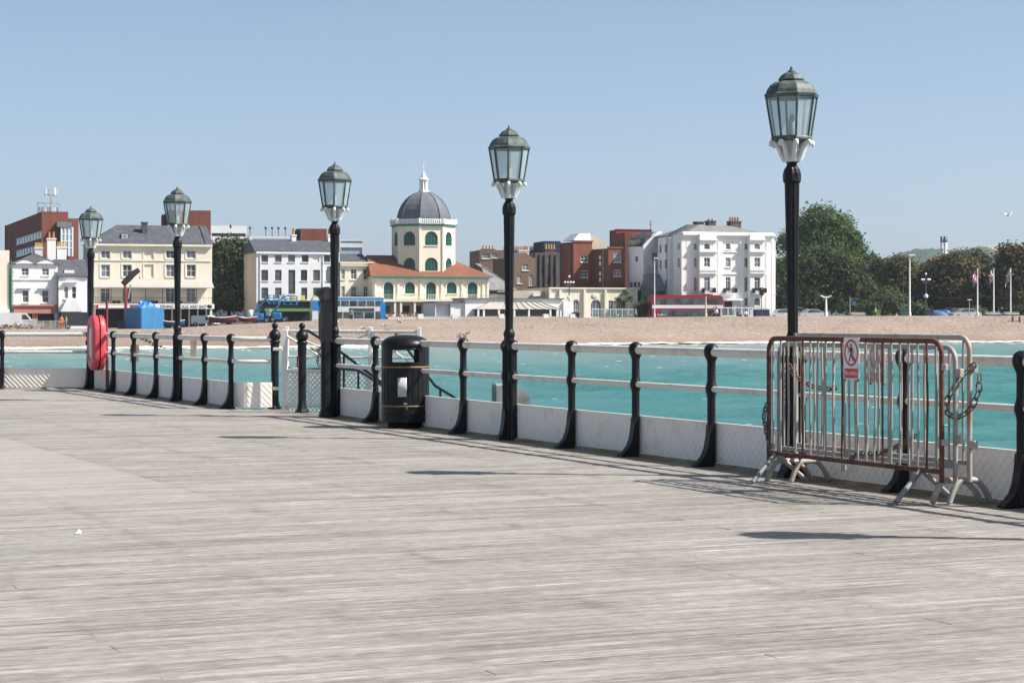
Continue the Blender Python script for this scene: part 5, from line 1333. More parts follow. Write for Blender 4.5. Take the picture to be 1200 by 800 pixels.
for k in range(7):
    a0, a1 = s_.x(694+7*k), s_.x(694+7*k+6.6); o = s_.part('frame',wm('pale_green_frame_%d'%k,(.50,.60,.50)),MB().box(a0-.06,-.05,-1.7,a0+.06,.05,s_.z(361.8)).box(a0+.07,-.04,s_.z(363),a1,.04,s_.z(361.8)).box(a0+.07,-.04,s_.z(374),a1,.04,s_.z(372)))
    MB().add([(a0+.06,0,s_.z(372)),(a1,0,s_.z(372)),(a1,0,s_.z(363)),(a0+.06,0,s_.z(363))],[(0,1,2,3)]).build('pane', M['clearglass'], o)
# --- white gabled house
b = Bld('white_gable_house', 'white house with a tall gable and curved slate mansard', 754, 304, 18)
b.front('wall','wht',754,776,293,[(764,771,296,305,'grid')]); D = b.d(736); b.shell('wht2',754,776,287.5,D,right=True)
zt = b.z(293); a1 = b.x(776); b.part('gable','wht',MB().prism([(0,zt),(a1,zt),(a1,b.z(271)),(b.x(772),b.z(270.5)),(b.x(766),b.z(276)),(b.x(759),b.z(282)),(0,b.z(287.5))], lambda x,z: (x,.001,z), lambda x,z: (x,.35,z)))
m = MB(); pf = [(-.15,b.z(287)),(.25,b.z(282)),(b.x(759)*.75,b.z(277.5)),(b.x(766)*.8,b.z(273)),(b.x(772)*.85,b.z(269.5)),(a1,b.z(269.5))]; vs = []
for x, z in pf: vs += [(x,.36,z-.25),(x,D,z)]
m.add(vs,[(2*k,2*k+1,2*k+3,2*k+2) for k in range(5)]); b.part('mansard_roof','slate',m)
for k in range(4): b.part('dormer_window','pane',MB().box(-.18,D*(.15+.2*k),b.z(286),.3,D*(.15+.2*k)+1.2,b.z(280)))
b.band(757,776,311.2,313,'stone',.12,name='string_course')
for t,k in ((300,.35),(330,.2),(330,.45),(330,.7)): b.part('side_window','pane',MB().box(-.05,D*k,b.z(t+6),-.003,D*k+.9,b.z(t)))
MB().tube([(b.x(771),3,b.z(270)),(b.x(771),3,b.z(257))], .05, 6).tube([(b.x(769),3,b.z(262)),(b.x(774),3,b.z(262.6))], .03, 5).tube([(b.x(769.5),3,b.z(259.5)),(b.x(773),3,b.z(260))], .03, 5).build('aerial', M['dframe'], b.o)
b = Bld('conservatory', 'dark green glazed conservatory between the gable house and the hotel', 752, 296, 14)
b.front('wall','gframe',752,790,340,[(754,787,341.5,352,'none')]); b.box('glazing','pane',753,789,341,352.5,.2,.3); b.shell('dframe',752,790,340,5)
b.gable_roof('slategrey',764,790,339.5,321,5,'wframe'); b.band(752,790,353,376,'dark',.1,name='plinth'); b.part('tiled_ridge','tile',MB().box(b.x(766),4.2,b.z(330),b.x(776),5,b.z(320)))
# --- white hotel
b = Bld('white_hotel', 'large white seafront hotel with bays, black balconies and grey hipped roof', 800, 292, 17)
rowT = [(285,292.5,'arch'),(301.8,313,'sash3'),(324.5,341.5,'french'),(348.5,358.5,'arch')]
wins = []
for c in ((813,817),(850.3,856.3),(872.4,876.4)):
    for t, bt, stl in rowT: wins.append((c[0],c[1],t,bt,stl))
wins = [w__ for w__ in wins if not (w__[0] == 850.3 and w__[2] > 345)]
b.front('wall','wht',800,907,273.5,wins); D = 14; b.shell('wht2',800,907,273.5,D,left=False)
# left side, stepped
Ds = b.d(788.5); Dw = b.d(775)
b.wall_m('side_wall','wht2',.003,Ds,-1.7,b.z(274),[(Ds*.3,Ds*.3+.8,b.z(313),b.z(302)),(Ds*.3,Ds*.3+.8,b.z(292),b.z(285))],lambda a,z_,dp:(dp,a,z_),.2)
for h in [(Ds*.3,Ds*.3+.8,b.z(313),b.z(302)),(Ds*.3,Ds*.3+.8,b.z(292),b.z(285))]: b.part('side_window','pane',MB().box(.12,h[0],h[2],.16,h[1],h[3]))
wx = -.5
hl = [(Ds+(Dw-Ds)*k+.2,Ds+(Dw-Ds)*k+1.1,b.z(t1),b.z(t0)) for k in (.18,.66) for t0,t1 in ((285,294.5),(303,314),(327,337))]
b.wall_m('wing_wall','wht2',Ds,Dw,-1.7,b.z(276.5),hl,lambda a,z_,dp:(wx+dp,a,z_),.2)
for h in hl: b.put_window(h,'sash','wframe','pane',lambda a,z_: (wx,a,z_),R(90)) if False else b.part('side_window','pane',MB().box(wx+.12,h[0],h[2],wx+.16,h[1],h[3]))
b.part('wing_front','wht2',MB().box(wx,Ds-.01,-1.7,.2,Ds+.2,b.z(276.5)))
b.part('wing_roof','slate',MB().box(wx+.02,Ds+.2,b.z(277.5),6,Dw,b.z(276.6)))
MB().tube([(wx-.1,Dw*.55,0),(wx-.1,Dw*.55,b.z(272))], .07, 6).build('drainpipe', M['galv2'], b.o)
# projecting bays
for i, (x0, x1) in enumerate(((820,839.5),(879,896))):
    c0, c1 = (825,832.3) if i == 0 else (884,891); bay = []
    for t, bt, stl in rowT: bay.append((c0, c1, t, bt, stl))
    if i == 0: bay = bay[:3]
    b.front('bay_wall','wht',x0,x1,274,bay,y=-.95)
    m = MB()
    for px in (x0, x1): xx = b.x(px,-.95); m.add([(xx,-.948,-1.7),(xx,-.005,-1.7),(xx,-.005,b.z(274)),(xx,-.948,b.z(274))],[(0,1,2,3)])
    m.add([(b.x(x0,-.95),-.948,b.z(274)),(b.x(x1,-.95),-.948,b.z(274)),(b.x(x1,-.95),-.005,b.z(274)),(b.x(x0,-.95),-.005,b.z(274))],[(0,1,2,3)])
    b.part('bay_sides','wht',m)
    a0, a1 = b.x(x0+.5,-.95), b.x(x1-.5,-.95); b.part('pediment','wht',MB().prism([(a0,b.z(280)),(a1,b.z(280)),((a0+a1)/2,b.z(275.5))], lambda x,z: (x,-1.2,z), lambda x,z: (x,-.952,z)))
    for t in (280,293.8,315.5,319): b.band(x0-.6,x1+.6,t,t+1.6,'wht',.28,y=-.95,name='string_course')
b.band(799.5,907.8,273,275.5,'wht',.5); b.band(799.8,907.4,281,282.2,'wht',.16,name='string_course'); b.band(800,907.2,294,295,'wht',.12,name='string_course'); b.band(800,907.2,320,321,'wht',.12,name='string_course')
b.part('parapet','wht',MB().box(0,.0,b.z(273.5),b.x(907),.35,b.z(271.5)))
for px in (800.8,806.5,844,869,900.5,906): b.part('pilaster','wht',MB().box(b.x(px)-.32,-.13,-1.7,b.x(px)+.32,-.003,b.z(281)))
for x0, x1, yy in ((823,836,-.95),(848,861,0),(882,895.5,-.95)):
    a0, a1 = b.x(x0,yy), b.x(x1,yy); zf = b.z(343); o = b.part('balcony','wht',MB().box(a0,yy-.95,zf-.15,a1,yy-.004,zf))
    r = railing_mb(a0,a1,yy-.9,zf+.01,b.z(337.3),.13,.022); r.box(a0,yy-.9,zf,a0+.04,yy,b.z(337.3)); r.box(a1-.04,yy-.9,zf,a1,yy,b.z(337.3)); r.build('balcony_railing', M['iron'], o)
b.box('entrance_door','dark',849,858,353,372,-.05,-.01); b.part('entrance_canopy','wht',MB().box(b.x(847),-1.4,b.z(352),b.x(866),-.003,b.z(349.5)))
zt = b.z(273.2); a0, a1 = .6, b.x(906)-.4; zr = b.z(263.5,5,6)
m = MB(); m.add([(a0,.5,zt),(a1,.5,zt),(a1,D,zt),(a0,D,zt),(a0+4.2,5.5,zr),(a1-4.5,5.5,zr),(a1-4.5,9,zr),(a0+4.2,9,zr)],[(0,1,5,4),(1,2,6,5),(2,3,7,6),(3,0,4,7),(4,5,6,7)]); b.part('roof','slategrey',m)
m = MB(); za = b.z(276); m.add([(wx+.3,Ds+.4,za),(a0+4,Ds+.3,za),(a0+4,Dw,za),(wx+.3,Dw,za),(a0+2.5,Ds+1.5,zr),(a0+4,Ds+1.5,zr),(a0+4,Dw-2,zr),(a0+2.5,Dw-2,zr)],[(0,1,5,4),(1,2,6,5),(2,3,7,6),(3,0,4,7),(4,5,6,7)]); b.part('wing_roof_slope','slate',m)
b.chimney(816.5,825,259.5,266,8,'flint',0,'pot',1.4); b.chimney(830.5,839,258.5,268,5,'flint',2,'dframe' if 0 else 'pot',1.4,.25); b.chimney(856.5,868.5,259,268,5,'flint',4,'pot',1.5,.6)
for k in range(5): b.part('raised_letter','stone',MB().box(b.x(844+3.6*k),-.56,b.z(278.5),b.x(845.8+3.6*k),-.02,b.z(276.2))) if False else None
w_ = Bld('glass_screen', 'glazed white windbreak along the hotel forecourt', 845, 284, 14, 'windbreak')
for k in range(7):
    a0, a1 = w_.x(845+8*k), w_.x(845+8*k+7.6); o = w_.part('frame','wframe',MB().box(a0-.06,-.05,-1.7,a0+.06,.05,w_.z(360)).box(a0+.07,-.04,w_.z(361),a1,.04,w_.z(360)).box(a0+.07,-.04,w_.z(374),a1,.04,w_.z(369.5)))
    MB().add([(a0+.06,0,w_.z(369.5)),(a1,0,w_.z(369.5)),(a1,0,w_.z(361)),(a0+.06,0,w_.z(361))],[(0,1,2,3)]).build('pane', M['clearglass'], o)
# --- far roofs and flues at right
b = Bld('dark_roof_house', 'dark-roofed house with a green turret showing between the trees', 1018, 420, 12, ground=.4)
b.front('wall','brick_dark_shade',1018,1050,315,[]); b.shell('brick_dark_shade',1018,1050,315,12); b.gable_roof('slate',1018,1050,314,303,12,'brick_dark_shade')
m = MB(); m.lathe([(.6,b.z(312)),(.6,b.z(299)),(.9,b.z(298.5)),(.3,b.z(294)),(.05,b.z(291)),(0,b.z(291))],8,(b.x(1030),3)); b.part('turret','gframe',m)
b = Bld('flue_stack', 'cluster of tall grey steel flues on the skyline', 1103, 700, 0, 'chimney', ground=.4)
for k, px in enumerate((1103.6,1105.6,1107.4,1109.6)):
    x = b.x(px); m = MB(); m.lathe([(.45,-1),(.45,b.z(284))],10,(x,(k%2)*1.2)); o = b.part('flue','wht2',m); m = MB(); m.lathe([(.47,b.z(284)),(.47,b.z(277)),(.3,b.z(277))],10,(x,(k%2)*1.2)); m.build('flue_cap', M['dframe'], o)
b = Bld('tiled_house', 'orange tiled house roof peeping above the trees', 1100, 345, 12, ground=.4)
b.front('wall','brick',1100,1111,312,[]); b.shell('brick',1100,1111,312,7); b.gable_roof('tile',1100,1111,311.5,303,7,'brick')
# ------------------------------------------------------------------ trees
def leaf_mat(name, c1, c2, c3):
    t = NT(name); g = t.geo(); a = t.noise(g, .35, 3); b = t.noise(g, 2.4, 3)
    c = t.mix(t.ramp(a, .38, .62), c1, c2); c = t.mix(t.math('MULTIPLY', t.ramp(b, .5, .75), .7), c, c3)
    t.l(c, t.b.inputs['Base Color']); t.b.inputs['Roughness'].default_value = .75; t.b.inputs['Specular IOR Level'].default_value = .2
    tr = t.n('ShaderNodeBsdfTranslucent'); t.l(c, tr.inputs[0]); mx = t.n('ShaderNodeMixShader'); mx.inputs[0].default_value = .3
    t.l(t.b.outputs[0], mx.inputs[1]); t.l(tr.outputs[0], mx.inputs[2]); t.l(mx.outputs[0], t.out.inputs['Surface']); return t.m
M['bark'] = mat('tree_bark', (.07,.055,.042), .95, scale=2, var=.25)
LM = {'green': leaf_mat('leaf_green', (.072,.125,.042), (.12,.18,.06), (.165,.22,.085)),
      'dark': leaf_mat('leaf_dark_green', (.040,.062,.025), (.076,.100,.038), (.115,.135,.055)),
      'brown': leaf_mat('leaf_olive_brown', (.082,.082,.036), (.135,.112,.048), (.175,.15,.07)),
      'pale': leaf_mat('leaf_pale_green', (.065,.095,.035), (.10,.13,.05), (.14,.165,.075))}
def tree(px, Y, lobes, leaf, label, cat='tree', group='trees along the seafront', n_leaf=5200, size=.30, base_py=None, trunk=.32, name='broadleaf_tree', depth=1.0, seed=1):
    tr = np.random.default_rng(seed*13+5); g = gz(px); k = Y/F; X0 = (px-600)*k; r = random.Random(seed)
    o = empty(name, (X0, Y, g)); tag(o, label, cat, group)
    L = [((x-px)*k, r.uniform(-.25,.25)*rx*k*depth, EYE-(y-HOR)*k-g, rx*k, rx*k*depth, ry*k) for x, y, rx, ry in lobes]
    m = MB(); low = min(l[2]-l[5]*.3 for l in L); top = max(l[2] for l in L); base = Vector((0,0,-.3)); fork = Vector((r.uniform(-.3,.3),0,max(low*.75,.9)))
    m.tube([base, base.lerp(fork,.5)+Vector((r.uniform(-.15,.15),0,0)), fork], [trunk*1.25,trunk,trunk*.8], 8)
    for l in L:
        c = Vector(l[:3]); mid = fork.lerp(c,.5)+Vector((r.uniform(-.4,.4),r.uniform(-.4,.4),-.2)); m.tube([fork,mid,c], [trunk*.55,trunk*.36,trunk*.12], 6)
        for q in range(4):
            e = c+Vector((r.uniform(-1,1)*l[3],r.uniform(-1,1)*l[4],r.uniform(-.3,1)*l[5]))*.7; m.tube([mid.lerp(c,.6),e], [trunk*.2,trunk*.05], 5)
    m.build('trunk', M['bark'], o)
    vol = np.array([l[3]*l[4]*l[5] for l in L])**(2/3); cnt = (n_leaf*vol/vol.sum()).astype(int); P = []; N = []
    for l, c in zip(L, cnt):
        # clumps on the lobe, leaves round each clump
        nc = max(8, c//26); d = tr.normal(size=(nc,3)); d /= np.linalg.norm(d,axis=1)[:,None]; d[:,2] = np.where(d[:,2] < -.55, -d[:,2]*.5, d[:,2])
        rad = tr.uniform(.62,1.06,(nc,1)); C = np.array(l[:3])+d*rad*np.array(l[3:6])
        cs = min(l[3],l[5])*.17+.22
        ii = tr.integers(0,nc,c); p = C[ii]+tr.normal(size=(c,3))*cs*np.array([1.1,1.1,.75]); nn = d[ii]+tr.normal(size=(c,3))*.65+np.array([0,0,.35])
        P.append(p); N.append(nn)
    P = np.vstack(P); N = np.vstack(N); N /= np.linalg.norm(N,axis=1)[:,None]; keep = P[:,2] > .25; P = P[keep]; N = N[keep]; n = len(P)
    a = tr.normal(size=(n,3)); T = np.cross(N,a); T /= np.linalg.norm(T,axis=1)[:,None]; B = np.cross(N,T); s = tr.uniform(.55,1.25,(n,1))*size
    V = np.empty((n,4,3)); V[:,0] = P-T*s; V[:,1] = P-B*s*.55+N*s*.12; V[:,2] = P+T*s; V[:,3] = P+B*s*.55+N*s*.12
    link('crown', np_mesh('crown', V.reshape(-1,3), np.arange(n*4).reshape(-1,4), LM[leaf], False), o); return o
tree(268, 296, [(268,298,19,23),(260,326,15,30),(278,326,15,32),(255,310,11,26),(283,306,12,24),(268,350,22,22),(256,352,12,20),(284,352,12,20)], 'dark', 'dense dark green tree between the cream and white terraces', n_leaf=15000, size=.30, seed=2)
tree(968, 334, [(962,258,20,17),(980,264,16,16),(994,278,12,15),(944,270,16,15),(966,284,30,24),(1003,290,10,14),(928,284,15,16),(988,300,20,20),(1012,306,8,10)], 'green', 'tall green tree rising behind the darker one near the hotel', n_leaf=16000, size=.29, seed=3)
tree(950, 304, [(942,314,26,22),(922,330,20,32),(964,306,18,14),(980,320,24,26),(998,334,20,24),(1014,344,14,20),(955,334,30,24),(950,348,42,22),(915,356,14,16),(985,356,26,16)], 'dark', 'broad dark green tree filling the gap right of the hotel', n_leaf=21000, size=.29, seed=4)
rowt = [(1032,318,322,[(1032,325,16,20),(1024,345,18,22),(1040,345,16,20)],'dark','dark tree under the green turret'),
 (1056,312,322,[(1056,318,15,16),(1052,338,18,24),(1064,340,14,22)],'brown','brownish tree just left of the tall white lamp column'),
 (1080,314,325,[(1078,328,17,16),(1090,332,16,18),(1082,348,22,20)],'pale','grey-green tree behind the triple-globe lamp'),
 (1112,310,320,[(1118,312,20,18),(1106,325,18,20),(1128,322,22,22),(1116,345,28,22)],'brown','olive-brown tree below the grey flues'),
 (1142,316,325,[(1142,312,18,17),(1152,328,20,20),(1138,342,22,22)],'dark','dark olive tree behind the first flagpole'),
 (1168,312,322,[(1166,326,18,18),(1176,342,20,20),(1160,348,18,18)],'dark','shaded tree behind the middle flagpole'),
 (1192,304,320,[(1188,304,20,18),(1202,312,22,24),(1182,326,20,22),(1198,344,24,24)],'brown','tall brownish tree at the right edge')]
for i,(px,Y,_,lob,lf_,lab) in enumerate(rowt): tree(px, Y, lob, lf_, lab, n_leaf=10000, size=.30, seed=20+i)
tree(1045, 294, [(1040,350,16,11),(1054,356,12,11),(1030,360,12,9),(1046,364,18,8)], 'pale', 'rounded pale green bush on the promenade', 'bush', 'shrubs on the promenade', 3600, .24, trunk=.14, name='round_bush', seed=40)
for i,(px,py,rx,ry,lf_,lab) in enumerate([(1014,362,14,9,'dark','dark low shrub beside the pale bush'),(1076,364,9,8,'green','small shrub at the foot of the tall white lamp column'),(1145,366,7,5,'green','low shrub left of the flagpole benches'),(1197,366,7,6,'dark','dark shrub at the far right edge'),(753,361,6,7,'green','small green shrub left of the red bus')]):
    tree(px, 291, [(px,py,rx,ry),(px+rx*.4,py+1,rx*.6,ry*.8)], lf_, lab, 'shrub', 'shrubs on the promenade', 900, .22, trunk=.08, name='low_shrub', seed=50+i)
# dark hedge-like belt behind the cars
tree(1110, 322, [(1020+18*k, 356, 14, 15) for k in range(11)], 'dark', 'long shady belt of shrubs behind the promenade cars', 'hedge', 'shrubs on the promenade', 7500, .42, trunk=.1, name='shrub_belt', seed=60)
def cordyline(px, Y, pyt, label, seed):
    r = random.Random(seed); g = gz(px); o = empty('cabbage_palm', ((px-600)/F*Y, Y, g)); tag(o, label, 'palm', 'palms by the cafe'); H = EYE-(pyt-HOR)/F*Y-g
    MB().tube([(0,0,-.2),(.1,0,H*.4),(0,0,H*.6)], [.14,.11,.09], 7).build('trunk', M['bark'], o)
    for hx, hz in ((0,H*.85),(-.8,H*.62),(.75,H*.68),(-.2,H*.55)):
        m = MB(); m.tube([(0,0,H*.5),(hx,0,hz)], .06, 5)
        for k in range(46):
            a, e = r.uniform(0,6.28), r.uniform(-.7,1.4); l = r.uniform(.6,1.1); d = Vector((math.cos(a)*math.cos(e),math.sin(a)*math.cos(e),math.sin(e))); s = Vector((-d.y,d.x,0)).normalized()*.045; p = Vector((hx,0,hz))
            m.add([p-s,p+s,p+d*l*.6+s*.8+Vector((0,0,-.05)),p+d*l+Vector((0,0,-.22)),p+d*l*.6-s*.8+Vector((0,0,-.05))],[(0,1,2,3,4)])
        m.build('leaf_head', LM['pale'], o)
cordyline(731, 286, 338, 'spiky cabbage palm growing in front of the cafe arch', 5)
cordyline(752, 290, 352, 'small cabbage palm between cafe and red bus', 6)
# ------------------------------------------------------------------ vehicles and small things on the seafront
PY = lambda px, off=0: prom_u((px-600)/F)+off
def pmat(name, c, rough=.35, var=.05): return mat(name, c, rough, var=var, scale=1)
M['tyre'] = pmat('tyre_rubber', (.015,.015,.016), .8); M['hub'] = pmat('wheel_hub', (.35,.35,.36), .4)
M['vglass'] = mat('vehicle_glass', (.03,.04,.045), .08, col2=(.10,.125,.135), scale=.8, lo=.4, hi=.6); M['lamp'] = pmat('headlamp', (.7,.7,.68), .2); M['tail'] = pmat('tail_lamp', (.5,.02,.02), .3)
def wheel(o, x, y, r, w_=.28):
    t = MB(); t.lathe([(r*.62,-w_/2),(r*.95,-w_/2),(r,-w_*.35),(r,w_*.35),(r*.95,w_/2),(r*.62,w_/2)], 18, cap=False, xf=lambda p: (x+p[0], y+p[2], r+p[1]))
    ob = t.build('wheel', M['tyre'], o); h = MB(); h.lathe([(0,-w_*.5),(r*.3,-w_*.5),(r*.63,-w_*.38),(r*.63,w_*.38),(r*.3,w_*.5),(0,w_*.5)], 14, cap=False, xf=lambda p: (x+p[0], y+p[2], r+p[1])); h.build('hub', M['hub'], ob)
def bus(px0, px1, Y, label, body, accents, th=12, H=4.35, front_right=True, skirts=None):
    um = ((px0+px1)/2-600)/F; g = crest_u(um)-road_dz(um); X0 = (px0-600)/F*Y; t = R(th); u1 = (px1-600)/F; L = (u1*Y-X0)/(math.cos(t)-u1*math.sin(t))
    o = empty('double_decker_bus', (X0, Y, g), t); tag(o, label, 'bus', 'double-decker buses'); W = 2.5
    prof = [(0.05,.35),(L-.12,.35),(L,.8),(L-.02,2.1),(L-.18,3.9),(L-.5,H-.05),(L-1.0,H),(.7,H),(.2,H-.12),(0,H-.5),(0,.8)]
    m = MB(); m.prism(prof, lambda x,z: (x,0,z), lambda x,z: (x,W,z)); m.build('body', body, o)
    def strip(nm, x0, x1, z0, z1, mm, yy=-.012): MB().bevbox(x0,yy,z0,x1,.03,z1,.008).build(nm, mm, o)
    strip('upper_windows', .35, L-.35, H-1.32, H-.52, M['vglass']); strip('lower_windows', 1.3, L-1.6, 1.35, 2.25, M['vglass'])
    for k in range(1,8): x = .35+(L-.7)*k/8; strip('window_pillar', x-.035, x+.035, H-1.32, H-.52, body, -.02)
    for k in range(1,5): x = 1.3+(L-2.9)*k/5; strip('window_pillar', x-.04, x+.04, 1.35, 2.25, body, -.02)
    strip('door', L-1.45, L-.45, .5, 2.35, M['vglass']); MB().bevbox(L-.10,.2,1.2,L+.02,W-.2,2.5,.01).build('windscreen', M['vglass'], o); MB().bevbox(L-.2,.2,2.75,L-.06,W-.2,3.7,.01).build('upper_windscreen', M['vglass'], o)
    for yy in (.25,W-.55): MB().bevbox(L-.02,yy,.7,L+.03,yy+.3,.95,.01).build('headlight', M['lamp'], o)
    for nm, x0, x1, z0, z1, mm in accents(L, H): strip(nm, x0, x1, z0, z1, mm, -.016)
    for x in (2.2, L-2.6):
        for y in (.15, W-.15): wheel(o, x, y, .48)
    return o
bred = pmat('bus_red', (.27,.018,.03)); bwhite = pmat('bus_white', (.74,.74,.74)); bblue = pmat('bus_blue', (.02,.24,.58)); bcream = pmat('bus_cream', (.62,.52,.36)); bgrey = pmat('bus_dark_vent', (.07,.08,.075))
bus(764, 849, 287.5, 'red double-decker bus with a white band in front of the hotel', bred, lambda L,H: [('white_band',.02,L-.2,H-1.88,H-1.42,bwhite),('lower_stripe',.05,L-.1,.40,.52,bwhite)])
def blue_acc(L, H): return [('blue_front_sweep',L-.75,L-.04,.45,3.6,bblue),('blue_roof_edge',L*.35,L-.3,H-.42,H-.12,bblue),('blue_rear',.02,1.0,H-1.9,H-.5,bblue),('cream_side',.3,L*.52,.5,1.3,bcream),('dark_vent',L*.50,L-1.6,H-2.05,H-1.55,bgrey),('advert',L*.60,L-2.2,.45,1.1,bblue)]
bus(366, 452, 281.5, 'white and blue double-decker bus behind the gate lamp post', bwhite, blue_acc)
bus(504.5, 566, 291, 'blue-ended bus mostly hidden behind the seafront shelter', bblue, lambda L,H: [('white_band',.5,L-.2,1.0,2.2,bwhite)])
def car(px, Y, label, c, th=12, kind='car', L=4.2, H=1.48, zoff=0, group='parked cars'):
    g = gz(px)+zoff; o = empty({'car':'parked_car','van':'parked_van'}[kind], ((px-600)/F*Y, Y, g), R(th)); tag(o, label, kind, group); W = 1.75; cm = pmat('paint_'+label[:12].replace(' ','_'), c, .25)
    if kind == 'car':
        prof = [(-L/2,.35),(-L/2,.75),(-L*.46,.88),(-L*.27,.95),(-L*.17,H-.08),(-L*.05,H),(L*.18,H-.02),(L*.34,1.02),(L*.47,.90),(L/2,.72),(L/2,.35)]
        gl = [(-L*.24,.97),(-L*.155,H-.12),(-L*.04,H-.07),(L*.17,H-.09),(L*.30,1.03)]
    else:
        prof = [(-L/2,.4),(-L/2,H-.15),(-L*.47,H),(L*.22,H),(L*.34,H*.62),(L*.47,H*.5),(L/2,H*.4),(L/2,.4)]
        gl = [(L*.12,H*.60),(L*.12,H-.22),(L*.21,H-.22),(L*.31,H*.60)]
    m = MB(); m.prism(prof, lambda x,z: (x,-W/2,z), lambda x,z: (x,W/2,z)); bo = m.build('body', cm, o)
    MB().prism(gl, lambda x,z: (x,-W/2-.012,z), lambda x,z: (x,W/2+.012,z)).build('side_windows', M['vglass'], o)
    for x in (-L*.31, L*.31):
        for y in (-W/2+.08, W/2-.08): wheel(o, x, y, .32, .2)
    for y in (-W*.36, W*.36): MB().bevbox(L/2-.03,y-.15,.62,L/2+.015,y+.15,.76,.006).build('headlight', M['lamp'], o); MB().bevbox(-L/2-.015,y-.12,.66,-L/2+.03,y+.12,.82,.006).build('tail_light', M['tail'], o)
    MB().bevbox(-L*.04,-W/2-.02,.86,L*.0,-W/2-.005,.90,.004).build('door_handle', M['dark'], o)
    return o
car(1131, 286, 'silver car parked under the flagpole trees', (.52,.53,.55), 10); car(1116, 288, 'dark grey car parked beside the silver one', (.05,.055,.065), 30, zoff=.1)
car(916, 288, 'white car parked at the corner of the hotel', (.68,.69,.70), 8); car(950, 292, 'small pale grey car under the dark tree', (.42,.45,.46), 20)
car(20, 262, 'white panel van at the left edge of the works', (.72,.72,.72), 12, 'van', 5.2, 2.1, group='white vans'); car(241, 272, 'small white van beside the red boats', (.72,.71,.70), -20, 'van', 3.4, 1.5, zoff=-.1, group='white vans')
car(93, 266, 'dark flatbed truck cab in the works area', (.045,.05,.055), 12, 'van', 4.6, 2.2, group='works vehicles')
# boats drawn up on the beach
def boat(px, Y, label, c, L=3.9, rz=0, H=1.0):
    g = beach_z((px-600)/F, Y)+.22; o = empty('rowing_boat', ((px-600)/F*Y, Y, g), rz); tag(o, label, 'boat', 'boats on the shingle'); m = MB(); n = 14; st_ = []
    for i in range(n+1):
        f = i/n; wdt = .78*math.sin(math.pi*min(1, .16+f*.84)**.75)+.02; sh = .25*abs(f-.45)**1.5*2.2; x = (f-.5)*L
        st_.append([(x,-wdt,H*.72+sh),(x,-wdt*.8,H*.35+sh*.7),(x,-wdt*.25,0+sh*.3),(x,wdt*.25,0+sh*.3),(x,wdt*.8,H*.35+sh*.7),(x,wdt,H*.72+sh)])
    vs = [p for s in st_ for p in s]; m.add(vs, [(6*i+j,6*i+j+1,6*(i+1)+j+1,6*(i+1)+j) for i in range(n) for j in range(5)]+[(0,1,2,3,4,5)], True); m.build('hull', c, o)
    for sg in (0,5): MB().tube([s[sg] for s in st_], .05, 6).build('gunwale', M['wht2'], o)
    for f in (4,8): p = st_[f]; MB().box(p[0][0]-.12,p[0][1]+.05,H*.5,p[0][0]+.12,p[5][1]-.05,H*.54).build('thwart', M['timber_dark'], o)
boat(261, 268, 'dark red and black wooden boat drawn up by the white van', pmat('boat_dark_red', (.16,.03,.035), .5), 3.6, R(10)); boat(291, 270, 'smaller red boat on the shingle below the blue lifts', pmat('boat_red', (.36,.04,.05), .5), 2.4, R(-8), .7)
boat(203, 266, 'blue boat tucked below the tackle shop', pmat('boat_blue', (.03,.10,.24), .5), 3.0, R(6), .8)
# blue container with tarpaulin, in the works area
cmat = pmat('container_blue', (.03,.20,.42), .5, .1); cb = at(165, 386, 258); co = empty('site_container', (cb.x, cb.y, cb.z), R(38)); tag(co, 'bright blue site container standing on the shingle', 'container')
LL, WW, HH = 3.2, 4.2, 2.75
MB().bevbox(0,0,0,LL,WW,HH,.03).build('box_shell', cmat, co)
m = MB()
for k in range(9): y = .3+k*(WW-.6)/8; m.box(-.05,y-.10,.12,-.003,y+.10,HH-.12)
m.build('corrugation', cmat, co); m = MB()
for k in range(2): m.box(.12+k*1.5,-.04,.1,1.55+k*1.5,-.004,HH-.1)
m.build('door', cmat, co); MB().tube([(1.6,-.07,.2),(1.6,-.07,HH-.2)], .025, 6).build('lock_bar', M['galv'], co)
tv_ = MB(); rr = random.Random(8); gN = 9; vs = []
for i in range(gN):
    for j in range(gN): e = min(i,j,gN-1-i,gN-1-j); vs.append((.5+i*.32, 1.0+j*.28, .0+(.25+rr.uniform(0,.62))*min(1,e/2)))
tv_.add(vs, [(i*gN+j,(i+1)*gN+j,(i+1)*gN+j+1,i*gN+j+1) for i in range(gN-1) for j in range(gN-1)]); to = tv_.build('blue_tarpaulin', pmat('tarpaulin_blue', (.02,.17,.55), .45), None, (cb.x,cb.y,cb.z+HH+.01), R(38)); tag(to, 'crumpled blue tarpaulin heaped on the container', 'tarpaulin')
# crane
cr_ = empty('loader_crane', (at(147,372,262).x, 262, gz(147))); tag(cr_, 'dark folding loader crane with a red column behind the container', 'crane'); k = 262/F
def C(px, py, y=0): return ((px-147)*k, y, EYE-(py-HOR)*k-gz(147))
MB().box(-.9,-.6,0,.9,.6,1.0).build('base', M['dframe'], cr_); MB().tube([C(147,378),C(147.5,350),C(146.5,334)], [.22,.20,.17], 8).build('column', pmat('crane_red', (.30,.03,.03)), cr_)
MB().tube([C(144,333),C(150,327),C(157,320),C(163,316)], [.36,.42,.40,.3], 8).build('boom', M['dframe'], cr_); MB().tube([C(150,350),C(153,333)], .10, 6).build('ram', M['hub'], cr_); MB().tube([C(163,316),C(163.5,325)], .02, 5).ball(C(163.5,325.5), .10, 8, 6).build('hook', M['dframe'], cr_)
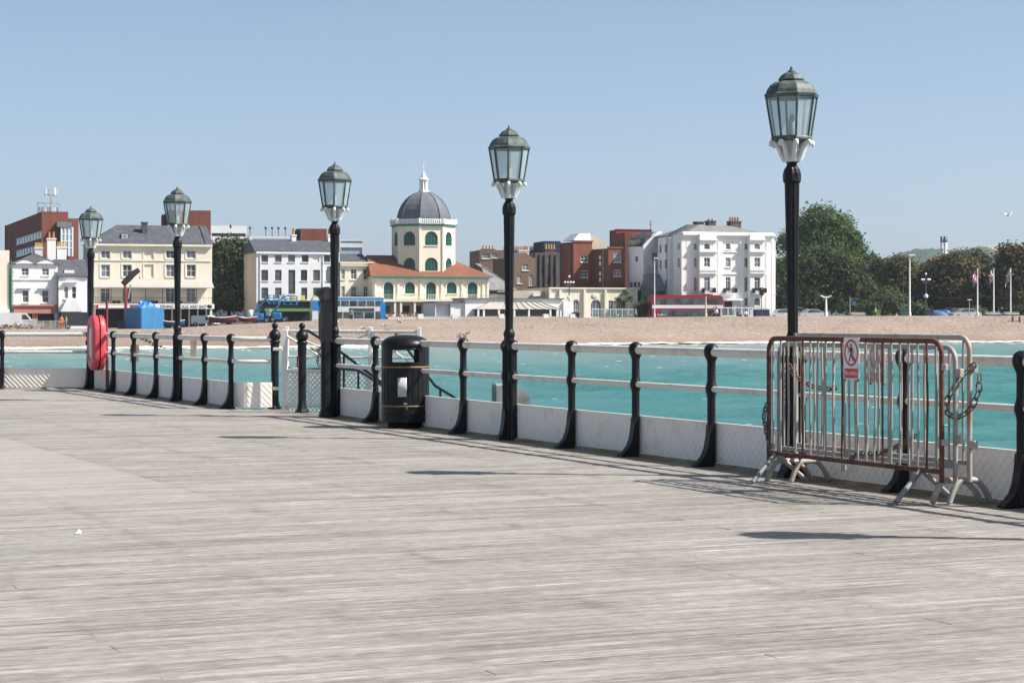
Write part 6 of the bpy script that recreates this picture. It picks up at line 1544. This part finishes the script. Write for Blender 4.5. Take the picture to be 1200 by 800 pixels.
# boom lifts
lb_ = pmat('lift_blue', (.03,.22,.42)); 
def boom_lift(px, Y, pts, bk, label):
    g = gz(px); k = Y/F; o = empty('boom_lift', ((px-600)*k, Y, g)); tag(o, label, 'boom lift', 'blue boom lifts'); Cc = lambda x, y, d=0: ((x-px)*k, d, EYE-(y-HOR)*k-g)
    MB().bevbox(-.95,-.8,.4,.95,.8,.7,.06).build('chassis', lb_, o)
    for x in (-.8,.8):
        for y in (-.85,.85): wheel(o, x, y, .36, .25)
    MB().bevbox(-.9,-.5,.75,.35,.5,1.35,.1).build('turret', lb_, o); MB().lathe([(.35,.9),(.4,1.0),(.4,1.7),(.3,1.8)], 12, (-1.45,0)).build('counterweight', M['wht2'], o)
    MB().tube([Cc(*p) for p in pts], .16, 6).build('boom', lb_, o)
    x0, x1, z0, z1 = bk; a, b_ = Cc(x0,z1), Cc(x1,z0); m = MB(); m.box(a[0],-.5,a[2],b_[0],.5,a[2]+.08)
    for zz in (.45,.8,b_[2]-a[2]):
        for yy in (-.5,.5): m.tube([(a[0],yy,a[2]+zz),(b_[0],yy,a[2]+zz)], .05, 5)
        for xx in (a[0],b_[0]): m.tube([(xx,-.5,a[2]+zz),(xx,.5,a[2]+zz)], .05, 5)
    for xx in (a[0],(a[0]+b_[0])/2,b_[0]):
        for yy in (-.5,.5): m.tube([(xx,yy,a[2]),(xx,yy,b_[2])], .05, 5)
    m.build('basket', lb_, o)
boom_lift(306, 277, [(299,366),(306,357),(313.5,348),(316,352)], (315,327,346,356), 'left blue boom lift in front of the white terrace'); boom_lift(327, 278, [(321,366),(327,356),(333,345),(336,352)], (333,348,347,357), 'right blue boom lift in front of the green awning')
# ------------------------------------------------------------------ people
def skin_mesh(name, joints, bones, m, sub=1):
    me = bpy.data.meshes.new(name); me.from_pydata([j[:3] for j in joints], bones, []); o = bpy.data.objects.new(name, me); COL.objects.link(o)
    md = o.modifiers.new('s','SKIN')
    for v, j in zip(me.skin_vertices[0].data, joints): v.radius = (j[3], j[4] if len(j) > 4 else j[3])
    me.skin_vertices[0].data[0].use_root = True
    if sub: o.modifiers.new('d','SUBSURF').levels = sub; o.modifiers['d'].render_levels = sub
    dg = bpy.context.evaluated_depsgraph_get(); r = bpy.data.meshes.new_from_object(o.evaluated_get(dg)); bpy.data.objects.remove(o)
    r.materials.clear(); r.materials.append(m); r.polygons.foreach_set('use_smooth', [True]*len(r.polygons)); r.name = name; return r
SKIN = pmat('skin', (.42,.25,.17), .6); HAIR = pmat('hair_brown', (.05,.03,.02), .7)
def body_sets(sit):
    if not sit:
        hip, kn, an, toe = .92, .50, .08, .03
        B_ = [(0,0,hip,.13,.11),(0,0,1.15,.125,.10),(0,0,1.38,.16,.10),(0,0,1.48,.06),(0,-.02,1.56,.075,.085),(0,-.01,1.68,.085,.095),(0,0,1.74,.05)]
        arm = lambda s: [(s*.17,0,1.41,.06),(s*.24,.0,1.14,.048),(s*.23,-.10,.92,.036),(s*.23,-.14,.84,.032),(s*.225,-.16,.77,.02)]
        leg = lambda s: [(s*.09,0,.86,.085),(s*.10,-.02,kn,.065),(s*.10,.02,an,.045),(s*.11,-.14,toe,.035)]
    else:
        hip = .50
        B_ = [(0,0,hip,.13,.12),(0,.02,.75,.125,.10),(0,0,.97,.16,.10),(0,0,1.06,.06),(0,-.03,1.14,.075,.085),(0,-.02,1.26,.085,.095),(0,-.01,1.32,.05)]
        arm = lambda s: [(s*.17,0,1.0,.06),(s*.23,-.06,.74,.048),(s*.16,-.28,.66,.036),(s*.13,-.36,.65,.032),(s*.12,-.42,.64,.02)]
        leg = lambda s: [(s*.09,-.05,.48,.085),(s*.11,-.42,.50,.068),(s*.11,-.44,.08,.045),(s*.12,-.58,.03,.035)]
    J = list(B_); E = [(i,i+1) for i in range(6)]
    for s in (-1,1):
        k = len(J); J += arm(s); E += [(2,k)]+[(k+i,k+i+1) for i in range(4)]
        k = len(J); J += leg(s); E += [(0,k)]+[(k+i,k+i+1) for i in range(3)]
    body = (J, E)
    T = [(a[0],a[1],a[2],a[3]*1.13,(a[4] if len(a)>4 else a[3])*1.15) for a in B_[:3]]; TE = [(0,1),(1,2)]
    for s in (-1,1): k = len(T); T += [(a[0],a[1],a[2],a[3]*1.2) for a in arm(s)[:3]]; TE += [(2,k),(k,k+1),(k+1,k+2)]
    Lg = [(0,0,hip,.145,.125)]; LE = []
    for s in (-1,1): k = len(Lg); Lg += [(a[0],a[1],a[2],a[3]*1.16) for a in leg(s)[:3]]; LE += [(0,k),(k,k+1),(k+1,k+2)]
    h = B_[5]; return body, (T,TE), (Lg,LE), h
PB = {}
def person(loc, rz, label, top, trousers, sit=False, group='people on the promenade', scale=1.0, hair=HAIR):
    if sit not in PB:
        b_, t_, l_, h = body_sets(sit); PB[sit] = (skin_mesh('body', *b_, SKIN, 1), t_, l_, h, {}, {})
    bm, t_, l_, h, tc, lc = PB[sit]
    if top not in tc: tc[top] = skin_mesh('jacket', *t_, top, 1)
    if trousers not in lc: lc[trousers] = skin_mesh('trousers', *l_, trousers, 1)
    o = empty('person', loc, rz); tag(o, label, 'person', group); o.scale = (scale,)*3
    link('body', bm, o); link('jacket', tc[top], o); link('trousers', lc[trousers], o)
    MB().ball((h[0],h[1]+.025,h[2]+.035), .105, 12, 8, (1,1.05,.95)).build('hair', hair, o)
    m = MB(); m.ball((.033,-.105,h[2]-.005), .012, 6, 4); m.ball((-.033,-.105,h[2]-.005), .012, 6, 4); m.tube([(0,-.10,h[2]),(0,-.128,h[2]-.035),(0,-.105,h[2]-.045)], .012, 5); m.tube([(-.025,-.10,h[2]-.075),(.025,-.10,h[2]-.075)], .008, 5); m.build('face_features', HAIR, o)
    return o
CLO = {n: pmat('cloth_'+n, c, .85, .1) for n, c in dict(orange=(.70,.16,.03), yellow=(.62,.60,.06), white=(.72,.72,.72), navy=(.03,.04,.09), red=(.48,.05,.06), black=(.02,.02,.02), grey=(.22,.22,.23), pink=(.60,.30,.33), blue=(.07,.16,.36), green=(.06,.22,.10), tan=(.40,.30,.20)).items()}
def on(px, Y, dz=0): return ((px-600)/F*Y, Y, beach_z((px-600)/F, Y)+dz)
g_ = gz(72)
person(((72-600)/F*260,260,g_-.02), R(15), 'worker in full orange overalls beside the stacked barriers', CLO['orange'], CLO['orange'], scale=1.04); person(((77.5-600)/F*261,261,g_-.02), R(-60), 'worker in a yellow vest and grey trousers', CLO['yellow'], CLO['grey'])
seat_rng = random.Random(5); cl = ['pink','navy','red','white','black','grey','white','red','yellow','navy','tan','pink','blue','white']
words = ['at the left end of the bench row','second from the left','third from the left','fourth from the left','fifth from the left','sixth from the left','seventh from the left','eighth from the left','ninth from the left','tenth from the left','eleventh from the left','twelfth from the left','second from the right end','at the right end of the bench row']
bn_ = empty('promenade_bench', ((473-600)/F*279, 279, gz(473)), R(12)); tag(bn_, 'long bench behind the promenade wall below the domed hall', 'bench')
MB().box(-2.6,-.2,.40,2.6,.25,.46).build('seat', M['timber_dark'], bn_); MB().box(-2.6,.22,.5,2.6,.27,.85).build('backrest', M['timber_dark'], bn_)
for x in (-2.4,0,2.4): MB().box(x-.04,-.15,-.05,x+.04,.2,.40).build('leg', M['iron'], bn_)
for k in range(14):
    px = 454+2.75*k+seat_rng.uniform(-.5,.5); Y = 279+(px-473)*.03
    person(((px-600)/F*Y, Y-.05, gz(473)), R(12+seat_rng.uniform(-40,40)), 'seated person in %s, %s' % (cl[k], words[k]), CLO[cl[k]], CLO['navy' if k % 2 else 'black'], True, 'people on the bench below the dome')
for k,(px,c) in enumerate(((868,'white'),(874,'white'),(864.5,'black'))): person(((px-600)/F*280, 280, gz(870)+.12), R(30*k-20), ['seated person in white, left of two by the red bus','seated person in white, right of two by the red bus','seated person in black next to the two in white'][k], CLO[c], CLO['navy'], True, 'people sitting near the bus')
for k,(px,c,lab) in enumerate(((836.5,'navy','person in dark blue walking in front of the red bus'),(839.5,'white','person in a white top beside the bus doors'),(412,'green','person in green standing before the blue and white bus'),(745,'blue','person in blue by the cafe windbreak'),(1026,'yellow','person in a high-visibility yellow vest by the green bin'))): person(((px-600)/F*279, 279, gz(px)+(.0 if k!=2 else .2)), R(20*k), lab, CLO[c], CLO['black'])
# ------------------------------------------------------------------ works barriers and rubble at left
for k in range(9):
    px = 37+k*3.8; Y = 259+(k%3)*.9; L = 2.0; o = empty('works_barrier', ((px-600)/F*Y, Y, gz(40)-.03), R(18+(k*37)%50-20)); tag(o, 'grey steel works barrier in the jumble beside the white van', 'barrier', 'jumbled works barriers'); fr_ = [(x-1,z) for x,z in round_frame(L,1.1,.05,.08,3)]
    MB().tube([(x,0,z) for x,z in fr_], .03, 5).build('frame', M['galv'], o); m = MB(); m.tube([(-1,0,.2),(1,0,.2)], .025, 5)
    for j in range(12): x = -.9+j*.163; m.tube([(x,0,.2),(x,0,1.1)], .016, 4, cap=False)
    m.build('bars', M['galv'], o); MB().box(-.8,-.3,0,-.74,.3,.06).box(.74,-.3,0,.8,.3,.06).build('foot', M['galv'], o)
rb = MB(); r9 = random.Random(12)
for k in range(260):
    px = r9.uniform(-8,34); Y = r9.uniform(250,257); s = r9.uniform(.10,.38); c = Vector(((px-600)/F*Y, Y, gz(10)-.05+max(0,(.7-abs(Y-254)*.2))*r9.random()))
    vs = [c+Vector((r9.uniform(-1,1),r9.uniform(-1,1),r9.uniform(-.6,.9)))*s for _ in range(6)]; rb.add(vs,[(0,1,2),(0,2,3),(0,3,4),(0,4,1),(5,1,2),(5,2,3),(5,3,4),(5,4,1)])
ro_ = rb.build('rubble_heap', wm('rubble',(.30,.23,.18),(.18,.14,.11),scale=1.5)); tag(ro_, 'low heap of brown rubble in front of the white van', 'rubble', kind='stuff')
# ------------------------------------------------------------------ lamp columns, flags, signs
def column(name, px, Y, pyt, label, cat, m='wht2', r=.09, group='columns and poles on the promenade'):
    o = empty(name, ((px-600)/F*Y, Y, gz(px))); tag(o, label, cat, group); H = EYE-(pyt-HOR)/F*Y-gz(px); MB().lathe([(r*1.6,-.2),(r*1.6,.9),(r,1.0),(r*.7,H)], 10).build('pole', M[m], o); return o, H
o, H = column('street_light', 1066, 284, 299.5, 'tall white street light column with a short lamp head', 'street light', r=.13); MB().bevbox(-.1,-.15,H-.05,.75,.15,H+.16,.05).build('lamp_head', M['wht2'], o)
o, H = column('street_light', 767, 286, 303, 'slim white lamp column before the white gable house', 'street light', r=.08); MB().bevbox(-.1,-.12,H-.03,.5,.12,H+.12,.04).build('lamp_head', M['wht2'], o)
column('dark_pole', 1058.5, 289, 314, 'slim dark pole left of the tall white street light', 'pole', 'dframe', .06)
column('timber_pole', 827, 278, 347, 'pale brown pole in front of the red bus', 'pole', 'cream_dull_shade', .13); column('thin_post', 839, 278, 349, 'thin dark post beside the brown pole', 'pole', 'dframe', .05)
def globe_lamp(px, Y, pyt, label, n, low=False):
    o, H = column('globe_lamp', px, Y, pyt, label, 'street lamp', 'dframe', .09, 'ornate globe lamps')
    for k in range(n):
        a = 2*math.pi*k/n+.3; x, y = .62*math.cos(a), .62*math.sin(a); MB().tube([(0,0,H-1.5),(x,y,H-1.7),(x,y,H-1.35)], .04, 6).build('arm', M['dframe'], o); MB().ball((x,y,H-1.15), .16, 10, 8).build('globe', M['signwhite'], o)
    MB().ball((0,0,H-.35), .16, 10, 8).build('globe', M['signwhite'], o)
    for z in (H*.45,): MB().lathe([(.28,z),(.34,z+.3),(.1,z+.55)], 10).build('basket', M['wht2'], o)
globe_lamp(1085, 287, 318, 'ornate lamp with a ring of white globes before the trees', 4); globe_lamp(667, 282, 321, 'ornate globe lamp rising behind the end of the shelter', 4)
o, H = column('twin_lamp', 968, 283, 347.5, 'cream column with two short arms in front of the big tree', 'street lamp', 'stone', .17); MB().tube([(-.75,0,H+.12),(-.3,0,H-.1),(.3,0,H-.1),(.75,0,H+.12)], .12, 8).build('arms', M['wht2'], o)
o, H = column('traffic_signal', 892.5, 279, 345, 'black traffic signal in front of the hotel', 'traffic signal', 'dframe', .06); m = MB().bevbox(-.32,-.2,H-.1,.32,.2,H+.95,.12); m.build('signal_head', M['dark'], o); MB().lathe([(.12,0),(.12,.03),(0,.05)],12,xf=lambda p:(p[0],-.2-p[2],p[1]+H+.7),cap=False).build('lens', M['tail'], o)
o, H = column('sign_post', 996, 282, 347, 'grey post with a small blue sign', 'sign post', 'galv', .06); MB().bevbox(.3,-.03,H-1.3,.75,.03,H-.7,.01).build('blue_plate', pmat('sign_blue', (.03,.16,.42)), o)
o, H = column('short_lamp', 1136, 282, 352, 'short grey lamp with a flat head among the cars', 'street lamp', 'galv2', .06); MB().bevbox(-.3,-.15,H,.3,.15,H+.14,.04).build('lamp_head', M['wht2'], o)
def flag(px, label, k):
    Y = 283; o, H = column('flagpole', px, Y, 314, label, 'flagpole', 'wht2', .10, 'white flagpoles'); w_, h_ = 1.15, 1.7
    def P(a, b): return (-.10-a*.55-.10*math.sin(b*5+k), .22*math.sin(a*4+b*3+k), H-.25-b*h_-a*a*.75)
    def sheet(nm, poly_fn, mm, off):
        n = 10; m = MB(); vs = [ (lambda p: (p[0], p[1]-off, p[2]))(P(*poly_fn(i/n, j/n))) for i in range(n+1) for j in range(n+1)]
        m.add(vs, [(i*(n+1)+j,(i+1)*(n+1)+j,(i+1)*(n+1)+j+1,i*(n+1)+j+1) for i in range(n) for j in range(n)], True); return m.build(nm, mm, fo)
    m = MB(); n = 10; fo = m.add([P(i/n,j/n) for i in range(n+1) for j in range(n+1)], [(i*(n+1)+j,(i+1)*(n+1)+j,(i+1)*(n+1)+j+1,i*(n+1)+j+1) for i in range(n) for j in range(n)], True).build('flag', pmat('flag_blue', (.04,.05,.17), .8), o)
    for nm, f, mm, of in (('white_cross', lambda a,b: (a,.36+.28*b), CLO['white'], .012), ('white_cross', lambda a,b: (.38+.24*a,b), CLO['white'], .012), ('red_cross', lambda a,b: (a,.42+.16*b), CLO['red'], .022), ('red_cross', lambda a,b: (.43+.14*a,b), CLO['red'], .022), ('white_diagonal', lambda a,b: (a,min(1,max(0,a-.07+.14*b))), CLO['white'], .008), ('white_diagonal', lambda a,b: (a,min(1,max(0,1-a-.07+.14*b))), CLO['white'], .008)): sheet(nm, f, mm, of)
for k, px in enumerate((1145.5,1164.5,1184.3)): flag(px, ['leftmost of three white flagpoles with drooping flags','middle one of three white flagpoles with drooping flags','rightmost of three white flagpoles with drooping flags'][k], k*1.7)
def pbench(px, label):
    o = empty('planter_bench', ((px-600)/F*281, 281, gz(px)), R(10)); tag(o, label, 'bench', 'promenade benches'); MB().bevbox(-1.1,-.1,.0,1.1,.6,.95,.04).build('planter', M['concrete'], o)
    for k in range(3): MB().bevbox(-1.0,-.55+.15*k,.62,1.0,-.43+.15*k,.68,.01).build('slat', M['wht2'], o)
    for x in (-.85,.85): MB().box(x-.04,-.5,-.1,x+.04,-.12,.615).build('leg', M['iron'], o)
    return o
pbench(1163, 'grey planter bench below the middle flagpole'); pbench(1185, 'grey planter bench below the right flagpole'); pbench(1005, 'grey planter bench beside the blue sign post')
def wbin(px, label, c, w_=.8, h=1.3, Y=281):
    o = empty('wheeled_bin', ((px-600)/F*Y, Y, gz(px)), R(8)); tag(o, label, 'bin', 'bins on the promenade'); mm = pmat('binpaint_'+label.split()[0]+str(int(px)), c, .5)
    MB().prism([(-w_*.42,.1),(w_*.42,.1),(w_*.5,h*.82),(-w_*.5,h*.82)], lambda x,z: (x,-.35,z), lambda x,z: (x,.35,z)).build('bin_body', mm, o); MB().prism([(-w_*.53,h*.82),(w_*.53,h*.82),(w_*.5,h*.95),(0,h),(-w_*.5,h*.95)], lambda x,z: (x,-.4,z), lambda x,z: (x,.38,z)).build('lid', mm, o)
    for x in (-w_*.35,w_*.35): wheel(o, x, .3, .1, .06)
wbin(1059.5, 'dark green bin at the foot of the slim dark pole', (.02,.10,.06), 1.2, 1.5); wbin(1027.8, 'bright green bin beside the pale bush', (.10,.25,.06)); wbin(674.5, 'black rounded bin by the cafe door', (.02,.02,.025), 1.0, 1.2); wbin(1089.5, 'dark blue bin left of the blue boat cover', (.03,.04,.08), .9, 1.4)
kb = empty('utility_cabinet', ((893-600)/F*280, 280, gz(893)), R(12)); tag(kb, 'dark slate utility cabinet on the promenade by the traffic signal', 'cabinet'); MB().bevbox(-1.0,0,-.1,1.1,.8,1.35,.03).build('cabinet_body', M['navy'], kb); MB().bevbox(-.96,-.03,.1,-.02,-.003,1.25,.01).build('door', M['navy'], kb); MB().bevbox(.02,-.03,.1,1.04,-.003,1.25,.01).build('door', M['navy'], kb); MB().bevbox(-1.05,-.05,1.352,1.15,.85,1.42,.02).build('lid', M['greyroof'], kb)
bl = empty('covered_boat', ((1103-600)/F*284, 284, gz(1103)+.2), R(8)); bl.scale = (.9,.9,.72); tag(bl, 'boat under a blue cover parked among the cars', 'boat')
m = MB(); vs = []; n = 12
for i in range(n+1):
    f = i/n; w_ = .9*math.sin(math.pi*min(.95,.12+f*.8)); h = 1.0+.35*math.sin(math.pi*f)
    for a in range(7): t_ = math.pi*a/6; vs.append(((f-.5)*2.9, -w_*math.cos(t_), .35+h*math.sin(t_)*.9))
m.add(vs, [(i*7+j,(i+1)*7+j,(i+1)*7+j+1,i*7+j+1) for i in range(n) for j in range(6)], True); m.build('cover', pmat('cover_blue', (.09,.19,.38), .7, .12), bl); MB().box(-1.2,-.5,-.2,1.2,.5,.35).build('trailer', M['galv'], bl)
cn = empty('traffic_cone', ((1050.5-600)/F*279, 279, gz(1050)+.2)); tag(cn, 'small orange traffic cone near the green bins', 'cone'); MB().lathe([(.18,0),(.18,.04),(.13,.05),(.03,.7),(0,.72)], 12).build('cone_body', CLO['orange'], cn); MB().lathe([(.105,.3),(.085,.42)], 12, cap=False).build('white_stripe', CLO['white'], cn)
# festoon cable
m = MB(); P = [Vector(((px-600)/F*280, 280, EYE-(345-HOR)/F*280-.5*math.sin(math.pi*(((px-905)%60)/60)))) for px in range(905, 1210, 10)]; fo = m.tube(P, .018, 4).build('festoon_cable', M['dframe'], None); tag(fo, 'thin festoon light cable strung along the promenade trees', 'cable')
# groynes
def groyne(A, B_, label, n, w_=.25, rows=3):
    A = Vector(A); B_ = Vector(B_); o = empty('timber_groyne', A); tag(o, label, 'groyne', 'timber groynes'); d = B_-A
    for k in range(n+1):
        p = d*k/n; MB().bevbox(p.x-w_/2,p.y-w_/2,p.z-1.6,p.x+w_/2,p.y+w_/2,p.z+.35,.03).build('post', M['timber_dark'], o)
    for r in range(rows):
        z = -.12-.32*r; MB().tube([Vector((0,-.2,z)), d+Vector((0,-.2,z))], .14, 4, smooth=False).build('plank', M['groyne'], o)
M['groyne'] = mat('grey_groyne_timber', (.20,.175,.15), .85, col2=(.12,.10,.085), scale=2, var=.2)
A = at(157,393,232); B_ = at(193,411,206); groyne(A, B_, 'long weathered groyne sloping into the surf beyond the far railing', 9, .3, 2)
A = at(881,383.5,283); B_ = at(914,397,262); groyne(A, B_, 'low grey groyne on the beach left of the tallest lamp post', 8)
gp = empty('groyne_marker', at(158,425,150)); gp.location.z = SEA; tag(gp, 'dark weedy pile standing in the water behind the far railing', 'pile'); MB().lathe([(.34,-1.5),(.32,.4),(.36,.9),(.30,1.25),(0,1.3)], 10, smooth=False).build('pile_body', M['timber_dark'], gp)
for k,(px,Y) in enumerate(((1186.8,276),(1195,276))): 
    o = empty('beach_post', on(px,Y,-.1)); tag(o, ['short dark post on the beach, left of a pair at right','short dark post on the beach, right of a pair at right'][k], 'post', 'short beach posts'); MB().lathe([(.16,-.3),(.15,.75),(.10,.85),(0,.87)], 8).build('post_body', M['timber_dark'], o)
# gulls
def gull_mesh():
    b_ = MB(); b_.lathe([(0,-.26),(.03,-.22),(.075,-.08),(.09,.06),(.06,.17),(.035,.23),(0,.25)], 10, xf=lambda p: (p[2], p[0], p[1]*.9+.17)); b_.ball((.25,0,.27), .052, 8, 6); b_.tube([(.2,0,.2),(.25,0,.26)], .04, 6); return b_.mesh('gull_body', M['signwhite'])
GM = gull_mesh(); GW = MB().prism([(-.30,.16),(-.1,.10),(.12,.13),(.10,.22),(-.1,.23)], lambda x,z: (x,-.095,z), lambda x,z: (x,.095,z)).mesh('wings', M['galv']); GL = MB().tube([(.02,.03,.1),(.03,.03,-.02)], .012, 5).tube([(.02,-.03,.1),(.03,-.03,-.02)], .012, 5).tube([(.29,0,.27),(.37,0,.255)], [.02,.005], 5).mesh('legs_and_beak', M['gold'])
gr_ = random.Random(21)
for k in range(20):
    px = gr_.uniform(372,470) if k < 15 else gr_.uniform(700,890); u = (px-600)/F; Y = shore_u(u)+gr_.uniform(8,34); o = empty('gull', (u*Y, Y, beach_z(u,Y)+.02), gr_.uniform(0,6.28)); o.scale = (1.35,)*3; tag(o, 'white gull resting on the shingle', 'gull', 'gulls on the beach'); link('gull_body', GM, o); link('wings', GW, o); link('legs_and_beak', GL, o)
p = at(1181,255,190); o = empty('gull', p, .4); tag(o, 'gull flying high over the trees at right', 'gull'); o.scale = (1.3,)*3; link('gull_body', GM, o)
for s in (-1,1): MB().add([(.1,s*.05,.2),(-.12,s*.05,.2),(-.1,s*.35,.32),(-.2,s*.68,.26),(-.05,s*.62,.28),(.1,s*.35,.34)],[(0,1,2,5),(5,2,3,4)]).build('wing', M['signwhite'], o)
# ------------------------------------------------------------------ haze over the whole place
hz = MB().box(-2600,-60,-4.9,2600,5200,190).build('haze'); tag(hz, 'thin summer haze', 'haze', kind='stuff')
ht = bpy.data.materials.new('haze_air'); ht.use_nodes = True; nt_ = ht.node_tree; nt_.nodes.remove(nt_.nodes['Principled BSDF'])
pv = nt_.nodes.new('ShaderNodeVolumePrincipled'); pv.inputs['Color'].default_value = (.80,.88,1,1); pv.inputs['Density'].default_value = .00011; pv.inputs['Anisotropy'].default_value = .2
nt_.links.new(pv.outputs[0], nt_.nodes['Material Output'].inputs['Volume']); hz.data.materials.append(ht)
